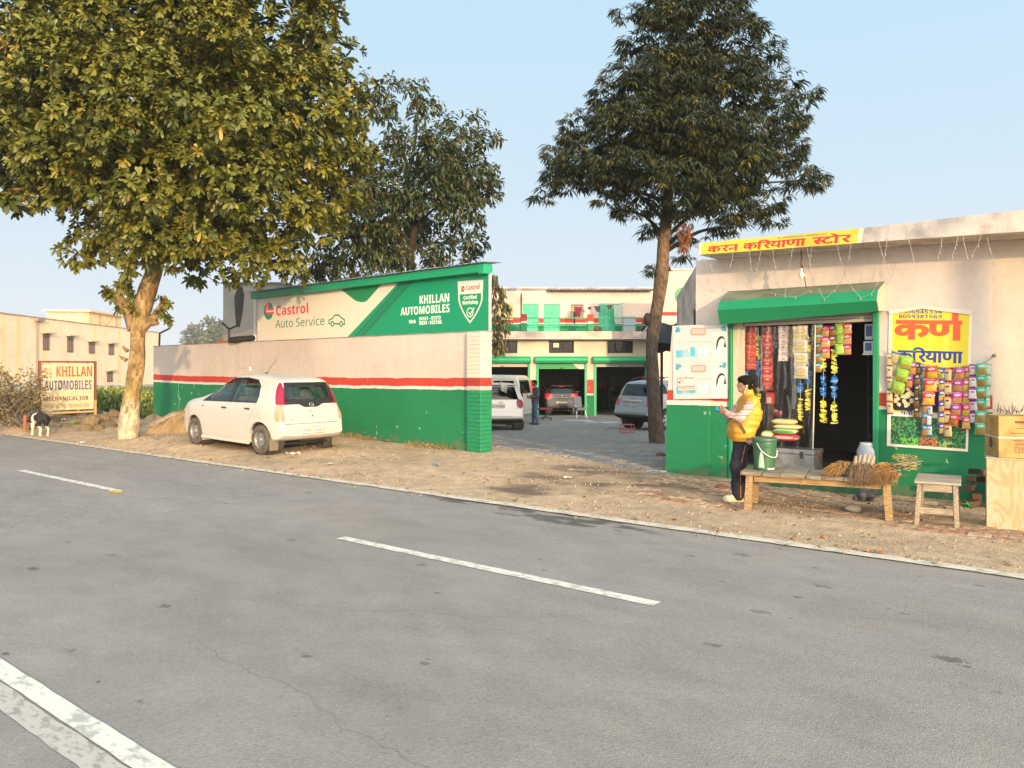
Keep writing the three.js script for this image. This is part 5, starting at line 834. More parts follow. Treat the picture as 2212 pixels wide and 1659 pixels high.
{ // the large broad-leaved tree on the left
const Z=18.2,lobes=lobesAt([[60,330,110,0],[40,180,130,1],[-80,260,140,0],[-40,60,140,1],[150,70,130,-0.8],[150,250,150,-1],[290,40,150,-0.6],[300,220,160,-1.8],[440,60,150,-0.4],[470,240,160,-1.8],[600,90,130,0.2],[640,250,130,-0.8],[700,60,50,0],[715,200,75,0.4],[735,310,55,0.2],[200,390,110,-0.8],[330,390,130,-1.8],[480,400,130,-1.6],[610,400,120,-0.6],[690,420,65,0.5],[300,490,80,-1.0],[400,505,85,-1.2],[520,520,85,-0.5],[620,535,60,0.3],[225,480,60,0.6],[95,395,50,0.3],[745,115,26,0],[180,545,34,0],[520,590,28,0.3],[640,590,30,0.5],[430,595,20,0.4],[350,-60,160,0.5],[180,-60,150,1],[520,-50,150,0.6],[350,250,220,2.6],[560,250,190,2.6],[150,230,180,2.8],[400,420,150,1.6],[20,410,60,-0.4],[660,480,50,0.8]],ID,Z,0.92);
const cluster=(buf,p,d,pal,L,big=1)=>{
const ax=d.clone().multiplyScalar(0.9).add(new V3(rr(-0.4,0.4),rr(-0.05,0.55),rr(-0.4,0.4))).normalize(),n=9+Math.floor(rnd()*5),t0=new V3(0,1,0).cross(ax).normalize(),t1=ax.clone().cross(t0),sz=rr(0.80,1.2)*big;
const yel=rnd()<0.035,base=yel?[0.22,0.17,0.02]:mixc([0.052,0.072,0.010],[0.158,0.150,0.014],clamp(rnd()*0.7+pal*0.4,0,1));
for(let k=0;k<n;k++){const a=k/n*6.2832+rr(-0.3,0.3),out=rr(0.55,1.0),dir=ax.clone().multiplyScalar(rr(0.15,0.8)).addScaledVector(t0,Math.cos(a)*out).addScaledVector(t1,Math.sin(a)*out).normalize();dir.y -=0.18;dir.normalize();
const up=rnd()<0.5?new V3(rr(-0.3,0.3),1,rr(-0.3,0.3)):ax.clone().add(new V3(0,0.6,0));const v=rr(0.75,1.25),c=rnd()<0.008?[0.30,0.18,0.02]:base.map((q)=>q*v);leafOb(buf,p,dir,up,0.160*sz*rr(0.7,1.2),0.070*sz,rr(0.05,0.4),c);}
};
const[geo]=crown(lobes,23,cluster,{rc:0.48,cover:3.8,fill:30});
const b=at(280,943,Z),gy=groundH(b.x,b.z);
const t=thing('roadside_tree','large olive leaved tree with whitewashed trunk foot beside the white hatchback','tree',[b.x,0,b.z]);
const P=(px,py,dz=0)=>at(px,py,Z+dz).sub(new V3(b.x,0,b.z));
const tg=limb([new V3(0,gy-0.3,0),P(278,940),P(281,880),P(288,830),P(297,770),P(299,715),P(306,680),P(318,630),P(334,580),P(346,520,0.2),P(365,440,0.4),P(372,360,0.6)],[0.25,0.22,0.19,0.175,0.165,0.18,0.22,0.165,0.15,0.14,0.13,0.10],24,0.09);
{const p=tg.attributes.position,col=[];for(let i=0;i<p.count;i++){const y=p.getY(i),x=p.getX(i),z=p.getZ(i),n=fbm(x*6+y*2,z*6+y*4,4,411),wz=sstep(0.98,0.92,y+(n-0.5)*0.10);let c=mixc([0.25,0.155,0.068],[0.40,0.27,0.12],sstep(0.3,0.7,n));c=mixc(c,[0.56,0.46,0.31],wz*(0.5+0.5*sstep(0.30,0.5,n)));if(y>0.95&&y<1.62)c=mixc(c,[0.38,0.30,0.08],0.35*sstep(0.4,0.6,fbm(y*9,x*4,3,415)));col.push(...c);}tg.setAttribute('color',new THREE.Float32BufferAttribute(col,3));}
part('trunk',tg,std(0xffffff,0.95,{vertexColors:true,map:rep(T_BARK,0.9),bumpMap:rep(T_BARK,0.9),bumpScale:0.025}),t);
const bk=BARK(rgb(0.34,0.22,0.10));
const stub=(pts,radii)=>part('cut_branch',limb(pts.map(([x,y,dz])=>P(...C2(x,y),dz??0)),radii,10,0.12),bk,t);
stub([[1105,560],[1075,460],[1030,360],[985,265],[1000,190],[1015,150]],[0.13,0.12,0.10,0.10,0.075,0.06]);stub([[1085,470],[1078,380],[1062,285]],[0.08,0.06,0.045]);
stub([[1170,560],[1225,505],[1290,440],[1340,340],[1372,275]],[0.13,0.11,0.08,0.045,0.035]);stub([[1325,380],[1360,330],[1388,290]],[0.04,0.03,0.025]);stub([[1240,500],[1280,498],[1305,488]],[0.09,0.085,0.08]);stub([[1060,735],[1035,715],[1022,695]],[0.05,0.04,0.035]);stub([[1050,810],[1020,795],[990,776]],[0.05,0.04,0.02]);
const root=P(365,440,0.4),root2=P(340,545,0.1);lobes.forEach((L,i)=>{if(i%2===0&&L.r>0.5){const e=L.c.clone().sub(t.position),s=(e.y<4.4?root2:root),m=s.clone().lerp(e,0.5).add(new V3(rr(-0.3,0.3),0.35,rr(-0.3,0.3)));part('branch',limb([s,m,e],[0.10,0.065,0.02],7,0.08),bk,t);}});
const cr=part('crown',geo.translate(-b.x,0,-b.z),LEAF,t);
{const buf={pos:[],col:[],idx:[]};for(const[x,y,n]of[[880,230,7],[1000,190,4],[1060,190,4],[1120,370,9],[1150,400,8],[1340,310,3],[1385,340,4],[1350,400,4],[1395,460,4],[990,380,4],[1090,270,4],[910,260,5]])for(let k=0;k<n;k++)cluster({pos:buf.pos,col:buf.col,idx:buf.idx},P(...C2(x+rr(-25,25),y+rr(-18,18)),rr(-0.15,0.1)),randDir(),0.4,null);part('shoots',leafGeo(buf),LEAF,t);}
// dangling wire from the crown to the grey tower
const wq=solo('overhead_wire',tube([at(425,575,20),at(440,590,21),at(462,606,24),at(484,614,29)],0.012,24,5),MAT.wire,'slack black wire running from the large tree to the grey tower','wire');
}
{ // the dark tree behind the sign
const CT=crop(1050,250,0.54236),Z=24.5,lobes=lobesAt([[860,180,110,0.4],[760,110,40,0.4],[790,330,90,0.3],[1120,210,110,0],[1230,330,80,0],[1000,300,80,0.3],[1120,390,85,0],[930,420,60,0],[950,570,110,-0.3],[1180,660,150,-0.8],[1390,440,75,0.3],[1530,470,85,0],[1620,390,35,0.2],[1400,640,170,-0.6],[1660,590,100,0.2],[1710,760,95,0],[1560,850,190,-0.8],[1720,930,100,0.2],[1150,880,190,-1.2],[860,760,140,0],[900,1000,190,-1],[1150,1120,130,0.6],[1480,1120,180,-0.8],[1620,1320,100,0],[1380,1340,130,-0.6],[1560,1430,90,0],[650,900,150,0.6],[720,640,95,0.6],[600,1080,160,0.4],[700,1180,190,-0.4],[860,1370,190,-1],[620,1400,170,-0.4],[460,1480,120,0],[1000,1460,110,-0.2],[300,1570,70,0],[1250,1470,90,0],[1300,800,220,1.6],[1000,1200,220,1.8]].map((q)=>[q[0]>1300?q[0]- 45:q[0],q[1]+12,q[2]*0.86,q[3]]),CT,Z,0.95);
const cluster=(buf,p,d,pal,L,big=1)=>{
const ax=d.clone().multiplyScalar(0.7).add(new V3(rr(-0.5,0.5),rr(-0.3,0.5),rr(-0.5,0.5))).normalize(),n=8,t0=new V3(0,1,0.01).cross(ax).normalize(),t1=ax.clone().cross(t0),warm=d.y>0.1?0.5:0.2,base=mixc([0.026,0.058,0.026],[0.090,0.088,0.022],clamp(rnd()*0.7+warm*pal,0,1));
for(let k=0;k<n;k++){const a=rr(0,6.28),o=p.clone().addScaledVector(ax,rr(-0.15,0.22)),dir=ax.clone().multiplyScalar(0.5).addScaledVector(t0,Math.cos(a)).addScaledVector(t1,Math.sin(a));dir.y -=0.55;dir.normalize();const v=rr(0.7,1.3);leafSet(buf,o,dir,new V3(rr(-0.5,0.5),1,rr(-0.5,0.5)),rr(0.15,0.22)*big,0.075*big,0.18,rr(0.1,0.4),rnd()<0.01?[0.25,0.09,0.03]:base.map((q)=>q*v));}
};
const[geo]=crown(lobes,28,cluster,{rc:0.50,cover:4.6,keep:0.5,fill:40});
const b=at(...CT(1095,1440),Z),t=thing('yard_tree','dark leafy tree rising from the yard behind the workshop sign','tree',[b.x,0,b.z]),P=(x,y,dz=0)=>at(...CT(x,y),Z+dz).sub(new V3(b.x,0,b.z)),bk=BARK(rgb(0.06,0.042,0.03));
part('trunk',limb([new V3(0.1,-0.6,0),new V3(0.05,1.2,0),P(1090,1500),P(1095,1380),P(1115,1250),P(1090,1120),P(1050,1000),P(1080,800,0.3),P(1130,560,0.2),P(1140,400)],[0.26,0.2,0.17,0.15,0.15,0.13,0.12,0.09,0.05,0.03],12,0.08),bk,t);
for(const[s,e]of[[[1095,1350],[960,1290]],[[1110,1260],[1300,1050]],[[1060,1010],[860,900]],[[1090,1120],[1400,820]],[[1300,1050],[1560,900]],[[960,1290],[700,1180]],[[1080,800],[950,560]],[[1400,820],[1640,620]],[[1095,1380],[1380,1340]]])part('branch',limb([P(...s),P((s[0]+e[0])/2+10,(s[1]+e[1])/2-30,0.1),P(...e)],[0.08,0.055,0.025],7,0.08),bk,t);
part('crown',geo.translate(-b.x,0,-b.z),LEAF,t);
}
{ // tall drooping-leaved tree by the gate
const CR=crop(2100,0,0.6629),Z=18.9,lobes=lobesAt([[850,-40,150,0],[1100,-30,160,0.3],[950,-220,170,0.2],[1000,110,190,-0.8],[760,90,110,-0.2],[620,90,60,0.2],[1260,60,80,0.3],[1440,200,70,0.3],[780,270,150,-0.6],[1250,290,180,-0.6],[1420,320,90,0.2],[620,260,75,0.2],[620,450,130,-0.3],[900,470,200,-1.4],[1250,540,210,-1.2],[1610,480,75,0.3],[1690,580,60,0.2],[1540,660,110,0],[480,640,110,0],[320,760,110,0],[700,720,190,-1.4],[1000,780,210,-1.8],[1400,800,190,-1],[220,880,95,0.3],[150,1060,75,0.2],[400,940,150,-0.6],[650,960,170,-1.4],[950,1030,190,-1.8],[1300,1030,190,-1.4],[1570,960,110,0],[1650,1090,110,0],[1760,1090,60,0.2],[300,1110,100,-0.2],[520,1120,110,-0.8],[700,1190,120,-0.8],[950,1220,130,-1],[1220,1220,140,-0.8],[1480,1220,100,-0.2],[1500,1320,55,0],[600,1270,50,0],[740,1370,65,0.3],[1150,1360,70,0.2],[960,1440,55,0.3],[960,1530,34,0.4],[80,1180,50,0],[1270,1370,70,0],[1000,500,240,1.8],[950,900,260,2],[1200,1000,220,1.6],[600,1000,180,1.2]],CR,Z,0.72);
const cluster=(buf,p,d,pal,L,big=1)=>{
const ax=new V3(d.x,0.10+0.3*rnd(),d.z).add(new V3(rr(-0.5,0.5),0,rr(-0.5,0.5))).normalize(),n=9,t0=new V3(0,1,0.01).cross(ax).normalize(),sz=rr(0.8,1.2)*big,tint=rnd(),base=tint<0.05?[0.17,0.15,0.02]:mixc([0.016,0.038,0.022],[0.072,0.074,0.024],clamp(rnd()*0.8+0.3*pal,0,1));
for(let k=0;k<n;k++){const a=lerp(-1.3,1.3,(k+rr(-0.3,0.3))/(n-1)),dir=ax.clone().multiplyScalar(Math.cos(a)).addScaledVector(t0,Math.sin(a));dir.y -=rr(0.25,0.8);dir.normalize();const v=rr(0.7,1.3),o=p.clone().addScaledVector(ax,rr(-0.08,0.08));leafSet(buf,o,dir,new V3(rr(-0.3,0.3),1,rr(-0.3,0.3)),0.205*sz*rr(0.7,1.15),0.036*sz,0.25,rr(0.15,0.55),base.map((q)=>q*v));}
};
const[geo]=crown(lobes,38,cluster,{rc:0.46,flat:0.6,cover:4.8,keep:0.5,fill:60});
const b=at(1418,957,Z),gy=groundH(b.x,b.z),t=thing('gate_tree','tall tree with narrow drooping leaves and bent dark trunk beside the gate pillar','tree',[b.x,0,b.z]),P=(px,py,dz=0)=>at(px,py,Z+dz).sub(new V3(b.x,0,b.z));
const tg=limb([new V3(0.02,gy-0.2,0),P(1419,950),P(1414,880),P(1409,800),P(1408,740),P(1416,690),P(1424,640),P(1430,590),P(1433,530),P(1438,480),P(1446,380,0.2),P(1450,250,0.2),P(1462,80,0.2)],[0.20,0.175,0.155,0.15,0.155,0.165,0.15,0.135,0.125,0.12,0.11,0.09,0.04],14,0.09);
{const p=tg.attributes.position,col=[];for(let i=0;i<p.count;i++){const y=p.getY(i),n=fbm(p.getX(i)*5+y*3,p.getZ(i)*5+y*2,4,421),k=sstep(2.3,3.4,y+(n-0.5)*1.2);col.push(...mixc(mixc([0.075,0.058,0.048],[0.13,0.10,0.085],n),mixc([0.20,0.125,0.075],[0.28,0.18,0.11],n),k*0.8));}tg.setAttribute('color',new THREE.Float32BufferAttribute(col,3));}
part('trunk',tg,std(0xffffff,0.95,{vertexColors:true,map:rep(T_BARK,0.5),bumpMap:rep(T_BARK,0.5),bumpScale:0.025}),t);
const bk=BARK(rgb(0.10,0.07,0.045));lobes.forEach((L,i)=>{if(i%3===0&&i>6){const e=L.c.clone().sub(t.position),y0=clamp(e.y-0.7,4.6,9.5),f=(y0-1.7)/9,s=new V3(0,y0,0).add(new V3(P(1438,480).x,0,P(1438,480).z));part('branch',limb([s,s.clone().lerp(e,0.5).add(new V3(0,0.2,0)),e],[0.055,0.04,0.015],6,0.08),bk,t);}});
part('knot',new THREE.SphereGeometry(0.11,12,10).scale(0.9,1.5,0.9).translate(P(1401,690).x,P(1401,690).y,P(1401,690).z+0.05),bk,t);
const cg=geo.translate(-b.x,0,-b.z);part('crown',cg,LEAF,t);
{const buf={pos:[],col:[],idx:[]};for(let k=0;k<420;k++){const v=rnd(),px=1482+(rnd()- 0.5)*34*(1-v*0.45)- v*6,py=478+v*60,o=P(px,py,-0.3+rr(-0.25,0.25));leafSet(buf,o,new V3(rr(-0.4,0.4),-1,rr(-0.4,0.4)).normalize(),randDir(),rr(0.08,0.16),0.022,0.3,0.1,[rr(0.16,0.30),rr(0.06,0.10),0.03]);}part('dead_leaves',leafGeo(buf),LEAF,t,'hanging bunch of dead reddish brown leaves');}
{const buf={pos:[],col:[],idx:[]};for(const[x,y]of[[1405,575],[1412,585],[1398,590],[1440,575]])for(let k=0;k<3;k++)cluster(buf,P(x+rr(-5,5),y+rr(-6,6)),randDir(),0.3);part('shoots',leafGeo(buf),LEAF,t);}
}
{ // slender sapling hanging past the right end of the sign
const Z=17.5,b=at(1046,860,Z),t=thing('sapling','slender dark sapling hanging past the right end of the workshop sign','tree',[b.x,0,b.z]),P=(px,py,dz=0)=>at(px,py,Z+dz).sub(new V3(b.x,0,b.z)),buf={pos:[],col:[],idx:[]};
part('trunk',limb([new V3(0,-0.2,0),P(1050,780),P(1058,690),P(1070,620)],[0.04,0.035,0.03,0.012],8,0.05),BARK(rgb(0.08,0.06,0.04)),t);
for(let k=0;k<210;k++){const v=rnd(),y=590+v*170,wd=v<0.15?10:12+24*Math.sin(Math.min(1,v*1.1)*2.6),x=1064+rr(0,wd)*(0.8+0.4*rnd()),o=P(x,y,rr(-0.4,0.4)),base=mixc([0.04,0.055,0.02],[0.11,0.09,0.025],rnd());for(let q=0;q<3;q++)leafSet(buf,o,new V3(rr(-0.7,0.7),-0.7-rnd()*0.4,rr(-0.7,0.7)).normalize(),new V3(rr(-0.5,0.5),1,rr(-0.5,0.5)),rr(0.10,0.17),0.045,0.2,0.2,base.map((c)=>c*rr(0.7,1.3)));}
part('crown',leafGeo(buf),LEAF,t);
}
{ // far hazy trees beyond the wall
const far=(name,label,list,Z,leaf)=>{const lobes=lobesAt(list,ID,Z,1);const[g]=crown(lobes,7,(buf,p)=>{for(let k=0;k<4;k++)leafSet(buf,p.clone().add(randDir().multiplyScalar(1.2)),randDir(),randDir(),leaf*rr(0.6,1.3),leaf*0.55,0.2,0.1,mixc([0.045,0.06,0.025],[0.08,0.085,0.035],rnd()));},{rc:1.6,cover:2.2,fill:1});const b=lobes[0].c,t=thing(name,label,'tree',[b.x,0,b.z],0,'hazy trees beyond the boundary wall');part('trunk',rod([0,-1,0],[0,b.y,0],0.4,0.25,7),BARK(rgb(0.08,0.06,0.04)),t);part('crown',g.translate(-b.x,0,-b.z),LEAF,t);};
far('far_tree','hazy round tree on the horizon just right of the bent iron post',[[425,728,22],[412,735,12],[440,738,14]],330,2.2);far('far_tree','taller hazy tree on the horizon against the left edge of the grey tower',[[466,712,20],[478,698,16],[470,735,22],[488,720,20]],300,2.1);far('far_tree','low hazy tree on the horizon between the two other far trees',[[448,735,16],[455,742,14]],350,2.2);
}
{ // roadside trees out of view on the right whose shade dapples the right part of the shop front
const tgt=SHOP.hit(2090,640,SD),w0=SHOP.world(tgt[0],tgt[1],SD),c=w0.clone().addScaledVector(SUN,9.0);
const lobes=[];for(let k=0;k<10;k++){const d=randDir();lobes.push({c:c.clone().add(new V3(d.x*1.3,0.5+Math.abs(d.y)*1.6,d.z*1.3)),r:rr(0.5,0.8),fy:0.9});}
const[g]=crown(lobes,9,(buf,p)=>{for(let k=0;k<5;k++)leafSet(buf,p,randDir(),randDir(),0.2,0.09,0.2,0.2,[0.06,0.07,0.02]);},{rc:0.35,keep:1,cover:1.6,fill:4});
const t=thing('verge_tree','roadside tree standing beyond the right edge of the view, shading the shop wall','tree',[c.x,0,c.z]);part('trunk',limb([[0,-0.3,0],[0.1,1.6,0],[0,c.y+0.5,0]],[0.22,0.18,0.10],10,0.06),BARK(rgb(0.12,0.09,0.06)),t);part('crown',g.translate(-c.x,0,-c.z),LEAF,t);
}
// ---------- vehicles: a closed body lofted through cross sections, hollowed, with openings cut for windows and wheels ----------
const evalr=new Evaluator();evalr.useGroups=false;evalr.attributes=['position','normal'];
const lin=(pts,x)=>{if(x<=pts[0][0])return pts[0][1];for(let i=1;i<pts.length;i++)if(x<=pts[i][0]){const a=pts[i-1],b=pts[i];return lerp(a[1],b[1],(x-a[0])/(b[0]- a[0]));}return pts[pts.length-1][1];};
const soft=(pts,x,s=0.05)=>(lin(pts,x-s)+2*lin(pts,x)+lin(pts,x+s))/4;
function carLoft(S,inset=0,floor=0){
const ns=64,L=S.L,st=[];for(let i=0;i<=ns;i++){const t=i/ns;st.push(L*(0.5-0.5*Math.cos(Math.PI*t)));}
const rings=st.map((x0)=>{
const x=x0,top=Math.max(soft(S.top,x,x>L-0.12?0.005:0.05)- inset,0),bot=Math.max(soft(S.bot,x)+inset,floor),w=soft(S.half,x,0.04)- inset,belt=Math.min(soft(S.belt,x),top-0.02),k=sstep(0.02,0.32,top-belt),wr=lerp(w*0.90,S.roofHalf-inset,k),b0=Math.min(bot,belt-0.05);
const c=[[0,b0],[w*0.6,b0],[w*0.93,b0+0.02],[w*0.985,b0+0.10*(belt-b0)+0.02],[w,lerp(b0,belt,0.5)],[w*0.995,lerp(b0,belt,0.8)],[w*0.965,belt],[lerp(w*0.95,wr,0.5)+0.015*k,lerp(belt,top,0.5)],[wr,lerp(top,belt,0.16)],[wr*0.86,top-0.012],[wr*0.5,top+0.012],[0,top+0.018]];
const cur=new THREE.SplineCurve(c.map((p)=>new THREE.Vector2(...p))),half=[];for(let j=0;j<=33;j++)half.push(cur.getPoint(j/33));
const xx=(x0-L/2)*(1-2*inset/L)+L/2;
return[...half.map((p)=>[xx,p.y,p.x]),...half.slice(1,-1).reverse().map((p)=>[xx,p.y,-p.x])];
});
const n=rings[0].length,pos=rings.flat(2),idx=[];
for(let i=0;i<rings.length-1;i++)for(let j=0;j<n;j++){const a=i*n+j,b=i*n+(j+1)%n,c=a+n,d=b+n;idx.push(a,b,c,b,d,c);}
let q=pos.length/3;
for(const e of[0,rings.length-1]){const r=rings[e],m=[r[0][0],r.reduce((s,p)=>s+p[1],0)/n,0];pos.push(...m);const ci=q++;for(const p of r){pos.push(...p);q++;}for(let j=0;j<n;j++){const a=ci+1+j,b=ci+1+(j+1)%n;e?idx.push(ci,a,b):idx.push(ci,b,a);}}
const g=new THREE.BufferGeometry();g.setAttribute('position',new THREE.Float32BufferAttribute(pos,3));g.setIndex(idx);g.computeVertexNormals();
// wind outward: the sign of the volume tells
let vol=0;const P=g.attributes.position;for(let i=0;i<idx.length;i+=3){const a=new V3().fromBufferAttribute(P,idx[i]),b=new V3().fromBufferAttribute(P,idx[i+1]),c=new V3().fromBufferAttribute(P,idx[i+2]);vol+=a.dot(b.cross(c));}
if(vol<0){for(let i=0;i<idx.length;i+=3){const t=idx[i+1];idx[i+1]=idx[i+2];idx[i+2]=t;}g.setIndex(idx);g.computeVertexNormals();}
return g;
}
const brush=(g)=>{for(const k of Object.keys(g.attributes))if(!['position','normal'].includes(k))g.deleteAttribute(k);const b=new Brush(g);b.updateMatrixWorld(true);return b;};
const csg=(a,b,op)=>{const r=evalr.evaluate(a,b,op);r.updateMatrixWorld(true);return r;};
const shapeOf=(pts,r=0.03)=>{const s=new THREE.Shape(),n=pts.length;for(let i=0;i<n;i++){const p=new THREE.Vector2(...pts[i]),a=new THREE.Vector2(...pts[(i+n-1)%n]),b=new THREE.Vector2(...pts[(i+1)%n]),q=Math.min(r,p.distanceTo(a)/2.2,p.distanceTo(b)/2.2),s1=a.clone().sub(p).setLength(q).add(p),s2=b.clone().sub(p).setLength(q).add(p);i?s.lineTo(s1.x,s1.y):s.moveTo(s1.x,s1.y);s.quadraticCurveTo(p.x,p.y,s2.x,s2.y);}s.closePath();return s;};
const sidePrism=(pts,z0,z1,r)=>brush(new THREE.ExtrudeGeometry(shapeOf(pts,r),{depth:z1-z0,bevelEnabled:false,curveSegments:5}).translate(0,0,z0)); // outline in (x, y)
const endPrism=(pts,x0,x1,r)=>brush(new THREE.ExtrudeGeometry(shapeOf(pts,r),{depth:x1-x0,bevelEnabled:false,curveSegments:5}).rotateY(Math.PI/2).translate(x0,0,0)); // outline in (-z, y)
function wheelParts(r,w,rimMat,tyreMat,parent,x,z,side,steel){
const wh=part('wheel',new THREE.LatheGeometry([[r*0.60,-w/2],[r*0.86,-w/2],[r*0.97,-w*0.40],[r,-w*0.25],[r,w*0.25],[r*0.97,w*0.40],[r*0.86,w/2],[r*0.62,w/2],[r*0.60,w*0.38]].map((p)=>new THREE.Vector2(...p)),36).rotateX(Math.PI/2),tyreMat,parent);
wh.position.set(x,r,z);if(side<0)wh.rotation.y=Math.PI;
part('rim',new THREE.LatheGeometry([[0.001,w*0.30],[r*0.10,w*0.31],[r*0.14,w*0.24],[r*0.30,w*0.22],[r*0.42,w*0.30],[r*0.50,w*0.20],[r*0.55,w*0.22],[r*0.58,w*0.42],[r*0.62,w*0.46],[r*0.61,-w*0.4]].map((p)=>new THREE.Vector2(...p)),36).rotateX(Math.PI/2),rimMat,wh);
const holes=[];const n=steel?14:5;for(let k=0;k<n;k++){const a=k/n*6.2832,q=r*(steel?0.475:0.36);holes.push(new THREE.SphereGeometry(1,8,6).scale(r*(steel?0.040:0.12),r*(steel?0.055:0.13),0.012).rotateZ(a-Math.PI/2).translate(Math.cos(a)*q,Math.sin(a)*q,w*0.26));}
part('rim_slots',J(holes),MAT.black,wh).userData.kind='stuff';
part('hub_cap',new THREE.SphereGeometry(1,14,8).scale(r*0.13,r*0.13,0.02).translate(0,0,w*0.31),steel?std(rgb(0.36,0.33,0.28),0.5,{metalness:0.4}):MAT.chrome,wh);
return wh;
}
function plateMat(text,bg=[0.72,0.68,0.58]){return std(0xffffff,0.5,{map:canvasTex(256,72,(x)=>{x.fillStyle=css(...bg);x.fillRect(0,0,256,72);x.strokeStyle=css(0.1,0.08,0.06);x.lineWidth=6;x.strokeRect(3,3,250,66);x.fillStyle=css(0.09,0.05,0.03);x.font='bold 50px sans-serif';x.fillText(text,26,54,218);x.fillStyle=css(0.05,0.1,0.3);x.fillRect(10,20,9,24);})});}
function plateBox(w,h,m){const g=new THREE.BoxGeometry(0.012,h,w);return[g,[m,MAT.whitePlastic,MAT.whitePlastic,MAT.whitePlastic,MAT.whitePlastic,MAT.whitePlastic]];}
function makeCar(name,label,cat,S,M){
const t=thing(name,label,cat,[0,0,0]);
const outer=brush(carLoft(S)),inner=brush(carLoft(S,0.035,S.floor??0.45));
let body=csg(outer,inner,SUBTRACTION);
for(const x of S.axles){const wc=new THREE.CylinderGeometry(S.wheelR*1.17,S.wheelR*1.17,S.L,36).rotateX(Math.PI/2).translate(x,S.wheelR*1.03,0);body=csg(body,brush(wc),SUBTRACTION);}
const skinOut=brush(carLoft(S,-0.005)),g1=brush(carLoft(S,0.006)),g2=brush(carLoft(S,0.012)),pane=csg(g1,g2,SUBTRACTION),lampSkin=csg(skinOut,brush(carLoft(S,0.012)),SUBTRACTION);
const out=[];
for(const[nm,kind,pts,a,b,mat,mode,lab,r]of S.cuts){
const pr=kind==='s'?sidePrism(pts,a,b,r):endPrism(pts,a,b,r);
if(mode==='glass'){body=csg(body,pr,SUBTRACTION);out.push([nm,csg(pane,pr,INTERSECTION).geometry,mat,lab]);}
else if(mode==='skin')out.push([nm,csg(lampSkin,pr,INTERSECTION).geometry,mat,lab]);
else if(mode==='gap')body=csg(body,pr,SUBTRACTION);
}
const bm=part('body',body.geometry,M.paint,t);for(const[nm,g,m,lab]of out)if(g.attributes.position.count)part(nm,g,m,t,lab);
// wheels, arches, floor and seats
for(const x of S.axles)for(const s of[1,-1])wheelParts(S.wheelR,S.wheelW??0.18,M.rim,M.tyre,t,x,s*(soft(S.half,x)-(S.wheelW??0.18)/2-0.012),s,M.steel);
part('underside',bx(S.axles[0]- 0.35,S.axles[1]+0.30,soft(S.bot,S.L/2)- 0.015,soft(S.bot,S.L/2)+0.04,-0.55,0.55),MAT.black,t);
part('arch_lining',J(S.axles.map((x)=>[-1,1].map((s)=>new THREE.CylinderGeometry(S.wheelR*1.18,S.wheelR*1.18,0.30,28,1,true).rotateX(Math.PI/2).translate(x,S.wheelR*1.03,s*(soft(S.half,x)- 0.21))))),std(rgb(0.05,0.045,0.04),0.9),t).userData.kind='stuff';
const fl=S.floor??0.45,sy=fl+0.05;for(const[x,n]of S.seats)for(const z of n){const q=part('seat',J(rbx(x-0.25,x+0.25,sy,sy+0.22,z-0.24,z+0.24,0.06),rbx(x+0.17,x+0.33,sy+0.18,sy+0.62,z-0.23,z+0.23,0.06),rbx(x+0.24,x+0.34,sy+0.60,sy+0.80,z-0.12,z+0.12,0.05)),M.seat,t);}
part('dashboard',rbx(S.dash-0.25,S.dash,fl+0.2,fl+0.42,-0.6,0.6,0.06),MAT.black,t);
part('steering_wheel',new THREE.TorusGeometry(0.18,0.016,8,24).rotateY(Math.PI/2).rotateZ(-0.4).translate(S.dash+0.16,fl+0.46,-0.34),MAT.black,t);
return t;
}
const GLASS=new THREE.MeshPhysicalMaterial({color:rgb(0.62,0.70,0.70),roughness:0.03,transmission:1,thickness:0,ior:1.5,side:THREE.DoubleSide});
const GLASS_DARK=new THREE.MeshPhysicalMaterial({color:rgb(0.28,0.32,0.34),roughness:0.04,transmission:1,thickness:0,ior:1.5,side:THREE.DoubleSide});
const carPaint=(c,metal=0)=>new THREE.MeshPhysicalMaterial({color:c,roughness:0.38,metalness:metal,clearcoat:0.8,clearcoatRoughness:0.08});
const lampRed=new THREE.MeshPhysicalMaterial({color:rgb(0.22,0.006,0.035),roughness:0.3,specularIntensity:0.6}),lampClear=new THREE.MeshPhysicalMaterial({color:rgb(0.38,0.25,0.16),roughness:0.25});
const dustyTyre=std(rgb(0.105,0.085,0.066),0.95,{map:rep(T_PATCH,0.3)});
const mir=(pts)=>pts.map(([z,y])=>[-z,y]).reverse();
function badge(text,w,h,color,parent,x,y,z,lean=0){ // small raised letters on a tail gate
const t=canvasTex(256,64,(c)=>{c.clearRect(0,0,256,64);c.fillStyle=color;c.font='bold 52px sans-serif';c.fillText(text,6,52,244);});
const m=part('badge',new THREE.PlaneGeometry(w,h).rotateY(Math.PI/2),std(0xffffff,0.4,{map:t,alphaTest:0.5}),parent);m.position.set(x,y,z);m.rotation.z=lean;return m;
}
const sideGap=(pts,wd=0.011)=>{const l=[],r=[];for(let i=0;i<pts.length;i++){const a=pts[Math.max(0,i-1)],b=pts[Math.min(pts.length-1,i+1)],dx=b[0]- a[0],dy=b[1]- a[1],q=Math.hypot(dx,dy);l.push([pts[i][0]- dy/q*wd/2,pts[i][1]+dx/q*wd/2]);r.unshift([pts[i][0]+dy/q*wd/2,pts[i][1]- dx/q*wd/2]);}return[...l,...r];};
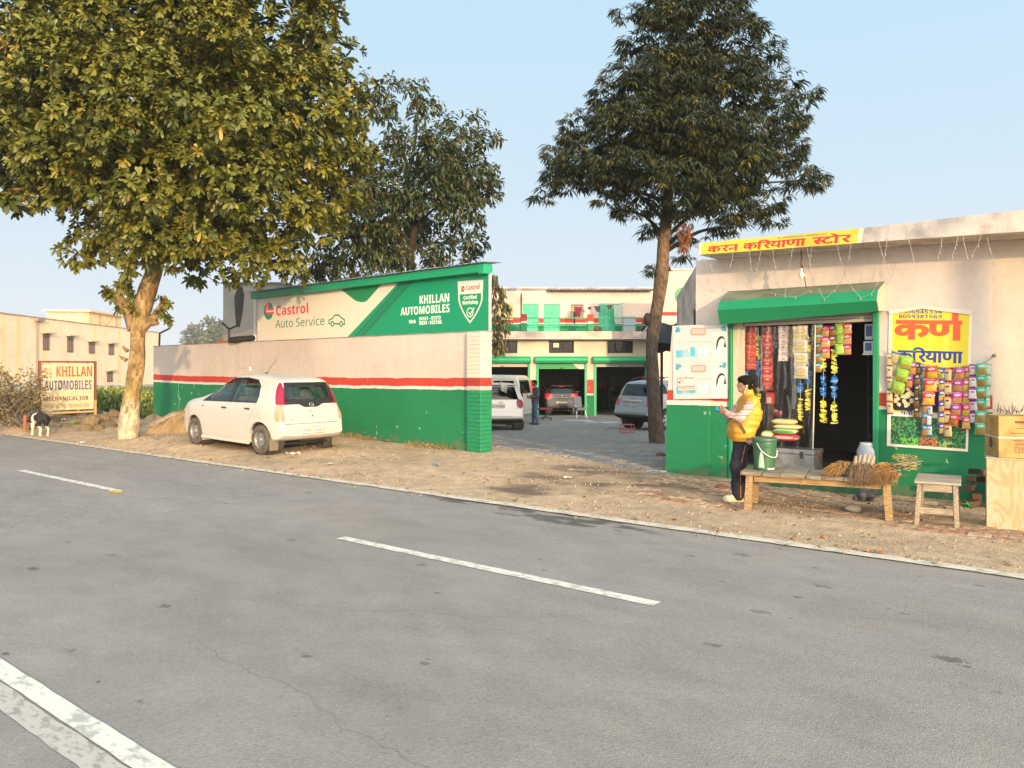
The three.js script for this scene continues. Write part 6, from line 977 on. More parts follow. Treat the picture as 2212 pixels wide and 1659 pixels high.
{ // the white hatchback beside the road
const white=new THREE.MeshPhysicalMaterial({color:rgb(0.47,0.445,0.40),roughness:0.36,clearcoat:0.5,clearcoatRoughness:0.15}),blk=std(rgb(0.012,0.012,0.013),0.3);
const S={L:3.795,wheelR:0.29,axles:[0.80,3.19],roofHalf:0.575,dash:1.28,floor:0.42,
top:[[0,0.60],[0.03,0.74],[0.16,0.87],[0.5,0.97],[0.95,1.03],[1.1,1.09],[1.4,1.27],[1.7,1.43],[2.0,1.505],[2.4,1.54],[2.9,1.535],[3.3,1.49],[3.47,1.445],[3.52,1.41],[3.66,1.06],[3.70,0.93],[3.735,0.80],[3.752,0.64],[3.775,0.60],[3.795,0.50]],
bot:[[0,0.34],[0.15,0.22],[0.6,0.19],[3.2,0.19],[3.55,0.27],[3.74,0.31],[3.795,0.40]],
belt:[[0,0.62],[0.3,0.80],[0.95,0.93],[2.0,0.945],[3.0,0.985],[3.5,1.0],[3.795,0.7]],
half:[[0,0.52],[0.06,0.62],[0.25,0.74],[0.6,0.82],[1.2,0.845],[2.4,0.848],[3.2,0.835],[3.5,0.80],[3.68,0.765],[3.76,0.74],[3.795,0.70]],
seats:[[1.85,[-0.36,0.36]],[2.75,[-0.34,0.34]]]};
const rw=[[-0.52,1.06],[0.52,1.06],[0.46,1.36],[-0.46,1.36]];
S.cuts=[
['windscreen','e',[[-0.66,1.06],[0.66,1.06],[0.53,1.44],[-0.53,1.44]],0.9,1.95,GLASS,'glass'],
['front_side_window','s',[[1.32,0.975],[2.10,0.995],[2.06,1.445],[1.92,1.44],[1.62,1.30]],-1.2,1.2,GLASS,'glass'],
['rear_side_window','s',[[2.22,0.995],[3.02,1.02],[3.05,1.10],[2.96,1.30],[2.78,1.42],[2.20,1.45]],-1.2,1.2,GLASS,'glass'],
['rear_window','e',rw,3.42,3.9,GLASS,'glass'],
['window_trim','s',[[1.10,0.945],[1.32,0.955],[1.335,0.99],[1.60,1.29],[1.55,1.30],[1.30,1.13]],-1.2,1.2,blk,'skin'],
['window_trim','s',[[2.095,0.975],[2.225,0.98],[2.205,1.46],[2.055,1.46]],-1.2,1.2,blk,'skin'],
['window_trim','s',[[1.30,0.955],[3.05,0.995],[3.04,1.022],[1.30,0.982]],-1.2,1.2,blk,'skin',undefined,0.004],
['window_trim','s',[[1.58,1.30],[1.9,1.455],[2.4,1.475],[2.80,1.44],[3.0,1.32],[3.08,1.12],[3.06,0.995],[3.02,1.0],[3.045,1.10],[2.955,1.305],[2.78,1.415],[2.2,1.448],[1.92,1.435],[1.62,1.295]],-1.2,1.2,blk,'skin',undefined,0.004],
['tail_panel','e',[[-0.60,0.985],[-0.28,0.985],[-0.16,0.925],[0.16,0.925],[0.28,0.985],[0.60,0.985],[0.585,1.085],[-0.585,1.085]],3.4,3.9,blk,'skin'],
['tail_panel','e',[[0.495,1.05],[0.60,1.05],[0.51,1.40],[0.43,1.35]],3.4,3.9,blk,'skin'],['tail_panel','e',mir([[0.495,1.05],[0.60,1.05],[0.51,1.40],[0.43,1.35]]),3.4,3.9,blk,'skin'],
['tail_panel','e',[[-0.47,1.335],[0.47,1.335],[0.51,1.405],[-0.51,1.405]],3.4,3.9,blk,'skin'],
...[1,-1].flatMap((s)=>[['tail_light','s',[[3.44,1.40],[3.60,1.40],[3.90,0.98],[3.58,0.985]],s>0?0.545:-1,s>0?1:-0.545,lampRed,'skin'],['reverse_light','s',[[3.582,0.982],[3.90,0.98],[3.90,0.70],[3.68,0.66],[3.62,0.72]],s>0?0.655:-1,s>0?1:-0.655,lampClear,'skin']]),
['gap','s',sideGap([[2.14,0.97],[2.15,0.6],[2.16,0.28]]),-1.2,1.2,null,'gap',undefined,0.001],
['gap','s',sideGap([[3.05,0.99],[3.0,0.85],[2.82,0.62],[2.76,0.45],[2.75,0.28]]),-1.2,1.2,null,'gap',undefined,0.001],
['gap','s',sideGap([[1.12,0.94],[1.13,0.6],[1.18,0.30]]),-1.2,1.2,null,'gap',undefined,0.001],
...[0.648,-0.648].map((z)=>['gap','e',[[z-0.005,0.615],[z+0.005,0.615],[z+0.005,0.98],[z-0.005,0.98]],3.6,3.9,null,'gap',undefined,0.001]),
['gap','e',[[-0.64,0.605],[0.64,0.603],[0.64,0.614],[-0.64,0.614]],3.6,3.9,null,'gap',undefined,0.001],
];
const t=makeCar('hatchback','dusty white hatchback parked beside the road in front of the long wall','car',S,{paint:white,rim:std(rgb(0.24,0.23,0.22),0.5,{metalness:0.4}),tyre:dustyTyre,seat:std(rgb(0.32,0.24,0.15),0.85),steel:true});
for(const s of[1,-1]){for(const[x,y]of[[1.98,0.855],[2.80,0.875]]){part('door_handle',rbx(x-0.075,x+0.075,y-0.014,y+0.014,s*0.845-0.018,s*0.845+0.022,0.012),blk,t);}if(s<0)part('mirror',rbx(1.16,1.30,0.95,1.07,s*0.90-0.07,s*0.90+0.07,0.04),white,t);part('mud_flap',rbx(3.19+0.345,3.19+0.37,0.10,0.34,s*0.74-0.10,s*0.74+0.09,0.008),std(rgb(0.16,0.13,0.10),0.9),t);part('mud_flap',rbx(0.80+0.34,0.80+0.365,0.12,0.32,s*0.74-0.09,s*0.74+0.09,0.008),std(rgb(0.3,0.26,0.2),0.9),t);part('sill',rbx(1.1,2.82,0.17,0.235,s*0.80-0.03,s*0.80+0.035,0.02),std(rgb(0.50,0.45,0.37),0.7),t);part('headlight',new THREE.SphereGeometry(0.13,14,10).scale(1.3,0.7,0.6).translate(0.22,0.68,s*0.62),lampClear,t);}
part('fuel_cap',J(rbx(3.10,3.28,0.70,0.86,0.826,0.842,0.03)),white,t);
const[pg,pmt]=plateBox(0.50,0.13,plateMat('HR41 D 8682'));const pl=part('number_plate',pg,pmt,t);pl.position.set(3.802,0.475,0.0);
part('bumper_reflector',rbx(3.765,3.792,0.475,0.50,0.36,0.52,0.006),lampRed,t).rotation.y=0;part('bumper_reflector',rbx(3.765,3.792,0.475,0.50,-0.52,-0.36,0.006),lampRed,t);
badge('TATA',0.26,0.055,css(0.42,0.22,0.18),t,3.748,0.845,0.0,-0.12);badge('VISTA',0.17,0.045,css(0.45,0.25,0.2),t,3.768,0.70,0.46,-0.05);badge('LS',0.06,0.035,css(0.45,0.2,0.15),t,3.768,0.71,-0.50,-0.05);
const em=part('emblem',new THREE.TorusGeometry(1,0.16,8,24).scale(0.05,0.036,0.03).rotateY(Math.PI/2),MAT.chrome,t);em.position.set(3.715,0.975,0);part('emblem_stem',J(rbx(-0.004,0.004,-0.03,0.02,-0.006,0.006,0.002),rbx(-0.004,0.004,0.008,0.018,-0.03,0.03,0.002)),MAT.chrome,em);
part('lock',rod([3.745,0.755,0.0],[3.765,0.752,0.0],0.013,0.013,10),MAT.iron,t);part('washer_nozzle',new THREE.SphereGeometry(0.012,8,6).translate(1.18,0.85,0.846),blk,t);
part('antenna',J(rod([2.45,1.55,0.18],[2.72,1.86,0.12],0.005,0.003,5),rbx(2.42,2.49,1.545,1.575,0.16,0.20,0.01)),blk,t);
part('wiper',J(rod([3.70,0.985,0.02],[3.655,1.075,-0.22],0.008,0.006,5)),blk,t);part('exhaust',rod([3.3,0.23,-0.42],[3.72,0.25,-0.42],0.028,0.028,12),std(rgb(0.05,0.035,0.03),0.8),t);part('silencer',new THREE.CapsuleGeometry(0.075,0.30,6,12).rotateX(Math.PI/2).translate(3.38,0.26,-0.2),std(rgb(0.08,0.055,0.04),0.8),t);
part('parcel_shelf',rbx(3.05,3.42,0.90,0.93,-0.52,0.52,0.01),std(rgb(0.05,0.045,0.04),0.9),t);
const y=(x,z)=>groundH(x,z),ox=-13.1-3.19,oz=-9.49,yf=(y(ox+0.72,oz+0.72)+y(ox+0.72,oz-0.72))/2,yr=(y(ox+3.19,oz+0.72)+y(ox+3.19,oz-0.72))/2,sl=(yr-yf)/2.47;
t.position.set(ox,yf-sl*0.72-0.015,oz);t.rotation.z=Math.atan(sl);
}
const camTurn=(X,Z)=>{const[wx,wz]=camXZ(X,Z);return Math.atan2(-wz,wx);}; // turn that points a car's tail along a camera-aligned direction
function setCar(t,px,Z,dirX,dirZ,tailX){const[x,z]=camXZ((px-CX)/FL*Z,Z),a=camTurn(dirX,dirZ);t.rotation.y=a;t.position.set(x-Math.cos(a)*tailX,groundH(x,z)+0.012,z+Math.sin(a)*tailX);return t;}
const oldTyre=std(rgb(0.022,0.021,0.02),0.9),alloy=std(rgb(0.30,0.30,0.31),0.4,{metalness:0.6});
{ // small white hatchback in the yard
const blk=std(rgb(0.012,0.012,0.013),0.3);
const S={L:3.64,wheelR:0.285,axles:[0.70,3.07],roofHalf:0.53,dash:1.2,floor:0.42,top:[[0,0.6],[0.05,0.74],[0.3,0.88],[0.85,1.0],[1.2,1.2],[1.6,1.43],[2.0,1.50],[2.8,1.52],[3.2,1.50],[3.36,1.46],[3.45,1.25],[3.54,1.0],[3.56,0.93],[3.58,0.70],[3.61,0.60],[3.64,0.46]],bot:[[0,0.3],[0.3,0.2],[3.2,0.2],[3.5,0.28],[3.64,0.36]],belt:[[0,0.65],[0.9,0.92],[3.4,1.0],[3.64,0.65]],half:[[0,0.5],[0.3,0.72],[0.8,0.79],[3.0,0.80],[3.4,0.775],[3.58,0.73],[3.64,0.68]],seats:[[1.75,[-0.34,0.34]],[2.6,[-0.33,0.33]]]};
const lamp=(s)=>[[s*0.50,0.96],[s*0.58,1.03],[s*0.72,0.97],[s*0.74,0.80],[s*0.66,0.70],[s*0.53,0.76]];
S.cuts=[['windscreen','e',[[-0.6,1.05],[0.6,1.05],[0.48,1.42],[-0.48,1.42]],0.9,1.8,GLASS,'glass'],['side_window','s',[[1.3,0.99],[2.9,1.04],[2.95,1.25],[2.75,1.40],[1.85,1.42]],-1.2,1.2,GLASS_DARK,'glass'],['rear_window','e',[[-0.58,1.0],[0.58,1.0],[0.46,1.40],[-0.46,1.40]],3.2,3.8,GLASS_DARK,'glass'],
['tail_light','e',lamp(1),3.2,3.8,lampRed,'skin',undefined,0.08],['tail_light','e',mir(lamp(1)),3.2,3.8,lampRed,'skin',undefined,0.08],['lower_bumper','e',[[-0.75,0.2],[0.75,0.2],[0.70,0.40],[-0.70,0.40]],3.2,3.8,blk,'skin']];
const t=makeCar('hatchback','white small hatchback parked in the yard just behind the end of the wall','car',S,{paint:carPaint(rgb(0.42,0.43,0.45)),rim:alloy,tyre:oldTyre,seat:std(rgb(0.04,0.04,0.045),0.9)});
const[pg,pm]=plateBox(0.46,0.12,plateMat('DL14CD4082',[0.6,0.6,0.58]));part('number_plate',pg,pm,t).position.set(3.60,0.80,0.10);
part('emblem',J(rbx(3.575,3.59,0.905,0.925,-0.06,0.06,0.006),rbx(3.575,3.592,0.895,0.935,-0.022,0.022,0.006)),std(rgb(0.35,0.27,0.12),0.4),t);part('spoiler',rbx(3.26,3.46,1.465,1.505,-0.52,0.52,0.02),carPaint(rgb(0.42,0.43,0.45)),t);
for(const s of[1,-1])part('bumper_reflector',rbx(3.60,3.632,0.42,0.47,s*0.62-0.05,s*0.62+0.05,0.01),lampRed,t);part('mirror',rbx(1.2,1.32,0.98,1.12,-0.98,-0.82,0.03),blk,t);part('mirror',rbx(1.2,1.32,0.98,1.12,0.82,0.98,0.03),blk,t);
setCar(t,1082,24.6,0.10,-1,3.64);
const rag=solo('cloth',gridGeo(8,8,(u,v)=>[(u-0.5)*0.2,0.24-v*0.28-0.10*u,0.05*Math.sin(v*3)+0.02*Math.sin(u*9)]),std(rgb(0.42,0.41,0.40),0.9,{side:THREE.DoubleSide}),'pale rag lying over the rear window of the small white hatchback','rag');const rp=at(...C5(165,968),24.75);rag.position.set(rp.x,rp.y-0.08,rp.z);rag.rotation.y=YAW;
}
{ // white van standing across, behind the small hatchback
const S={L:3.9,wheelR:0.29,axles:[0.75,3.1],roofHalf:0.68,dash:0.7,floor:0.5,top:[[0,0.7],[0.05,1.0],[0.25,1.2],[0.7,1.72],[1.0,1.86],[2.0,1.92],[3.6,1.90],[3.75,1.86],[3.85,1.1],[3.9,0.6]],bot:[[0,0.35],[0.3,0.25],[3.6,0.25],[3.9,0.4]],belt:[[0,0.8],[0.5,1.12],[3.9,1.14]],half:[[0,0.6],[0.3,0.74],[1,0.77],[3.6,0.77],[3.9,0.70]],seats:[[1.3,[-0.35,0.35]],[2.4,[-0.3,0.3]]]};
S.cuts=[['windscreen','e',[[-0.6,1.18],[0.6,1.18],[0.55,1.68],[-0.55,1.68]],-0.1,0.9,GLASS_DARK,'glass'],...[[0.85,1.38],[1.50,2.55],[2.72,3.62]].map(([a,b])=>['side_window','s',[[a,1.2],[b,1.2],[b-0.03,1.70],[a+0.03,1.70]],-1.2,1.2,GLASS_DARK,'glass']),['rear_window','e',[[-0.6,1.2],[0.6,1.2],[0.55,1.72],[-0.55,1.72]],3.6,4,GLASS_DARK,'glass'],['tail_light','e',[[0.58,0.75],[0.70,0.75],[0.70,1.05],[0.58,1.05]],3.6,4,lampRed,'skin'],['tail_light','e',[[-0.70,0.75],[-0.58,0.75],[-0.58,1.05],[-0.70,1.05]],3.6,4,lampRed,'skin']];
const t=makeCar('van','boxy white van standing across the yard behind the small white hatchback','van',S,{paint:carPaint(rgb(0.46,0.44,0.40)),rim:alloy,tyre:oldTyre,seat:std(rgb(0.04,0.04,0.045),0.9),steel:true});
setCar(t,1139,30.4,0.95,-0.36,3.9);
}
{ // dark hatchback in the middle bay
const S={L:3.99,wheelR:0.3,axles:[0.8,3.32],roofHalf:0.56,dash:1.3,floor:0.42,top:[[0,0.6],[0.06,0.72],[0.3,0.84],[1.0,0.97],[1.4,1.22],[1.8,1.42],[2.2,1.49],[3.0,1.49],[3.5,1.43],[3.6,1.38],[3.80,1.06],[3.86,0.98],[3.90,0.75],[3.95,0.62],[3.99,0.48]],bot:[[0,0.3],[0.3,0.2],[3.5,0.2],[3.85,0.28],[3.99,0.38]],belt:[[0,0.66],[1,0.9],[3.6,1.02],[3.99,0.65]],half:[[0,0.55],[0.3,0.76],[0.9,0.86],[3.2,0.87],[3.7,0.83],[3.92,0.77],[3.99,0.72]],seats:[[1.95,[-0.37,0.37]],[2.85,[-0.35,0.35]]]};
const lamp=[[0.44,0.99],[0.66,1.06],[0.82,1.0],[0.82,0.80],[0.64,0.76],[0.50,0.86]],glow=new THREE.MeshPhysicalMaterial({color:rgb(0.75,0.02,0.02),roughness:0.12,clearcoat:1});
S.cuts=[['windscreen','e',[[-0.64,1.04],[0.64,1.04],[0.52,1.40],[-0.52,1.40]],1,2,GLASS,'glass'],['side_window','s',[[1.5,0.99],[3.2,1.06],[3.25,1.22],[2.95,1.38],[2.0,1.41]],-1.2,1.2,GLASS_DARK,'glass'],['rear_window','e',[[-0.60,1.05],[0.60,1.05],[0.48,1.36],[-0.48,1.36]],3.4,4.1,GLASS_DARK,'glass'],['tail_light','e',lamp,3.4,4.1,glow,'skin'],['tail_light','e',mir(lamp),3.4,4.1,glow,'skin'],['lower_bumper','e',[[-0.8,0.2],[0.8,0.2],[0.74,0.42],[-0.74,0.42]],3.4,4.1,MAT.black,'skin']];
const t=makeCar('hatchback','dark maroon hatchback standing tail out in the middle workshop bay','car',S,{paint:carPaint(rgb(0.018,0.008,0.011)),rim:alloy,tyre:oldTyre,seat:std(rgb(0.04,0.04,0.045),0.9)});
const[pg,pm]=plateBox(0.55,0.13,plateMat('HR 03X 3623'));part('number_plate',pg,pm,t).position.set(3.96,0.60,0.0);part('chrome_strip',rbx(3.90,3.925,0.845,0.862,-0.48,0.48,0.006),MAT.chrome,t);part('emblem',rbx(3.90,3.925,0.90,0.97,-0.04,0.04,0.015),MAT.chrome,t);part('spoiler',rbx(3.46,3.70,1.40,1.44,-0.5,0.5,0.02),carPaint(rgb(0.018,0.008,0.011)),t);part('brake_lamp',rbx(3.66,3.712,1.375,1.398,-0.12,0.12,0.008),glow,t);
for(const s of[1,-1]){part('mirror',rbx(1.4,1.52,0.98,1.1,s*0.98-0.1,s*0.98+0.09,0.03),s<0?MAT.chrome:MAT.black,t);part('bumper_reflector',rbx(3.94,3.975,0.46,0.49,s*0.60-0.09,s*0.60+0.09,0.008),lampRed,t);}
setCar(t,1214,37.4,0.0,-1,3.99);t.position.y+=0.045;
}
{ // silver SUV partly behind the tree
const S={L:4.32,wheelR:0.345,wheelW:0.215,axles:[0.85,3.52],roofHalf:0.60,dash:1.4,floor:0.55,top:[[0,0.75],[0.06,0.92],[0.4,1.05],[1.1,1.12],[1.5,1.36],[1.9,1.58],[2.3,1.63],[3.4,1.63],[3.9,1.58],[4.0,1.52],[4.16,1.12],[4.20,0.95],[4.24,0.80],[4.32,0.58]],bot:[[0,0.4],[0.3,0.28],[3.7,0.28],[4.1,0.36],[4.32,0.46]],belt:[[0,0.8],[1.1,1.04],[3.9,1.14],[4.32,0.75]],half:[[0,0.6],[0.3,0.80],[0.9,0.90],[3.5,0.905],[4.0,0.88],[4.22,0.82],[4.32,0.76]],seats:[[2.0,[-0.38,0.38]],[2.95,[-0.37,0.37]]]};
S.cuts=[['windscreen','e',[[-0.66,1.18],[0.66,1.18],[0.54,1.54],[-0.54,1.54]],1,2.2,GLASS,'glass'],...[[[1.68,1.12],[2.45,1.14],[2.42,1.53],[2.05,1.52]],[[2.55,1.14],[3.35,1.17],[3.32,1.50],[2.53,1.53]],[[3.45,1.18],[3.85,1.22],[3.72,1.46],[3.42,1.50]]].map((p)=>['side_window','s',p,-1.2,1.2,GLASS_DARK,'glass']),['rear_window','e',[[-0.62,1.12],[0.62,1.12],[0.50,1.50],[-0.50,1.50]],3.85,4.5,GLASS_DARK,'glass'],...[1,-1].map((s)=>['tail_light','s',[[4.02,1.12],[4.5,1.12],[4.5,0.80],[4.08,0.80]],s>0?0.64:-1,s>0?1:-0.64,new THREE.MeshPhysicalMaterial({color:rgb(0.42,0.015,0.03),roughness:0.12,clearcoat:1}),'skin']),['lower_bumper','e',[[-0.95,0.2],[0.95,0.2],[0.9,0.52],[-0.9,0.52]],3.95,4.5,MAT.dark,'skin'],['lower_cladding','s',[[1.3,0.2],[3.1,0.2],[3.1,0.45],[1.3,0.45]],-1.2,1.2,MAT.dark,'skin']];
const t=makeCar('suv','silver sport utility vehicle standing obliquely behind the dark tree trunk','car',S,{paint:carPaint(rgb(0.28,0.29,0.31),0.35),rim:alloy,tyre:oldTyre,seat:std(rgb(0.04,0.04,0.045),0.9)});
const[pg,pm]=plateBox(0.50,0.20,plateMat('HR51 X 4253',[0.6,0.6,0.58]));part('number_plate',pg,pm,t).position.set(4.26,0.79,0.02);part('chrome_strip',rbx(4.20,4.245,0.93,0.99,-0.42,0.42,0.015),MAT.chrome,t);part('emblem',rbx(4.19,4.21,1.03,1.09,-0.03,0.03,0.01),MAT.chrome,t);badge('DUSTER',0.30,0.05,css(0.1,0.1,0.1),t,4.235,0.83,-0.48,0);
for(const s of[1,-1]){part('roof_rail',tube([[2.2,1.66,s*0.52],[2.4,1.71,s*0.53],[3.5,1.71,s*0.53],[3.8,1.63,s*0.52]],0.018,20,6),MAT.dark,t);part('bumper_reflector',rbx(4.28,4.315,0.52,0.56,s*0.6-0.08,s*0.6+0.08,0.01),lampRed,t);}part('wiper',rod([4.17,1.14,-0.1],[4.12,1.22,0.35],0.01,0.008,5),MAT.black,t);
setCar(t,1361,25.0,-0.82,-0.57,4.32);
const rd=solo('red_bundle',new THREE.SphereGeometry(0.14,12,8).scale(1.6,0.6,1),std(rgb(0.20,0.03,0.04),0.9),'dark red bundle of cloth lying on the roof of the silver vehicle','bundle');const q=new V3(3.2,1.70,0.3).applyEuler(t.rotation).add(t.position);rd.position.copy(q);
}
// ---------- figures: joints with radii, joined by a smooth minimum and meshed with surface nets ----------
function sdfMesh(prims,cell,kk=0.03){ // prims: [a, b, ra, rb]
const lo=new V3(1e9,1e9,1e9),hi=new V3(-1e9,-1e9,-1e9);
const P=prims.map(([a,b,ra,rb,k])=>{const A=new V3(...a),B=new V3(...b);for(const[p,r]of[[A,ra],[B,rb]]){lo.min(p.clone().subScalar(r+3*cell));hi.max(p.clone().addScalar(r+3*cell));}return{A,d:B.clone().sub(A),l2:Math.max(1e-9,B.distanceToSquared(A)),ra,rb,k:k??kk,m:Math.max(ra,rb)};});
const n=[0,1,2].map((i)=>Math.ceil((hi.getComponent(i)- lo.getComponent(i))/cell)+1),[nx,ny,nz]=n,F=new Float32Array(nx*ny*nz).fill(1);
for(const q of P){
const pad=q.m+q.k+3*cell,r0=[],r1=[];for(let i=0;i<3;i++){const a=q.A.getComponent(i),b=a+q.d.getComponent(i),o=lo.getComponent(i);r0.push(Math.max(0,Math.floor((Math.min(a,b)- pad-o)/cell)));r1.push(Math.min(n[i]- 1,Math.ceil((Math.max(a,b)+pad-o)/cell)));}
for(let k=r0[2];k<=r1[2];k++)for(let j=r0[1];j<=r1[1];j++)for(let i=r0[0];i<=r1[0];i++){
const x=lo.x+i*cell-q.A.x,y=lo.y+j*cell-q.A.y,z=lo.z+k*cell-q.A.z,t=clamp((x*q.d.x+y*q.d.y+z*q.d.z)/q.l2,0,1),dx=x-q.d.x*t,dy=y-q.d.y*t,dz=z-q.d.z*t;
const d=Math.sqrt(dx*dx+dy*dy+dz*dz)- lerp(q.ra,q.rb,t),o=(k*ny+j)*nx+i,e=F[o],h=Math.max(q.k-Math.abs(e-d),0)/q.k;F[o]=Math.min(e,d)- h*h*q.k*0.25;
}
}
const vid=new Int32Array(nx*ny*nz).fill(-1),pos=[],idx=[],at3=(i,j,k)=>F[(k*ny+j)*nx+i];
for(let k=0;k<nz-1;k++)for(let j=0;j<ny-1;j++)for(let i=0;i<nx-1;i++){
let c=0,sx=0,sy=0,sz=0,neg=0;
for(let m=0;m<8;m++)if(at3(i+(m&1),j+(m>>1&1),k+(m>>2))<0)neg++;
if(neg===0||neg===8)continue;
for(let a=0;a<8;a++)for(const bit of[1,2,4])if(!(a&bit)){const b=a|bit,fa=at3(i+(a&1),j+(a>>1&1),k+(a>>2)),fb=at3(i+(b&1),j+(b>>1&1),k+(b>>2));if(fa<0!==fb<0){const t=fa/(fa-fb);sx+=(a&1)+(bit===1?t:0);sy+=(a>>1&1)+(bit===2?t:0);sz+=(a>>2)+(bit===4?t:0);c++;}}
vid[(k*ny+j)*nx+i]=pos.length/3;pos.push(lo.x+(i+sx/c)*cell,lo.y+(j+sy/c)*cell,lo.z+(k+sz/c)*cell);
}
const V=(i,j,k)=>vid[(k*ny+j)*nx+i],quad=(a,b,c,d,f)=>{if(a<0||b<0||c<0||d<0)return;f?idx.push(a,b,c,a,c,d):idx.push(a,c,b,a,d,c);};
for(let k=1;k<nz-1;k++)for(let j=1;j<ny-1;j++)for(let i=1;i<nx-1;i++){
const s=at3(i,j,k)<0;
if(s!==at3(i+1,j,k)<0)quad(V(i,j-1,k-1),V(i,j,k-1),V(i,j,k),V(i,j-1,k),s);
if(s!==at3(i,j+1,k)<0)quad(V(i-1,j,k-1),V(i-1,j,k),V(i,j,k),V(i,j,k-1),s);
if(s!==at3(i,j,k+1)<0)quad(V(i-1,j-1,k),V(i,j-1,k),V(i,j,k),V(i-1,j,k),s);
}
const g=new THREE.BufferGeometry();g.setAttribute('position',new THREE.Float32BufferAttribute(pos,3));g.setIndex(idx);g.computeVertexNormals();return g;
}
const colourBy=(g,f)=>{const p=g.attributes.position,c=[];for(let i=0;i<p.count;i++)c.push(...f(p.getX(i),p.getY(i),p.getZ(i)));g.setAttribute('color',new THREE.Float32BufferAttribute(c,3));return g;};
const add3=(a,b)=>[a[0]+b[0],a[1]+b[1],a[2]+b[2]],mul3=(a,k)=>a.map((v)=>v*k);
// a head facing +z at the origin of its neck pivot; 0.225 tall
function headPrims(o,r=1){const q=(x,y,z)=>add3(o,[x*r,y*r,z*r]);return[[q(-0.012,0.135,-0.010),q(0.012,0.135,-0.010),0.083*r,0.083*r],[q(0,0.13,-0.035),q(0,0.12,0.03),0.075*r,0.068*r],[q(0,0.07,0.035),q(0,0.045,0.052),0.052*r,0.036*r],[q(-0.03,0.06,0.02),q(-0.012,0.035,0.05),0.036*r,0.026*r],[q(0.03,0.06,0.02),q(0.012,0.035,0.05),0.036*r,0.026*r],[q(0,0.125,0.082),q(0,0.088,0.103),0.010*r,0.015*r,0.012],[q(-0.035,0.138,0.066),q(0.035,0.138,0.066),0.015*r,0.015*r,0.015],[q(-0.018,0.062,0.082),q(0.018,0.062,0.082),0.011*r,0.011*r,0.010],[q(-0.016,0.051,0.080),q(0.016,0.051,0.080),0.011*r,0.011*r,0.010],...[1,-1].map((s)=>[q(s*0.082,0.125,-0.012),q(s*0.080,0.085,-0.006),0.020*r,0.012*r,0.012])];}
// fingers curled round what is held: palm from wrist w towards d, with thumb side t
function handPrims(w,dir,palmN,thumbSide,curl=1){
const D=new V3(...dir).normalize(),N=new V3(...palmN).normalize(),T=new V3(...thumbSide).normalize(),W0=new V3(...w),at2=(a,b,c)=>{const v=W0.clone().addScaledVector(D,a).addScaledVector(T,b).addScaledVector(N,c);return[v.x,v.y,v.z];},out=[];
for(const b of[-0.03,-0.01,0.01,0.03])out.push([at2(0.0,b*0.7,0),at2(0.085,b,0),0.017,0.014]);
[[-0.032,0.8],[-0.011,0.95],[0.011,1.0],[0.032,0.92]].forEach(([b,l])=>{const p0=[0.088,b,0],p1=[0.088+0.032*l*Math.cos(0.5*curl),b,0.032*l*Math.sin(0.5*curl)],p2=[p1[0]+0.026*l*Math.cos(1.3*curl),b,p1[2]+0.026*l*Math.sin(1.3*curl)],p3=[p2[0]+0.02*l*Math.cos(2.0*curl),b*0.95,p2[2]+0.02*l*Math.sin(2.0*curl)];out.push([at2(...p0),at2(...p1),0.0095,0.009,0.006],[at2(...p1),at2(...p2),0.009,0.0085,0.006],[at2(...p2),at2(...p3),0.0085,0.0075,0.006]);});
out.push([at2(0.02,0.028,0.005),at2(0.052,0.058,0.018),0.014,0.011,0.008],[at2(0.052,0.058,0.018),at2(0.085,0.052,0.034),0.0105,0.0085,0.006]);
return out;
}
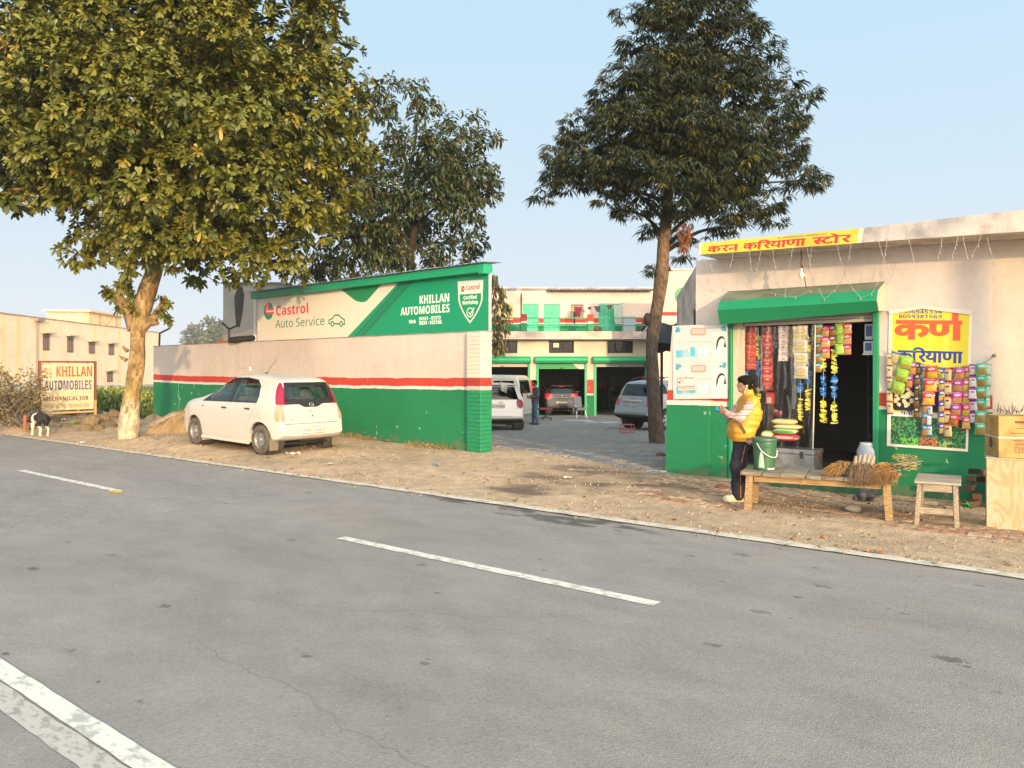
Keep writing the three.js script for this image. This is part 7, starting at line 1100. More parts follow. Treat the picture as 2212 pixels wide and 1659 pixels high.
function figure(name,label,J0,C){ // J0: joints; C: colours and clothing
const t=thing(name,label,'person'),sk=J0;
const torso=(f)=>[[add3(sk.chest,[-0.10,0.10,0]),add3(sk.chest,[0.10,0.10,0]),0.085*f,0.085*f],[add3(sk.chest,[-0.09,-0.03,0.01]),add3(sk.chest,[0.09,-0.03,0.01]),0.105*f,0.105*f],[add3(sk.waist,[-0.08,0,0.005]),add3(sk.waist,[0.08,0,0.005]),0.10*f,0.10*f],[add3(sk.hip,[-0.075,0.0,0]),add3(sk.hip,[0.075,0.0,0]),0.108*f,0.108*f],[sk.chest,sk.waist,0.12*f,0.115*f],[sk.waist,sk.hip,0.115*f,0.12*f],[sk.lSh,sk.rSh,0.062*f,0.062*f],[add3(sk.chest,[0,0.10,0]),sk.neck,0.09*f,0.06]];
const arm=(s,f)=>[[sk[s+'Sh'],sk[s+'El'],0.052*f,0.043*f],[sk[s+'El'],sk[s+'Wr'],0.042*f,0.030*f]];
const leg=(s,f,fl=1)=>[[sk[s+'Hip'],sk[s+'Kn'],0.088*f,0.060*f*fl],[sk[s+'Kn'],sk[s+'An'],0.058*f*fl,0.040*f*fl]];
const skin=new THREE.MeshPhysicalMaterial({color:C.skin,roughness:0.55,vertexColors:true});
const base=sdfMesh([...torso(0.86),...arm('l',0.85),...arm('r',0.85),...leg('l',0.85),...leg('r',0.85),[sk.neck,add3(sk.head,[0,0.05,-0.01]),0.054,0.056],[add3(sk.lAn,[0,-0.02,-0.02]),add3(sk.lAn,[0,-0.045,0.10]),0.035,0.028],[add3(sk.rAn,[0,-0.02,-0.02]),add3(sk.rAn,[0,-0.045,0.10]),0.035,0.028]],0.014);
const head=sdfMesh([...headPrims(sk.head),[add3(sk.head,[0,0.05,-0.01]),sk.neck,0.056,0.056]],0.0045,0.022),hands=['l','r'].map((s)=>sdfMesh([...handPrims(sk[s+'Wr'],sk[s+'HandDir'],sk[s+'PalmN'],sk[s+'Thumb'],C.curl??0.8),[mul3(add3(sk[s+'Wr'],sk[s+'Wr']),0.5),mul3(add3(sk[s+'Wr'],sk[s+'El']),0.5),0.027,0.031]],0.004,0.012));
const ey=[1,-1].map((s)=>add3(sk.head,[s*0.031,0.118,0.080])),near=(x,y,z,p,r)=>(x-p[0])**2+(y-p[1])**2+(z-p[2])**2<r*r;
const hc=colourBy(head,(x,y,z)=>{const hx=x-sk.head[0],hy=y-sk.head[1],hz=z-sk.head[2];if(C.beard&&hz>0.0&&hy<0.085&&hy>0.0&&!(hy>0.048&&hy<0.066&&hz>0.08&&Math.abs(hx)<0.022))return[0.22,0.2,0.2];if(hy>0.045&&hy<0.068&&hz>0.078&&Math.abs(hx)<0.024)return[0.85,0.62,0.6];if(hz>0.05&&hy>0.137&&hy<0.152&&Math.abs(Math.abs(hx)- 0.034)<0.022)return[0.12,0.1,0.1];return[1,1,1];});
const one=(x)=>colourBy(x,()=>[1,1,1]),strip=(x)=>{x=x.toNonIndexed();return x;};
part('body',mergeGeometries([strip(one(base)),strip(hc),...hands.map((h)=>strip(one(h)))]),skin,t);
for(const e of ey){const q=part('eye',new THREE.SphereGeometry(0.0115,12,8),std(rgb(0.7,0.68,0.64),0.25),t);q.position.set(...e);part('pupil',new THREE.SphereGeometry(0.0062,10,6),MAT.black,q).position.set(0,0,0.0075);}
const H=sk.head,hp=(x,y,z)=>add3(H,[x,y,z]);
const hair=sdfMesh([[hp(-0.02,0.152,-0.012),hp(0.02,0.152,-0.012),0.086,0.086],[hp(0,0.14,-0.05),hp(0,0.09,-0.062),0.070,0.050],[hp(-0.05,0.18,0.035),hp(0.05,0.18,0.045),0.042,0.042],[hp(-0.055,0.175,0.055),hp(0.05,0.178,0.06),0.030,0.030],[hp(0.07,0.16,0.03),hp(0.076,0.12,-0.015),0.024,0.018],[hp(-0.07,0.16,0.03),hp(-0.076,0.12,-0.015),0.024,0.018],[hp(0.062,0.12,-0.04),hp(0.05,0.06,-0.055),0.03,0.026],[hp(-0.062,0.12,-0.04),hp(-0.05,0.06,-0.055),0.03,0.026]],0.0065,0.02);
{const p=hair.attributes.position;for(let i=0;i<p.count;i++){const x=p.getX(i),y=p.getY(i),z=p.getZ(i),n=fbm(x*60+y*25,z*60-y*15,3,501)- 0.5;p.setXYZ(i,x+n*0.014,y+n*0.012,z+n*0.014);}hair.computeVertexNormals();}
part('hair',hair,new THREE.MeshPhysicalMaterial({color:rgb(0.005,0.0045,0.004),roughness:0.7,specularIntensity:0.25}),t);
return{t,torso,arm,leg,sk};
}
function wrinkle(g,amp,f,s){const p=g.attributes.position,n=g.attributes.normal;for(let i=0;i<p.count;i++){const x=p.getX(i),y=p.getY(i),z=p.getZ(i),q=(fbm(x*f+z*f*0.7,y*f*1.6,3,s)- 0.5)*amp;p.setXYZ(i,x+n.getX(i)*q,y+n.getY(i)*q,z+n.getZ(i)*q);}g.computeVertexNormals();return g;}
const uvXY=(g,k=1)=>{const p=g.attributes.position,u=[];for(let i=0;i<p.count;i++)u.push((p.getX(i)*0.7+p.getZ(i))*k,p.getY(i)*k);g.setAttribute('uv',new THREE.Float32BufferAttribute(u,2));return g;};
{ // customer in the yellow quilted waistcoat, facing left, both hands at a small tin
const J0={head:[0,1.455,-0.045],neck:[0,1.42,-0.085],chest:[0,1.215,-0.095],waist:[0,1.05,-0.055],hip:[0,0.90,-0.005],lSh:[0.175,1.335,-0.105],rSh:[-0.175,1.335,-0.075],lEl:[0.235,1.13,0.075],rEl:[-0.205,1.12,0.10],lWr:[0.105,1.185,0.235],rWr:[-0.06,1.215,0.24],lHip:[0.085,0.86,0.01],rHip:[-0.085,0.86,-0.01],lKn:[0.105,0.47,0.09],rKn:[-0.105,0.47,0.0],lAn:[0.115,0.085,0.085],rAn:[-0.12,0.085,-0.125],lHandDir:[-0.75,0.25,0.6],rHandDir:[0.6,0.15,0.5],lPalmN:[-0.5,0.1,-0.7],rPalmN:[0.6,0,-0.6],lThumb:[0,1,0.1],rThumb:[0,1,0.1]};
const f=figure('person','person in a yellow quilted waistcoat, patterned sleeves and dark trousers standing behind the bench',J0,{skin:rgb(0.33,0.175,0.105)}),{t,torso,arm,leg,sk}=f;
const vp=[[add3(sk.chest,[-0.12,0.10,-0.01]),add3(sk.chest,[0.12,0.10,-0.01]),0.115,0.115],[add3(sk.chest,[-0.11,-0.04,0.0]),add3(sk.chest,[0.11,-0.04,0.0]),0.152,0.152],[add3(sk.waist,[-0.10,0.02,-0.005]),add3(sk.waist,[0.10,0.02,-0.005]),0.158,0.158],[add3(sk.hip,[-0.10,0.07,0.01]),add3(sk.hip,[0.10,0.07,0.01]),0.162,0.162],[add3(sk.hip,[-0.10,0.02,0.015]),add3(sk.hip,[0.10,0.02,0.015]),0.158,0.158],[sk.lSh,sk.rSh,0.078,0.078],[add3(sk.neck,[0,-0.02,-0.01]),add3(sk.neck,[0,0.035,0.0]),0.085,0.078]];
const vest=sdfMesh(vp,0.011,0.035);{const p=vest.attributes.position,n=vest.attributes.normal;for(let i=0;i<p.count;i++){const y=p.getY(i),x=p.getX(i),z=p.getZ(i),q=0.0045*Math.pow(Math.abs(Math.sin((y-0.05)*Math.PI/0.085)),0.6)- 0.006+(fbm(x*12+z*9,y*20,3,511)- 0.5)*0.028;let yy=y;if(y<0.845)yy=lerp(y,0.84+0.03*(z>0?-1:0.4),0.9);p.setXYZ(i,x+n.getX(i)*q,yy,z+n.getZ(i)*q);}vest.computeVertexNormals();}
const ym=std(rgb(0.60,0.285,0.022),0.55);part('waistcoat',vest,ym,t);
part('pocket',J(rbx(-0.006,0.006,-0.075,0.075,-0.018,0.018,0.006)).rotateX(0.5).translate(0.272,0.995,0.055),std(rgb(0.10,0.05,0.015),0.8),t);
const tS=canvasTex(256,256,(x)=>{x.fillStyle=css(0.56,0.42,0.38);x.fillRect(0,0,256,256);for(let r=0;r<8;r++){const y=r*32;if(r%2===0){x.fillStyle=css(0.24,0.03,0.035);x.fillRect(0,y+3,256,7);for(let c=0;c<16;c++)x.fillRect(c*16+4,y+16,6,8);}else{x.strokeStyle=css(0.26,0.05,0.06);x.lineWidth=3;for(let c=0;c<10;c++){x.beginPath();const q=c*25.6+13;x.moveTo(q,y+4);x.lineTo(q+9,y+16);x.lineTo(q,y+28);x.lineTo(q-9,y+16);x.closePath();x.stroke();x.fillStyle=css(0.26,0.05,0.06);x.fillRect(q-2,y+14,4,4);}}}});tS.wrapS=tS.wrapT=THREE.RepeatWrapping;tS.repeat.set(3.2,3.2);
const sm=std(0xffffff,0.9,{map:tS});for(const s of['l','r'])part('sleeve',uvXY(wrinkle(sdfMesh([[sk[s+'Sh'],sk[s+'El'],0.070,0.060],[sk[s+'El'],add3(mul3(sk[s+'El'],0.12),mul3(sk[s+'Wr'],0.88)),0.058,0.043]],0.009,0.03),0.022,16,521)),sm,t);
part('sweater_hem',uvXY(sdfMesh([[add3(sk.hip,[-0.085,-0.05,0.005]),add3(sk.hip,[0.085,-0.05,0.005]),0.125,0.125]],0.012)),sm,t);
const tm=std(rgb(0.010,0.011,0.020),0.85),tp=[[add3(sk.hip,[-0.075,-0.04,0]),add3(sk.hip,[0.075,-0.04,0]),0.122,0.122],...['l','r'].flatMap((s)=>[[sk[s+'Hip'],sk[s+'Kn'],0.108,0.088],[sk[s+'Kn'],add3(sk[s+'An'],[0,0.0,-0.01]),0.086,0.078]])];
part('trousers',wrinkle(sdfMesh(tp,0.012,0.03),0.03,10,531),tm,t);
part('side_stripe',tube([[sk.lHip[0]+0.102,0.82,-0.02],[sk.lKn[0]+0.083,0.47,0.055],[sk.lAn[0]+0.078,0.06,0.06]].map((p)=>p),0.006,20,5),std(rgb(0.45,0.12,0.02),0.8),t);part('side_stripe',tube([[sk.rHip[0]- 0.05,0.75,-0.09],[sk.rKn[0]+0.03,0.47,-0.085],[sk.rAn[0]+0.04,0.05,-0.195]],0.006,20,5),std(rgb(0.45,0.12,0.02),0.8),t);
const clog=std(rgb(0.60,0.50,0.34),0.6);for(const s of['l','r']){const a=sk[s+'An'];const c=part('clog',sdfMesh([[add3(a,[0,-0.042,-0.045]),add3(a,[0,-0.045,0.13]),0.040,0.046],[add3(a,[0,-0.03,0.06]),add3(a,[0.0,-0.045,0.145]),0.048,0.040],[add3(a,[0.015,-0.05,0.1]),add3(a,[-0.01,-0.055,0.165]),0.034,0.028]],0.008,0.02),clog,t);part('sole',rbx(-0.046,0.046,0,0.022,-0.09,0.185,0.011),std(rgb(0.45,0.37,0.25),0.8),c).position.set(a[0],0.0,a[2]);part('vent_hole',J(...[0,1,2,3].map((k)=>new THREE.SphereGeometry(0.007,6,5).translate(a[0]+0.02*(k%2)+0.01,a[1]+0.012-k*0.006,a[2]+0.08+k*0.016))),std(rgb(0.12,0.09,0.06),0.9),c).userData.kind='stuff';}
part('earphone',J(new THREE.SphereGeometry(0.010,8,6).translate(sk.head[0]+0.094,sk.head[1]+0.10,sk.head[2]+0.0),tube([[sk.head[0]+0.095,sk.head[1]+0.095,sk.head[2]],[sk.head[0]+0.092,sk.head[1]+0.055,sk.head[2]+0.012],[sk.head[0]+0.085,sk.head[1]+0.0,sk.head[2]+0.03]],0.004,10,5)),MAT.whitePlastic,t);
const Z=10.42,p=at(1602,900,Z),gy=groundH(p.x,p.z);const[fx,fz]=camXZ(-1,0.05);t.position.set(p.x,gy+0.002,p.z);t.rotation.y=Math.atan2(fx,fz);
const tin=solo('tin',J(new THREE.CylinderGeometry(0.034,0.034,0.07,18),new THREE.TorusGeometry(0.034,0.004,6,18).rotateX(Math.PI/2).translate(0,0.035,0)),std(rgb(0.02,0.24,0.36),0.4),'small sky blue tin held in both hands by the person in the yellow waistcoat','tin');const hp=new V3(0.012,1.225,0.305).applyEuler(t.rotation).add(t.position);tin.position.copy(hp);tin.rotation.z=1.2;
}
{ // mechanic in the yard, looking down at what he holds
const J0={head:[0,1.47,0.03],neck:[0,1.43,-0.01],chest:[0,1.22,-0.04],waist:[0,1.05,-0.02],hip:[0,0.91,0],lSh:[0.175,1.345,-0.04],rSh:[-0.175,1.345,-0.03],lEl:[0.21,1.09,-0.02],rEl:[-0.20,1.09,0.02],lWr:[0.10,1.03,0.235],rWr:[-0.07,1.05,0.25],lHip:[0.085,0.87,0],rHip:[-0.085,0.87,0],lKn:[0.10,0.48,0.02],rKn:[-0.10,0.48,0.03],lAn:[0.11,0.085,-0.05],rAn:[-0.11,0.085,0.04],lHandDir:[-0.5,0.1,0.7],rHandDir:[0.5,0.1,0.6],lPalmN:[-0.6,0.2,-0.4],rPalmN:[0.6,0,-0.4],lThumb:[0,1,0.1],rThumb:[0,1,0.1]};
const f=figure('person','bearded person in dark grey sweater and jeans standing beside the small white hatchback',J0,{skin:rgb(0.22,0.12,0.075),beard:true}),{t,torso,sk}=f;
part('sweater',wrinkle(sdfMesh([...torso(1.12),...['l','r'].flatMap((s)=>[[sk[s+'Sh'],sk[s+'El'],0.066,0.056],[sk[s+'El'],add3(mul3(sk[s+'El'],0.1),mul3(sk[s+'Wr'],0.9)),0.055,0.042]])],0.012,0.03),0.02,12,541),std(rgb(0.045,0.047,0.052),0.9),t);
part('chest_print',sheet(0.16,0.09).rotateX(-0.05).translate(0.02,1.17,0.098),std(rgb(0.30,0.31,0.33),0.8),t);
part('jeans',wrinkle(sdfMesh([[add3(sk.hip,[-0.075,-0.03,0]),add3(sk.hip,[0.075,-0.03,0]),0.118,0.118],...['l','r'].flatMap((s)=>[[sk[s+'Hip'],sk[s+'Kn'],0.098,0.070],[sk[s+'Kn'],sk[s+'An'],0.068,0.052]])],0.012,0.03),0.022,12,551),std(rgb(0.045,0.075,0.14),0.85),t);
for(const s of['l','r']){const a=sk[s+'An'];part('shoe',sdfMesh([[add3(a,[0,-0.035,-0.04]),add3(a,[0,-0.045,0.12]),0.042,0.038]],0.01,0.02),std(rgb(0.03,0.025,0.02),0.6),t);}
const p=at(1156,850,29.2),[fx,fz]=camXZ(-0.95,-0.3);t.position.set(p.x,groundH(p.x,p.z)+0.02,p.z);t.rotation.y=Math.atan2(fx,fz);
const tool=solo('hand_tool',J(rod([0,-0.05,0],[0,0.20,0],0.012,0.012,8),rbx(-0.02,0.02,0.18,0.24,-0.012,0.012,0.005)),std(rgb(0.25,0.04,0.03),0.5),'short red handled tool held by the person in the grey sweater','hand tool');const hp=new V3(0.01,1.07,0.315).applyEuler(t.rotation).add(t.position);tool.position.copy(hp);tool.rotation.z=0.3;
}
{ // black and white dog with its head down in the bush
const g=sdfMesh([[[0,0.44,-0.20],[0,0.46,0.0],0.105,0.10],[[0,0.46,0.0],[0,0.42,0.24],0.10,0.125],[[0,0.40,0.24],[0,0.36,0.30],0.12,0.095],[[0,0.43,0.32],[0,0.40,0.50],0.085,0.065],[[0,0.40,0.50],[0,0.375,0.56],0.075,0.062],[[0,0.365,0.58],[0,0.32,0.68],0.042,0.03],[[0.05,0.43,0.50],[0.085,0.36,0.50],0.025,0.014],[[-0.05,0.43,0.50],[-0.085,0.36,0.50],0.025,0.014],...[1,-1].flatMap((s)=>[[[s*0.065,0.40,-0.20],[s*0.085,0.285,-0.10],0.078,0.048],[[s*0.085,0.285,-0.10],[s*0.08,0.17,-0.24],0.042,0.024],[[s*0.08,0.17,-0.24],[s*0.08,0.035,-0.21],0.022,0.018],[[s*0.08,0.025,-0.21],[s*0.08,0.02,-0.17],0.024,0.02],[[s*0.075,0.36,0.24],[s*0.08,0.20,0.21],0.058,0.034],[[s*0.08,0.20,0.21],[s*0.08,0.04,0.24],0.028,0.02],[[s*0.08,0.025,0.24],[s*0.08,0.02,0.28],0.024,0.02]]),[[0,0.45,-0.28],[0.01,0.36,-0.36],0.03,0.024],[[0.01,0.36,-0.36],[0.02,0.21,-0.36],0.026,0.012]],0.010,0.03);
colourBy(g,(x,y,z)=>{const n=fbm(x*8+3,z*8+y*5,3,561),w=(y<0.24&&z<0.1?1:0)||(y<0.30&&z>0.1&&z<0.36?1:0)||(z>0.10&&z<0.19&&n>0.36?1:0)||(z>0.02&&z<0.16&&y>0.50&&n>0.5?1:0);return w?[0.58,0.50,0.38]:z>0.45?[0.05,0.035,0.025]:[0.014,0.012,0.011];});
const t=thing('dog','black and white dog standing with lowered head beside the painted signboard','dog');part('body',g,std(0xffffff,0.85,{vertexColors:true}),t);
for(const s of[1,-1])part('eye',new THREE.SphereGeometry(0.010,8,6).translate(s*0.045,0.395,0.585),MAT.black,t);part('nose',new THREE.SphereGeometry(0.016,8,6).translate(0,0.32,0.705),MAT.black,t);
const p=onGround(87,931,0.13),[fx,fz]=camXZ(-0.80,0.6);t.position.set(p.x,groundH(p.x,p.z),p.z);t.rotation.y=Math.atan2(fx,fz);t.scale.setScalar(1.08);
}
// ---------- yard paving ----------
{
const g=new THREE.Group();g.name='yard_paving';scene.add(g);g.userData={kind:'structure',label:'grey paving blocks of the yard'};
const y=new THREE.BoxGeometry(1,1,1),pav=(()=>{const w=0.5,b=0.455,p=[[-w,0,-w],[w,0,-w],[w,0,w],[-w,0,w],[-b,0,-b],[b,0,-b],[b,0,b],[-b,0,b]].map((v,i)=>i<4?[v[0],-0.35,v[2]]:[v[0],0,v[2]]);const q=[[4,7,6,5],[0,4,5,1],[1,5,6,2],[2,6,7,3],[3,7,4,0]],pos=[];for(const[a,b2,c,d]of q)pos.push(...p[a],...p[b2],...p[c],...p[a],...p[c],...p[d]);const o=new THREE.BufferGeometry();o.setAttribute('position',new THREE.Float32BufferAttribute(pos,3));o.computeVertexNormals();return boxUV(o);})();
const cols=[0.20,0.22,0.235,0.25,0.27].map((k)=>std(rgb(k*1.02,k,k*0.97),0.85,{map:rep(T_FINE,0.9)})),dust=std(rgb(0.30,0.25,0.20),0.9);
const list=[],a0=YAW+R(7),ca=Math.cos(a0),sa=Math.sin(a0),L=0.235,B=0.118,left=(Z)=>-0.075*Z+0.2,gate0=onGround(1062,962,-0.03),gate1=onGround(1432,1026,-0.05);
const o=at(1240,960,18);
for(let i=-60;i<60;i++)for(let j=-90;j<230;j++){
const lx=(i+(j%2?0.5:0))*L,lz=-j*B,x=o.x+lx*ca+lz*sa,z=o.z-lx*sa+lz*ca,Z=depthOf(x,z),X=sideOf(x,z),px=CX+X/Z*FL;
if(Z>37.4||Z<11.5||px<1015||px>1475)continue;
const cr=(gate1.x-gate0.x)*(z-gate0.z)-(gate1.z-gate0.z)*(x-gate0.x);if(cr>(fbm(x*2,z*2,3,601)- 0.5)*1.4)continue;
if(px>1436&&Z<16)continue;
list.push([x,z,Z]);
}
list.sort((a,b)=>a[2]- b[2]);
const rest=list.slice(300),m=new THREE.Matrix4(),q=new THREE.Quaternion(),e=new THREE.Euler();
const setM=(x,z)=>{e.set(rr(-0.02,0.02),a0,rr(-0.02,0.02));q.setFromEuler(e);return new V3(x,groundH(x,z)+0.022+rr(-0.003,0.004),z);};
list.slice(0,300).forEach(([x,z])=>{const b=part('paver',pav,rnd()<0.15?dust:pick(cols),g);b.position.copy(setM(x,z));b.quaternion.copy(q);b.scale.set(L-0.012,0.06,B-0.012);});
const im=new THREE.InstancedMesh(pav,std(0xffffff,0.85,{map:rep(T_FINE,0.9)}),rest.length);im.name='pavers';im.userData.kind='stuff';im.castShadow=im.receiveShadow=true;
rest.forEach(([x,z],k)=>{const p=setM(x,z);m.compose(p,q,new V3(L-0.012,0.06,B-0.012));im.setMatrixAt(k,m);const c=pick([0.20,0.22,0.24,0.265])*(0.9+0.2*fbm(x,z,3,611));im.setColorAt(k,rgb(c*1.02,c,c*0.97));});g.add(im);
// old flat bricks half buried in front of the shop
const bp=new THREE.Group();bp.name='brick_apron';scene.add(bp);bp.userData={kind:'structure',label:'worn flat bricks set in the earth before the shop'};
const bg=[0,1,2].map((k)=>{const b=new RoundedBoxGeometry(0.225,0.06,0.11,1,0.012);const p=b.attributes.position;for(let i=0;i<p.count;i++){const n=fbm(p.getX(i)*20+k*7,p.getZ(i)*20,2,621)- 0.5;p.setXYZ(i,p.getX(i)+n*0.02,p.getY(i)+n*0.012,p.getZ(i)+n*0.02);}b.computeVertexNormals();return boxUV(b);}),bmats=[rgb(0.40,0.27,0.17),rgb(0.44,0.30,0.19),rgb(0.36,0.22,0.135),rgb(0.33,0.175,0.105),rgb(0.47,0.34,0.23)].map((c)=>std(c,0.95,{map:rep(T_PATCH,0.5)}));
let n=0;for(let r=0;r<18&&n<300;r++)for(let c=-2;c<26;c++){const s=c*0.24+(r%2)*0.12+rr(-0.015,0.015),d=0.35+r*0.125+rr(-0.01,0.01),w=SHOP.world(s,0,d);if(w.z>-7.95)continue;const k=fbm(s*1.1+4,d*1.6,3,631);if(k<0.44+0.05*sstep(1.2,2.4,d))continue;if(n++>=300)break;const b=part('brick',pick(bg),pick(bmats),bp);b.position.set(w.x,groundH(w.x,w.z)- 0.025+(k-0.5)*0.05+rr(-0.005,0.006),w.z);b.rotation.set(rr(-0.04,0.04),SHOP.a+rr(-0.05,0.05),rr(-0.04,0.04));}
// white powder spilt before the bays
for(const[x0,y0,w,h]of[[690,1222,60,8],[770,1224,90,9],[860,1245,60,8],[960,1250,40,7],[1020,1246,45,7],[830,1232,40,7]]){const p=onGround(...C5(x0,y0),-0.45),sh2=new THREE.Shape(),nn=22;for(let k=0;k<nn;k++){const a=k/nn*6.283,r=0.7+0.6*fbm(Math.cos(a)*2+x0,Math.sin(a)*2,3,641);sh2[k?'lineTo':'moveTo'](Math.cos(a)*r*w*0.0055,Math.sin(a)*r*h*0.022);}structure('powder_spill',new THREE.ShapeGeometry(sh2).rotateX(-Math.PI/2).rotateY(YAW).translate(p.x,groundH(p.x,p.z)+0.030,p.z),std(rgb(0.5,0.5,0.5),0.95),'white powder spilt on the yard before the bays');}
}
// ---------- bench, stool, crate and what stands on them ----------
const planks=[rgb(0.30,0.25,0.19),rgb(0.27,0.22,0.165),rgb(0.33,0.275,0.21)].map((c)=>std(c,0.85,{map:rep(T_WOOD,0.8),bumpMap:rep(T_WOOD,0.8),bumpScale:0.002}));
const rawWood=std(rgb(0.42,0.27,0.12),0.8,{map:rep(T_WOOD,0.7),bumpMap:rep(T_WOOD,0.7),bumpScale:0.002}),paleWood=std(rgb(0.45,0.36,0.26),0.8,{map:rep(T_WOOD,0.6),bumpMap:rep(T_WOOD,0.6),bumpScale:0.002});
const BF=(()=>{const p=onGround(1604,1100,-0.055),q=onGround(1944,1126,-0.055);return new Frame(p.x,p.z,Math.atan2(-(q.z-p.z),q.x-p.x));})(),BL=1.72,BD=0.62,BT=BF.hit(1700,1024)[1];
{
const t=thing('wooden_bench','long low wooden bench with plank top in front of the shop doorway','bench');BF.place(t);
const gy=-0.08,leg=(s,d,ds,dd)=>{const g=bx(-0.042,0.042,gy,BT-0.045,-0.042,0.042),p=g.attributes.position;for(let i=0;i<p.count;i++){const k=(BT-0.045-p.getY(i))/(BT+0.05);p.setXYZ(i,p.getX(i)+ds*k,p.getY(i),p.getZ(i)+dd*k);}g.computeVertexNormals();part('leg',g.translate(s,0,d),rawWood,t);};
leg(0.08,-0.06,-0.02,0.03);leg(BL-0.08,-0.06,0.03,0.03);leg(0.08,-BD+0.06,-0.02,-0.04);leg(BL-0.08,-BD+0.06,0.03,-0.04);
part('front_rail',rbx(0.13,BL-0.13,BT-0.125,BT-0.045,-0.075,-0.045,0.004),rawWood,t);part('back_rail',rbx(0.13,BL-0.13,BT-0.125,BT-0.045,-BD+0.045,-BD+0.075,0.004),rawWood,t);part('end_rail',rbx(0.065,0.095,BT-0.125,BT-0.045,-BD+0.105,-0.105,0.004),rawWood,t);part('end_rail',rbx(BL-0.095,BL-0.065,BT-0.125,BT-0.045,-BD+0.105,-0.105,0.004),rawWood,t);
let s=-0.03;let k=0;while(s<BL-0.02){const w2=[0.27,0.21,0.30,0.18,0.25][k%5],e=Math.min(BL+0.03,s+w2);const p=part('plank',rbx(s+0.002,e-0.003,BT-0.043,BT+rr(-0.003,0.003),-BD-0.03+rr(-0.02,0.02),0.02+rr(-0.02,0.02),0.006),planks[k%3],t);p.rotation.z=rr(-0.006,0.006);s=e;k++;}
}
{ // paint pail with a wire handle
const d=-0.32,a=BF.hit(...C7(752,1000),d),b=BF.hit(...C7(937,1000),d),top=BF.hit(...C7(845,922),d)[1],r=(b[0]- a[0])/2,h=top-BT,s=(a[0]+b[0])/2;
const t=thing('paint_pail','green plastic paint pail with wire handle standing on the left end of the bench','bucket',BF.world(s,BT+0.003,d),BF.a);
const lab=canvasTex(512,256,(x)=>{x.fillStyle=css(0.035,0.115,0.055);x.fillRect(0,0,512,256);for(const u of[0,256]){x.fillStyle=css(0.42,0.50,0.42);x.font='bold 44px sans-serif';x.fillText('EMUSK',u+100,96,120);x.fillRect(u+104,150,90,9);x.fillRect(u+104,166,70,6);x.beginPath();x.moveTo(u+30,150);x.quadraticCurveTo(u+60,80,u+80,150);x.fill();x.fillStyle=css(0.30,0.38,0.30);x.beginPath();x.moveTo(u,210);for(let k=0;k<=12;k++)x.lineTo(u+k*21.3,190+20*Math.sin(k*1.3));x.lineTo(u+256,225);x.lineTo(u,225);x.fill();}});
part('pail',new THREE.LatheGeometry([[0.001,0],[r*0.80,0],[r*0.82,0.01],[r*0.93,h*0.80],[r*0.90,h*0.80],[r*0.90,h*0.95]].map((p)=>new THREE.Vector2(...p)),36).rotateY(2.3),std(0xffffff,0.42,{map:lab}),t);
part('collar',new THREE.LatheGeometry([[r*0.94,h*0.70],[r*0.97,h*0.72],[r*0.965,h*0.80],[r*0.985,h*0.82],[r*0.985,h*0.86],[r*0.95,h*0.87]].map((p)=>new THREE.Vector2(...p)),36),std(rgb(0.03,0.12,0.06),0.4),t);part('lid',new THREE.LatheGeometry([[r*0.96,h*0.88],[r*1.03,h*0.885],[r*1.03,h*0.97],[r*0.98,h],[r*0.90,h*0.985],[0.001,h*0.975]].map((p)=>new THREE.Vector2(...p)),36),std(rgb(0.045,0.11,0.075),0.45),t);
const A=[-r*0.5,h*0.84,r*0.86],B=[r*0.98,h*0.5,r*0.15];part('handle',tube([[A[0],A[1],A[2]],[-r*0.1,h*0.62,r*1.04],[r*0.5,h*0.45,r*0.98],[r*0.95,h*0.42,r*0.4],[r*1.0,h*0.52,r*0.1],[r*0.99,h*0.60,0]],0.005,30,6),MAT.whitePlastic,t);
}
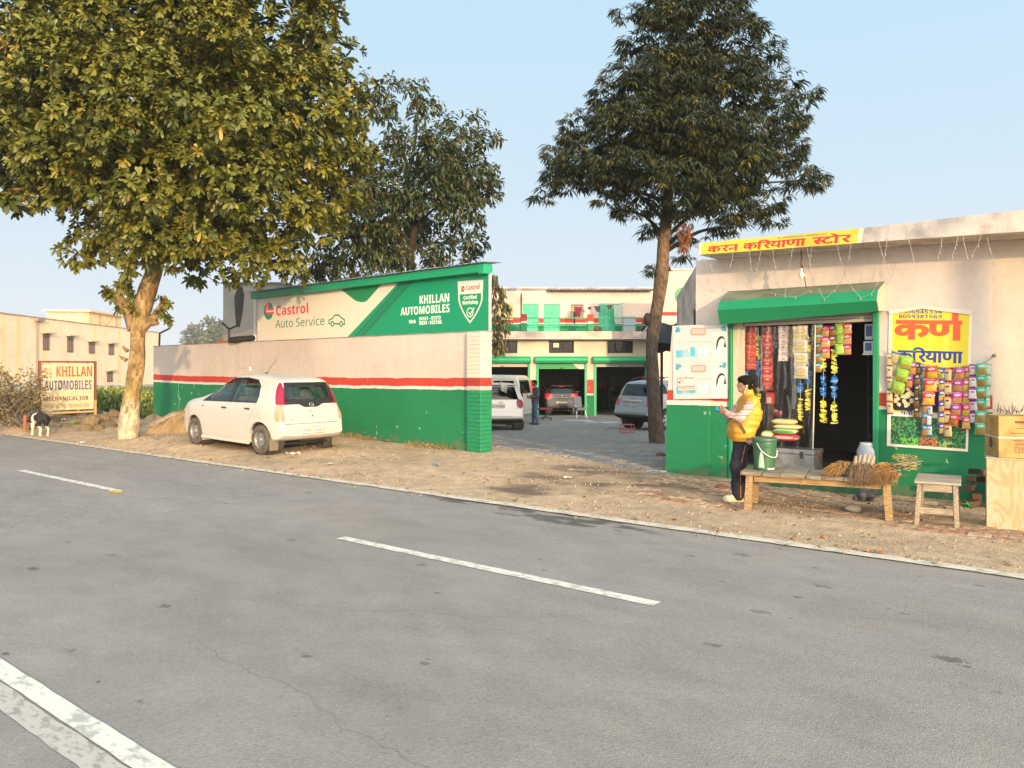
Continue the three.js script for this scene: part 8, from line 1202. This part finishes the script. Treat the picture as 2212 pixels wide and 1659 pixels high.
{ // grass brooms heaped on the right half of the bench
const bm=[rgb(0.40,0.24,0.08),rgb(0.20,0.115,0.05),rgb(0.30,0.155,0.045),rgb(0.23,0.15,0.09)].map((c)=>std(c,0.9,{side:THREE.DoubleSide}));
const broom=(label,hx,hy,tx,ty,d0,d1,spread,n,mats,stalk)=>{ // handle end (hx, hy) to brush end (tx, ty), enlarged view 8
const a=BF.hit(...C8(hx,hy),d0),b=BF.hit(...C8(tx,ty),d1),A=new V3(a[0],Math.max(a[1],BT+0.05),d0),B=new V3(b[0],b[1],d1),t=thing('grass_broom',label,'broom',[0,0,0],0,'grass brooms heaped on the bench');BF.place(t);
const D=B.clone().sub(A),L=D.length(),dn=D.clone().normalize();part('handle',limb([A,A.clone().addScaledVector(dn,L*0.25),A.clone().addScaledVector(dn,L*0.5)],[0.018,0.026,0.034],9,0.1),stalk??bm[3],t);part('binding',new THREE.TorusGeometry(0.032,0.007,6,14).applyQuaternion(new THREE.Quaternion().setFromUnitVectors(new V3(0,0,1),dn)).translate(A.x+dn.x*L*0.42,A.y+dn.y*L*0.42,A.z+dn.z*L*0.42),std(rgb(0.22,0.12,0.06),0.8),t);
mats.forEach((m,mi)=>{const list=[];for(let k=0;k<n;k++){const s=A.clone().addScaledVector(dn,L*rr(0.3,0.5)),f=rr(0.65,1.1),e=A.clone().addScaledVector(dn,L*f).add(new V3(rr(-1,1),rr(-0.6,0.8),rr(-1,1)).multiplyScalar(spread*rr(0.3,1))),mid=s.clone().lerp(e,0.55).add(new V3(rr(-1,1),rr(0,1.2),rr(-1,1)).multiplyScalar(spread*0.25));e.y -=0.05*f;if(e.z<0.02&&e.y<BT+0.012)e.y=BT+0.012+rnd()*0.02;list.push(limb([s,mid,e],[0.0035,0.003,0.0012],3));}part('bristles',J(list),m,t).userData.kind='stuff';});
return t;};
broom('straw yellow grass broom, leftmost in the heap, its brush over the bench edge',150,1175,30,1225,-0.30,-0.02,0.12,240,[bm[0],bm[2]]);broom('second straw coloured broom lying just right of the leftmost one',175,1165,95,1195,-0.38,-0.14,0.11,200,[bm[0],bm[1]]);
for(let k=0;k<5;k++)broom(`pale handled broom, ${['first', 'second', 'third', 'fourth', 'fifth'][k]} from the left in the fan of handles`,205+k*30,1125 -(k===2?14:k===1||k===3?8:0),190+k*22,1262+(k%2)*14,-0.42,0.03,0.085,120,[bm[3],bm[1]],std(rgb(0.42,0.30,0.20),0.8));
broom('largest golden brown broom lying along the bench right of the fan',500,1180,345,1205,-0.34,-0.20,0.11,380,[bm[2],bm[0]]);broom('golden brown broom with its brush hanging over the front edge',470,1215,320,1272,-0.26,0.03,0.10,320,[bm[2],bm[1]]);broom('reddish brown broom in front of the largest one',500,1240,420,1262,-0.20,0.02,0.11,260,[bm[2]]);
const gt=thing('herb_bundle','bundle of thin green and yellow stalks at the right end of the bench','bundle');BF.place(gt);const ls=[[],[],[]];for(let k=0;k<240;k++){const s=BF.hit(...C8(470+rr(0,100),1125+rr(0,80)),-0.32),A=[s[0],Math.max(BT+0.02,s[1]),-0.32+rr(-0.15,0.15)];ls[k%3].push(limb([A,add3(A,[rr(-0.05,0.08),rr(-0.01,0.03),rr(-0.05,0.05)]),add3(A,[rr(-0.08,0.14),rr(-0.01,0.05),rr(-0.1,0.1)])],[0.004,0.004,0.002],4));}[rgb(0.16,0.19,0.06),rgb(0.50,0.38,0.05),rgb(0.35,0.36,0.30)].forEach((c,i)=>{part('stalks',J(ls[i]),std(c,0.8),gt).userData.kind='stuff';});
}
{ // little pale table
const p=onGround(1977,1134,-0.06),q=onGround(2056,1141,-0.06),F=new Frame(p.x,p.z,Math.atan2(-(q.z-p.z),q.x-p.x)- R(1)),T=F.hit(2020,1041)[1],Wd=0.44,Dp=0.74,t=thing('small_table','small pale wooden table with a low stretcher, right of the bench','table');F.place(t);
const leg=(s,d,ds)=>{const g=rbx(-0.024,0.024,-0.09,T-0.03,-0.024,0.024,0.004,1),v=g.attributes.position;for(let i=0;i<v.count;i++){const k=(T-v.getY(i))/T;v.setX(i,v.getX(i)+ds*k);}g.computeVertexNormals();part('leg',g.translate(s,0,d),paleWood,t);};
leg(0.045,-0.035,-0.03);leg(Wd-0.045,-0.035,0.015);leg(0.045,-Dp+0.035,-0.02);leg(Wd-0.045,-Dp+0.035,0.02);
part('top',rbx(-0.012,Wd+0.012,T-0.028,T,-Dp-0.01,0.012,0.006),std(rgb(0.46,0.40,0.32),0.75,{map:rep(T_WOOD,0.9)}),t);
part('apron',rbx(0.072,Wd-0.072,T-0.115,T-0.030,-0.045,-0.022,0.003),paleWood,t);part('apron',rbx(0.030,0.052,T-0.115,T-0.030,-Dp+0.062,-0.062,0.003),paleWood,t);part('apron',rbx(Wd-0.052,Wd-0.030,T-0.115,T-0.030,-Dp+0.062,-0.062,0.003),paleWood,t);
part('stretcher',rbx(0.045,Wd-0.05,0.075,0.145,-0.045,-0.02,0.004),paleWood,t);part('stretcher',rbx(0.06,Wd-0.06,0.08,0.12,-Dp+0.03,-Dp+0.05,0.004),paleWood,t);
}
{ // plywood crate with a carton on it
const p=onGround(2131,1138.5,-0.06),dx=0.86,dz=-0.51,[wx,wz]=camXZ(dx,dz),F=new Frame(p.x,p.z,Math.atan2(-wz,wx)),T=F.hit(2140,991)[1],t=thing('plywood_crate','stained plywood crate standing at the right edge of the view','crate');F.place(t);
const ply=(s)=>std(0xffffff,0.8,{map:(()=>{const c=canvasTex(256,512,(x)=>{const im=x.createImageData(256,512);for(let j=0;j<512;j++)for(let i=0;i<256;i++){const u=i/256,v=j/512,w2=fbm(u*3+s,v*1.6,3,651+s),k=Math.sin((w2*9+u*2)*5)*0.5+0.5,st=sstep(0.5,0.6,fbm(u*3+9*s,v*3,4,661)),c1=[186,168,132],c2=[166,138,98],c3=[172,172,150];const o=(j*256+i)*4;for(let q=0;q<3;q++)im.data[o+q]=lerp(lerp(c1[q],c2[q],k*0.6+0.12*hash2(i,j>>2,5)),c3[q],st*0.7);im.data[o+3]=255;}x.putImageData(im,0,0);x.fillStyle='rgba(90,60,35,.8)';x.beginPath();x.arc(210,470,9,0,7);x.fill();});c.wrapS=c.wrapT=THREE.RepeatWrapping;c.repeat.set(1/0.6,1/0.9);return c;})()});
part('panel',rbx(0,0.66,-0.1,T,-0.018,0,0.003),ply(1),t);part('panel',rbx(0.664,1.1,-0.1,T,-0.016,-0.002,0.003),ply(2),t);part('side_panel',rbx(0.001,0.02,-0.1,T-0.001,-0.6,-0.0185,0.003),ply(3),t);part('top_panel',rbx(-0.01,1.1,T+0.001,T+0.014,-0.62,0.01,0.003),ply(4),t);
const cz=8.62,c0=at(2157,990,cz),[bx0,bz0]=camXZ(0.965,-0.26),B=new Frame(c0.x,c0.z,Math.atan2(-bz0,bx0)),y0=T+0.016,y1=B.hit(2157,899)[1],c=thing('carton','brown cardboard box tied with white string on top of the plywood crate','box',new V3(c0.x,y0,c0.z),B.a),hh=y1-y0;
const kraft=std(rgb(0.50,0.29,0.095),0.75,{map:rep(T_PATCH,0.8)});part('box',rbx(0,0.62,0,hh,-0.46,0,0.006),kraft,c);part('flap_seam',bx(0.002,0.618,hh-0.0005,hh+0.003,-0.232,-0.228),MAT.dark,c);
const ink=canvasTex(256,192,(x)=>{x.clearRect(0,0,256,192);x.fillStyle=css(0.10,0.05,0.02);x.fillRect(60,14,130,10);for(const[u,v,w2]of[[60,50,60],[140,52,70],[40,74,110],[50,112,90],[60,130,60]])x.fillRect(u,v,w2,3);x.strokeStyle=css(0.12,0.06,0.02);x.lineWidth=2;x.strokeRect(60,150,22,24);x.strokeRect(95,150,100,24);x.fillStyle=css(0.5,0.03,0.02);x.font='bold 30px sans-serif';x.fillText('KG',196,172);});
part('print',sheet(0.56,hh*0.9,0.31,hh*0.5,0.002),std(0xffffff,0.8,{map:ink,alphaTest:0.5}),c);
const stamp=canvasTex(128,128,(x)=>{x.clearRect(0,0,128,128);x.fillStyle=css(0.05,0.045,0.07);x.beginPath();x.arc(64,64,58,0,7);x.fill();x.fillStyle=css(0.30,0.18,0.07);for(let k=0;k<5;k++)x.fillRect(34+(k%2)*8,38+k*12,46,4);});part('stamp',sheet(0.13,0.13).rotateY(-Math.PI/2).translate(-0.002,hh*0.32,-0.25),std(0xffffff,0.8,{map:stamp,alphaTest:0.5}),c);
part('string',J(bx(-0.004,0.622,hh*0.475,hh*0.475+0.008,0.0005,0.005),bx(-0.005,-0.0005,hh*0.475,hh*0.475+0.008,-0.46,0.0005)),MAT.whitePlastic,c);
// dark odds and ends behind the crate
const o=thing('scrap_heap','dark broken bricks heaped between wall and crate','heap',SHOP.world(SHOP.hit(2118,1040,0.1)[0],0,0.12),SHOP.a);for(let k=0;k<14;k++){const b=part('brick',rbx(-0.11,0.11,0,0.07,-0.055,0.055,0.01,1),std(pick([rgb(0.10,0.05,0.035),rgb(0.05,0.03,0.025),rgb(0.13,0.06,0.04)]),0.95),o);b.position.set(rr(-0.12,0.25),-0.06+Math.floor(k/3)*0.10,rr(-0.12,0.14));b.rotation.set(rr(-0.1,0.1),rr(0,3),rr(-0.1,0.1));}
}
// ---------- painted signboard and the verge on the left ----------
{
const pr=onGround(208,912,0.12),F=new Frame(pr.x,pr.z,Math.PI/2),H0=(x,y)=>F.hit(...C11(x,y)),t=thing('painted_signboard','cream hand painted signboard with red and blue lettering on steel posts','signboard');F.place(t);
const tl=F.hit(...C2(330,818)),br=H0(1655,830),x0=H0(735,400)[0],x1=H0(1655,400)[0],yT=F.hit(...C2(560,828))[1]- 0.03,yB=H0(1200,838)[1],w=x1-x0,h=yT-yB,PX=768,PY=Math.round(PX*h/w);
const tx=canvasTex(PX,PY,(x)=>{
x.fillStyle=css(0.62,0.50,0.34);x.fillRect(0,0,PX,PY);for(let k=0;k<500;k++){x.fillStyle=`rgba(120,90,50,${rnd() * 0.18})`;x.fillRect(rnd()*PX,rnd()*PY,1+rnd()*4,1+rnd()*6);}
const P=(a,b)=>{const q=H0(a,b);return[(q[0]- x0)/w*PX,(1 -(q[1]- yB)/h)*PY];};
const word=(s,a,b,top,c,f='bold',st='fill')=>{const p=P(...a),q=P(...b),ht=p[1]- P(a[0],top)[1];x.font=`${f} ${ht * 1.36}px sans-serif`;x.fillStyle=c;x.save();x.translate(...p);x.scale((q[0]- p[0])/x.measureText(s).width,1);x.fillText(s,0,0);x.restore();};
word('KHILLAN',[980,250],[1640,240],62,css(0.58,0.09,0.02));word('AUTOMOBILES',[780,490],[1620,465],318,css(0.05,0.07,0.22),'bold');word('MECHANICAL JOB',[765,682],[1562,665],610,css(0.09,0.03,0.03),'bold');word('9416101313, 9034103106',[780,812],[1580,795],745,css(0.30,0.20,0.08),'bold');
x.strokeStyle=css(0.55,0.16,0.05);x.lineWidth=4;const a=P(742,20),b=P(905,262);x.strokeRect(a[0],a[1],b[0]- a[0],b[1]- a[1]);x.lineWidth=6;x.beginPath(); // emblem
const S=(u,v,m)=>x[m](...P(u,v));S(775,120,'moveTo');x.bezierCurveTo(...P(765,90),...P(800,85),...P(795,115));S(790,190,'lineTo');x.moveTo(...P(830,110));x.bezierCurveTo(...P(880,95),...P(880,140),...P(835,145));x.bezierCurveTo(...P(890,150),...P(880,205),...P(830,192));x.bezierCurveTo(...P(800,180),...P(800,120),...P(830,95));x.stroke();
for(let k=0;k<60;k++){x.fillStyle=`rgba(105,75,40,${0.15 + rnd() * 0.3})`;x.beginPath();x.arc(rnd()*PX,PY-rnd()*rnd()*PY*0.22,2+rnd()*5,0,7);x.fill();}
});
const plain=std(rgb(0.6,0.48,0.3),0.7);part('board',new THREE.BoxGeometry(w,h,0.02).translate((x0+x1)/2,(yB+yT)/2,0),[plain,plain,plain,plain,std(0xffffff,0.6,{map:tx}),plain],t);
const redP=std(rgb(0.20,0.065,0.035),0.8),tan=std(rgb(0.46,0.32,0.14),0.8),pL=x0-0.05,pR=x1+0.05,top=F.hit(...C2(560,817))[1],mid=H0(1685,660)[1];
part('post',bx(pL-0.028,pL+0.028,-0.3,top,-0.03,0.03),redP,t);part('post',bx(pR-0.028,pR+0.028,mid,top-0.001,-0.03,0.03),redP,t,'red upper length of the right post');part('post_foot',bx(pR-0.027,pR+0.027,-0.3,mid-0.001,-0.028,0.028),tan,t);part('top_bar',bx(pL+0.046,pR-0.046,top-0.05,top,-0.025,0.025),redP,t);part('bottom_bar',bx(pL+0.046,pR-0.046,yB-0.10,yB-0.045,-0.022,0.022),tan,t);
for(const u of[0.12,0.5,0.88])part('hanger',bx(lerp(x0,x1,u)- 0.02,lerp(x0,x1,u)+0.02,yT+0.001,top-0.051,-0.01,0.01),redP,t);for(const u of[0.3,0.7])part('hanger',bx(lerp(x0,x1,u)- 0.02,lerp(x0,x1,u)+0.02,yB-0.0445,yB-0.001,-0.01,0.01),tan,t);
}
{ // dry bush, grass, clods, litter
const p0=onGround(40,935,0.13),t=thing('dry_bush','tangled dry bush of bare branches and dusty leaves at the left edge of the view','bush',[p0.x,groundH(p0.x,p0.z),p0.z]),br=[],buf={pos:[],col:[],idx:[]};
for(let k=0;k<46;k++){const a=at(rr(-70,62),rr(885,925),20.5+rr(-0.6,1.2)).sub(t.position),len=rr(0.6,1.5),d=new V3(rr(-0.7,0.7),rr(0.25,1),rr(-0.7,0.7)).normalize(),e=a.clone().addScaledVector(d,len),m=a.clone().lerp(e,0.5).add(randDir().multiplyScalar(0.12));br.push(limb([a,m,e],[0.022,0.014,0.004],5));for(let q=0;q<46;q++){const s=m.clone().lerp(e,rnd()).add(randDir().multiplyScalar(rr(0.02,0.22)));leafSet(buf,s,randDir(),randDir(),rr(0.06,0.13),0.05,0.2,0.2,mixc([0.16,0.12,0.06],[0.20,0.20,0.08],rnd()*rnd()));}}
for(const[x0,y0,x1,y1]of[[0,690,160,970],[60,640,240,880],[0,820,120,900],[190,1110,310,1045],[380,900,520,830],[0,190,240,300]]){const a=at(...C11(x0,y0),20.2).sub(t.position),b=at(...C11(x1,y1),20).sub(t.position);part('branch',limb([a,a.clone().lerp(b,0.5).add(new V3(0,0.05,0)),b],[0.03,0.025,0.012],7,0.08),BARK(rgb(0.24,0.15,0.09)),t);}
part('twigs',J(br),BARK(rgb(0.18,0.125,0.08)),t).userData.kind='stuff';part('foliage',leafGeo(buf),LEAF,t);
const sk=at(...C11(448,1020),20.0);solo('marker_stake',(()=>{const a=at(...C11(450,935),20),b=at(...C11(432,1190),20);return rod([b.x,b.y,b.z],[a.x,a.y,a.z],0.03,0.045,6);})(),std(rgb(0.45,0.09,0.04),0.7),'short orange stake standing in the bush left of the dog','stake');
// second row of tall dusty weeds behind the bush and board
const wd={pos:[],col:[],idx:[]};for(let k=0;k<2600;k++){const b=at(rr(-90,90),0,rr(23,28)),h=rr(0.4,1.25),y=groundH(b.x,b.z),o=new V3(b.x+rr(-0.1,0.1),y+h*rr(0.2,1),b.z);leafSet(wd,o,new V3(rr(-0.6,0.6),rr(-0.3,1),rr(-0.6,0.6)).normalize(),randDir(),rr(0.08,0.2),0.05,0.2,0.3,mixc([0.15,0.12,0.055],[0.11,0.13,0.05],rnd()));}solo('tall_weeds',leafGeo(wd),LEAF,'tall dusty weeds behind the bush and signboard',undefined,undefined,'stuff');
// mustard crop
const ms={pos:[],col:[],idx:[]};for(let k=0;k<26000;k++){const Z=28+30*rnd(),b=at(rr(190,338),0,Z),y=groundH(b.x,b.z),h=rr(0.5,1.0),fl=rnd(),o=new V3(b.x,y+h*(0.4+0.6*rnd()),b.z);leafSet(ms,o,new V3(rr(-0.6,0.6),1,rr(-0.6,0.6)).normalize(),randDir(),rr(0.12,0.3),0.09,0.2,0.2,o.y>y+0.66&&fl<0.3?[0.36,0.33,0.03]:mixc([0.05,0.10,0.02],[0.12,0.17,0.03],rnd()));}solo('mustard_crop',leafGeo(ms),LEAF,'yellow green mustard crop in the field beyond the verge',undefined,undefined,'stuff');
// dry grass along the foot of the wall and pillar, tufts on the verge
const gr={pos:[],col:[],idx:[]},blade=(x,z,h,c)=>{const d=new V3(rr(-0.5,0.5),rr(0.5,1),rr(-0.5,0.5)).normalize();leafSet(gr,new V3(x,groundH(x,z)- 0.01,z),d,randDir(),h,0.008+h*0.02,0.1,0.35,c);};
const gc=()=>mixc([0.28,0.19,0.09],[0.17,0.15,0.05],rnd());
for(let k=0;k<7000;k++){const s=-rnd()*11+0.15,cl=fbm(s*1.7,3,3,671);if(cl<0.42)continue;const d=-0.1+Math.abs(rr(0,1)*rr(0,1))*0.55*sstep(0.4,0.6,cl),w=WALL.world(Math.min(s,0.25),0,s>-0.42?d+0.12:d);blade(w.x,w.z,rr(0.03,0.17)*(0.6+cl),gc());}
for(let k=0;k<2600;k++){const p=onGround(rr(20,330),rr(905,950),0.12);if(p.z>-7.9||fbm(p.x*1.4,p.z*1.4,3,681)<0.5)continue;blade(p.x,p.z,rr(0.03,0.11),gc());}
for(let k=0;k<900;k++){const p=onGround(rr(1430,1560),rr(1024,1036),-0.06);blade(p.x,p.z,rr(0.02,0.06),gc());}
solo('dry_grass',leafGeo(gr),LEAF,'dry brownish grass along the wall foot and verge',undefined,undefined,'stuff');
// gravel, crumbs of earth and dead leaves strewn over the verge and the road's edge
for(const[name,label,n,geo,cols,zr]of[['gravel','small stones and crumbs of earth strewn over the verge',9000,new THREE.IcosahedronGeometry(1,0),[[0.36,0.26,0.17],[0.28,0.195,0.125],[0.20,0.165,0.135],[0.40,0.30,0.205]],[-12.2,-7.35]],['leaf_litter','dead leaves strewn over the verge',420,new THREE.PlaneGeometry(2,1.2).rotateX(-Math.PI/2),[[0.17,0.11,0.055],[0.21,0.14,0.07],[0.12,0.075,0.04]],[-11.5,-7.5]]]){
const im=new THREE.InstancedMesh(geo,std(0xffffff,0.95,{side:THREE.DoubleSide}),n),M=new THREE.Matrix4(),Q=new THREE.Quaternion(),E=new THREE.Euler();let k=0;
for(let tries=0;tries<n*12&&k<n;tries++){const z=rr(...zr),x=rr(-26,1),d=fbm(x*0.9+3,z*1.3,3,721),edge=Math.exp(-Math.pow((z+7.75)/0.28,2));if(rnd()>0.15+sstep(0.45,0.65,d)+edge)continue;if(z>-7.6&&rnd()>0.25)continue;const leaf=name==='leaf_litter',s=leaf?rr(0.015,0.035):Math.pow(rnd(),3)*0.014+0.005;E.set(leaf?rr(-0.4,0.4):rr(0,6),rr(0,6),leaf?rr(-0.4,0.4):rr(0,6));M.compose(new V3(x,(z>-7.7?0.002:groundH(x,z))+s*0.3,z),Q.setFromEuler(E),new V3(s,s*(leaf?1:0.7),s));im.setMatrixAt(k,M);im.setColorAt(k,rgb(...pick(cols).map((v)=>v*rr(0.8,1.2))));k++;}
im.count=k;im.name=name;im.castShadow=im.receiveShadow=true;im.userData={kind:'stuff',label};scene.add(im);
}
// clods of earth
const clod=[0,1,2].map((q)=>{const g=new THREE.IcosahedronGeometry(0.5,3),p=g.attributes.position;for(let i=0;i<p.count;i++){const x=p.getX(i),y=p.getY(i),z=p.getZ(i),k=0.75+0.55*fbm(x*2.2+q*5+3,y*2.2+z*1.8+5,4,691+q);p.setXYZ(i,x*k,y*k*0.75,z*k);}const m=mergeVertices((()=>{g.deleteAttribute('normal');g.deleteAttribute('uv');return g;})());m.computeVertexNormals();return boxUV(m);}),cm=[rgb(0.36,0.25,0.14),rgb(0.40,0.28,0.16),rgb(0.31,0.22,0.13)].map((c)=>std(c,0.95,{map:rep(T_PATCH,0.6),bumpMap:rep(T_BUMP,0.3),bumpScale:0.02}));
const spots=[[150,905,0.55],[130,908,0.4],[178,903,0.5],[165,916,0.32],[195,918,0.55],[186,926,0.35],[110,912,0.42],[222,912,0.4],[238,920,0.35],[205,905,0.42],[60,925,0.35],[120,898,0.5],[92,902,0.4],[245,905,0.4],[142,922,0.26],[215,926,0.28]];
const ORD='first second third fourth fifth sixth seventh eighth ninth tenth eleventh twelfth thirteenth fourteenth fifteenth last'.split(' ');spots.sort((a,b)=>a[0]- b[0]).forEach(([px,py,r],i)=>{const p=onGround(px,py,0.13),o=solo('earth_clod',clod[i%3],cm[i%3],`${ORD[i]} clod of dry earth from the left along the verge at the signboard`,'clod','clods of earth below the signboard');o.position.set(p.x,groundH(p.x,p.z)+r*0.10,p.z);o.scale.setScalar(r);o.rotation.set(rr(-0.3,0.3),rr(0,6),rr(-0.3,0.3));});
// dug earth bank between tree and car
const bank=solo('earth_bank',gridGeo(60,24,(u,v)=>{const L=onGround(304,936,0.12),Q=onGround(412,936,0.12),x=lerp(L.x,Q.x,u),z=lerp(L.z,Q.z,u)- v*1.6,e=Math.sin(Math.PI*clamp(u*1.02,0,1)),prof=Math.sin(Math.PI*Math.pow(clamp(v,0,1),0.55)),n=fbm(u*7,v*5,4,701);return[x,groundH(x,z)- 0.03+0.42*Math.pow(e,0.5)*prof*(0.35+1.0*n+0.35*fbm(u*26,v*18,3,703)),z];}),std(rgb(0.30,0.205,0.105),0.95,{map:T_PATCH,bumpMap:T_BUMP,bumpScale:0.03}),'bank of dug brown earth between the large tree and the white hatchback',undefined,undefined,'structure');
// litter and stones
const lit=(name,label,cat,px,py,h,w,c,d=0.02)=>{const p=onGround(px,py,h),o=solo(name,gridGeo(5,4,(u,v)=>[(u-0.5)*w,d*fbm(u*3+px,v*3,2,711)+d*0.6*Math.abs(Math.sin(u*5+v*3)),(v-0.5)*w*0.7]),std(rgb(...c),0.7,{side:THREE.DoubleSide}),label,cat);o.position.set(p.x,groundH(p.x,p.z)+0.004,p.z);o.rotation.y=rr(0,6);return o;};
lit('paper_scrap','crumpled white paper on the verge behind the white hatchback','litter',633,985,0.08,0.24,[0.6,0.55,0.5],0.10);lit('paper_scrap','small white paper scrap farther right behind the hatchback','litter',712,1002,0.06,0.12,[0.6,0.56,0.5]);lit('plastic_bag','bright green plastic scrap on the verge below the signboard','litter',160,920,0.13,0.28,[0.22,0.42,0.04],0.10);lit('paper_scrap','white scrap on the verge between signboard and road','litter',175,948,0.12,0.18,[0.6,0.55,0.48],0.05);lit('paper_scrap','white scrap among the clods under the signboard','litter',141,909,0.13,0.22,[0.6,0.55,0.48],0.08);lit('wrapper','small blue wrapper on the dirt between hatchback and gateway','litter',942,1009,0.0,0.12,[0.1,0.3,0.5],0.04);lit('wrapper','yellow and red wrapper lying on the road edge line','litter',1888,1192,0,0.14,[0.55,0.25,0.1],0.03);lit('wrapper','pale wrapper on the dirt in the middle of the gateway','litter',1225,1034,-0.03,0.14,[0.55,0.5,0.46],0.03);lit('plastic_bag','bright green plastic scrap on the ground beneath the small pale table','litter',2092,1108,-0.06,0.12,[0.05,0.5,0.08],0.12);lit('wrapper','white wrapper by the wall foot left of the brick pillar','litter',957,966,0,0.16,[0.6,0.55,0.5],0.06);
const stone=(name,label,cat,px,py,h,s,c)=>{const p=onGround(px,py,h),o=solo(name,clod[1],std(rgb(...c),0.9,{map:rep(T_PATCH,0.4)}),label,cat);o.position.set(p.x,groundH(p.x,p.z)+s*0.15,p.z);o.scale.set(s,s*0.7,s*0.7);o.rotation.y=rr(-0.4,0.4);};
stone('white_stone','pale broken stone on the bricks in front of the bench','stone',1843,1105,-0.06,0.20,[0.52,0.46,0.36]);stone('brick_bit','reddish broken brick lying left of the standing person','brick',1558,1054,-0.05,0.17,[0.30,0.10,0.06]);stone('brick_bit','tiny orange brick chip near the road edge line','brick',1780,1157,-0.01,0.07,[0.45,0.17,0.07]);stone('brick_bit','brown brick standing against the gate pillar in the yard','brick',1428,985,-0.05,0.22,[0.16,0.07,0.045]);
const rub=thing('rubble_pile','small pile of grey rubble at the plinth behind the bench','rubble',onGround(1873,1080,-0.06));rub.position.y=groundH(rub.position.x,rub.position.z);for(let k=0;k<9;k++){const b=part('stone',clod[k%3],std(rgb(0.09,0.085,0.085),0.9),rub);b.position.set(rr(-0.14,0.14),0.03+0.04*(k%3),rr(-0.08,0.08));b.scale.setScalar(rr(0.08,0.16));}
}
{ // chair, stool and small crate in the yard
const px=(x,y,Z)=>{const p=at(...C5(x,y),Z);return new V3(p.x,groundH(p.x,p.z)+0.022,p.z);};
const c=thing('armchair','blue grey reclining armchair on chrome legs beside the middle bay','chair',px(758,1210,35.6),YAW+0.35),fab=std(rgb(0.10,0.125,0.16),0.85,{map:rep(T_PATCH,0.3)});
part('seat',rbx(-0.40,0.40,0.62,0.86,-0.35,0.40,0.07),fab,c);const bk=part('backrest',rbx(-0.38,0.38,0.0,0.95,-0.08,0.10,0.07),fab,c);bk.position.set(0,0.82,-0.36);bk.rotation.x=-0.22;for(const s of[1,-1]){part('armrest',rbx(s*0.5-0.07,s*0.5+0.07,0.95,1.03,-0.32,0.36,0.03),std(rgb(0.30,0.29,0.28),0.6),c);part('leg',J(rod([s*0.36,0.65,0.25],[s*0.48,0,0.42],0.022),rod([s*0.5,0.97,-0.2],[s*0.5,0.62,-0.1],0.02)),MAT.chrome,c);part('leg',rod([s*0.30,0.65,-0.25],[s*0.40,0,-0.42],0.022),MAT.chrome,c);}
c.scale.setScalar(0.56);
const t=thing('office_chair','small office chair with maroon seat and black back on castors left of the dark car','chair',px(490,1208,33.5),YAW+Math.PI*0.55),mar=std(rgb(0.20,0.02,0.05),0.85);
part('seat',rbx(-0.28,0.28,0.45,0.53,-0.28,0.28,0.04),mar,t);const ob=part('backrest',rbx(-0.25,0.25,0.0,0.55,-0.035,0.035,0.03),std(rgb(0.02,0.02,0.022),0.8),t);ob.position.set(0,0.66,-0.38);ob.rotation.x=-0.25;part('back_bracket',tube([[0,0.46,-0.15],[0,0.48,-0.34],[0,0.75,-0.40]],0.022,14,6),MAT.black,t);part('column',rod([0,0.12,0],[0,0.45,0],0.03),MAT.black,t);
for(let k=0;k<5;k++){const a=k/5*6.283;const l=part('base_arm',rod([0,0.14,0],[Math.cos(a)*0.32,0.075,Math.sin(a)*0.32],0.024,0.018),MAT.black,t);part('castor',new THREE.TorusGeometry(0.022,0.012,6,12).translate(Math.cos(a)*0.32,0.034,Math.sin(a)*0.32),MAT.black,l);}
const b=thing('wire_crate','small red wire crate on the paving in front of the silver vehicle','crate',px(1128,1324,23.2),YAW+0.2),rd=std(rgb(0.28,0.06,0.06),0.6);for(const[x,z]of[[-0.18,-0.12],[0.18,-0.12],[-0.18,0.12],[0.18,0.12]])part('upright',rod([x,0,z],[x,0.26,z],0.012),rd,b);for(const y of[0.01,0.13,0.26])part('hoop',J(rod([-0.18,y,0.12],[0.18,y,0.12],0.010),rod([-0.18,y,-0.12],[0.18,y,-0.12],0.010),rod([-0.18,y,-0.12],[-0.18,y,0.12],0.010),rod([0.18,y,-0.12],[0.18,y,0.12],0.010)),rd,b);
const cd=solo('paper_sheet',bx(-0.14,0.14,-0.11,0.11,-0.004,0.004),std(rgb(0.62,0.58,0.52),0.7),'white card hung on the grille over the middle bay','card'),q=GAR.hit(...C5(576,645),0.0);cd.position.copy(GAR.world(q[0],q[1],-0.09));cd.rotation.y=GAR.a;
}
renderer.render(scene,camera);
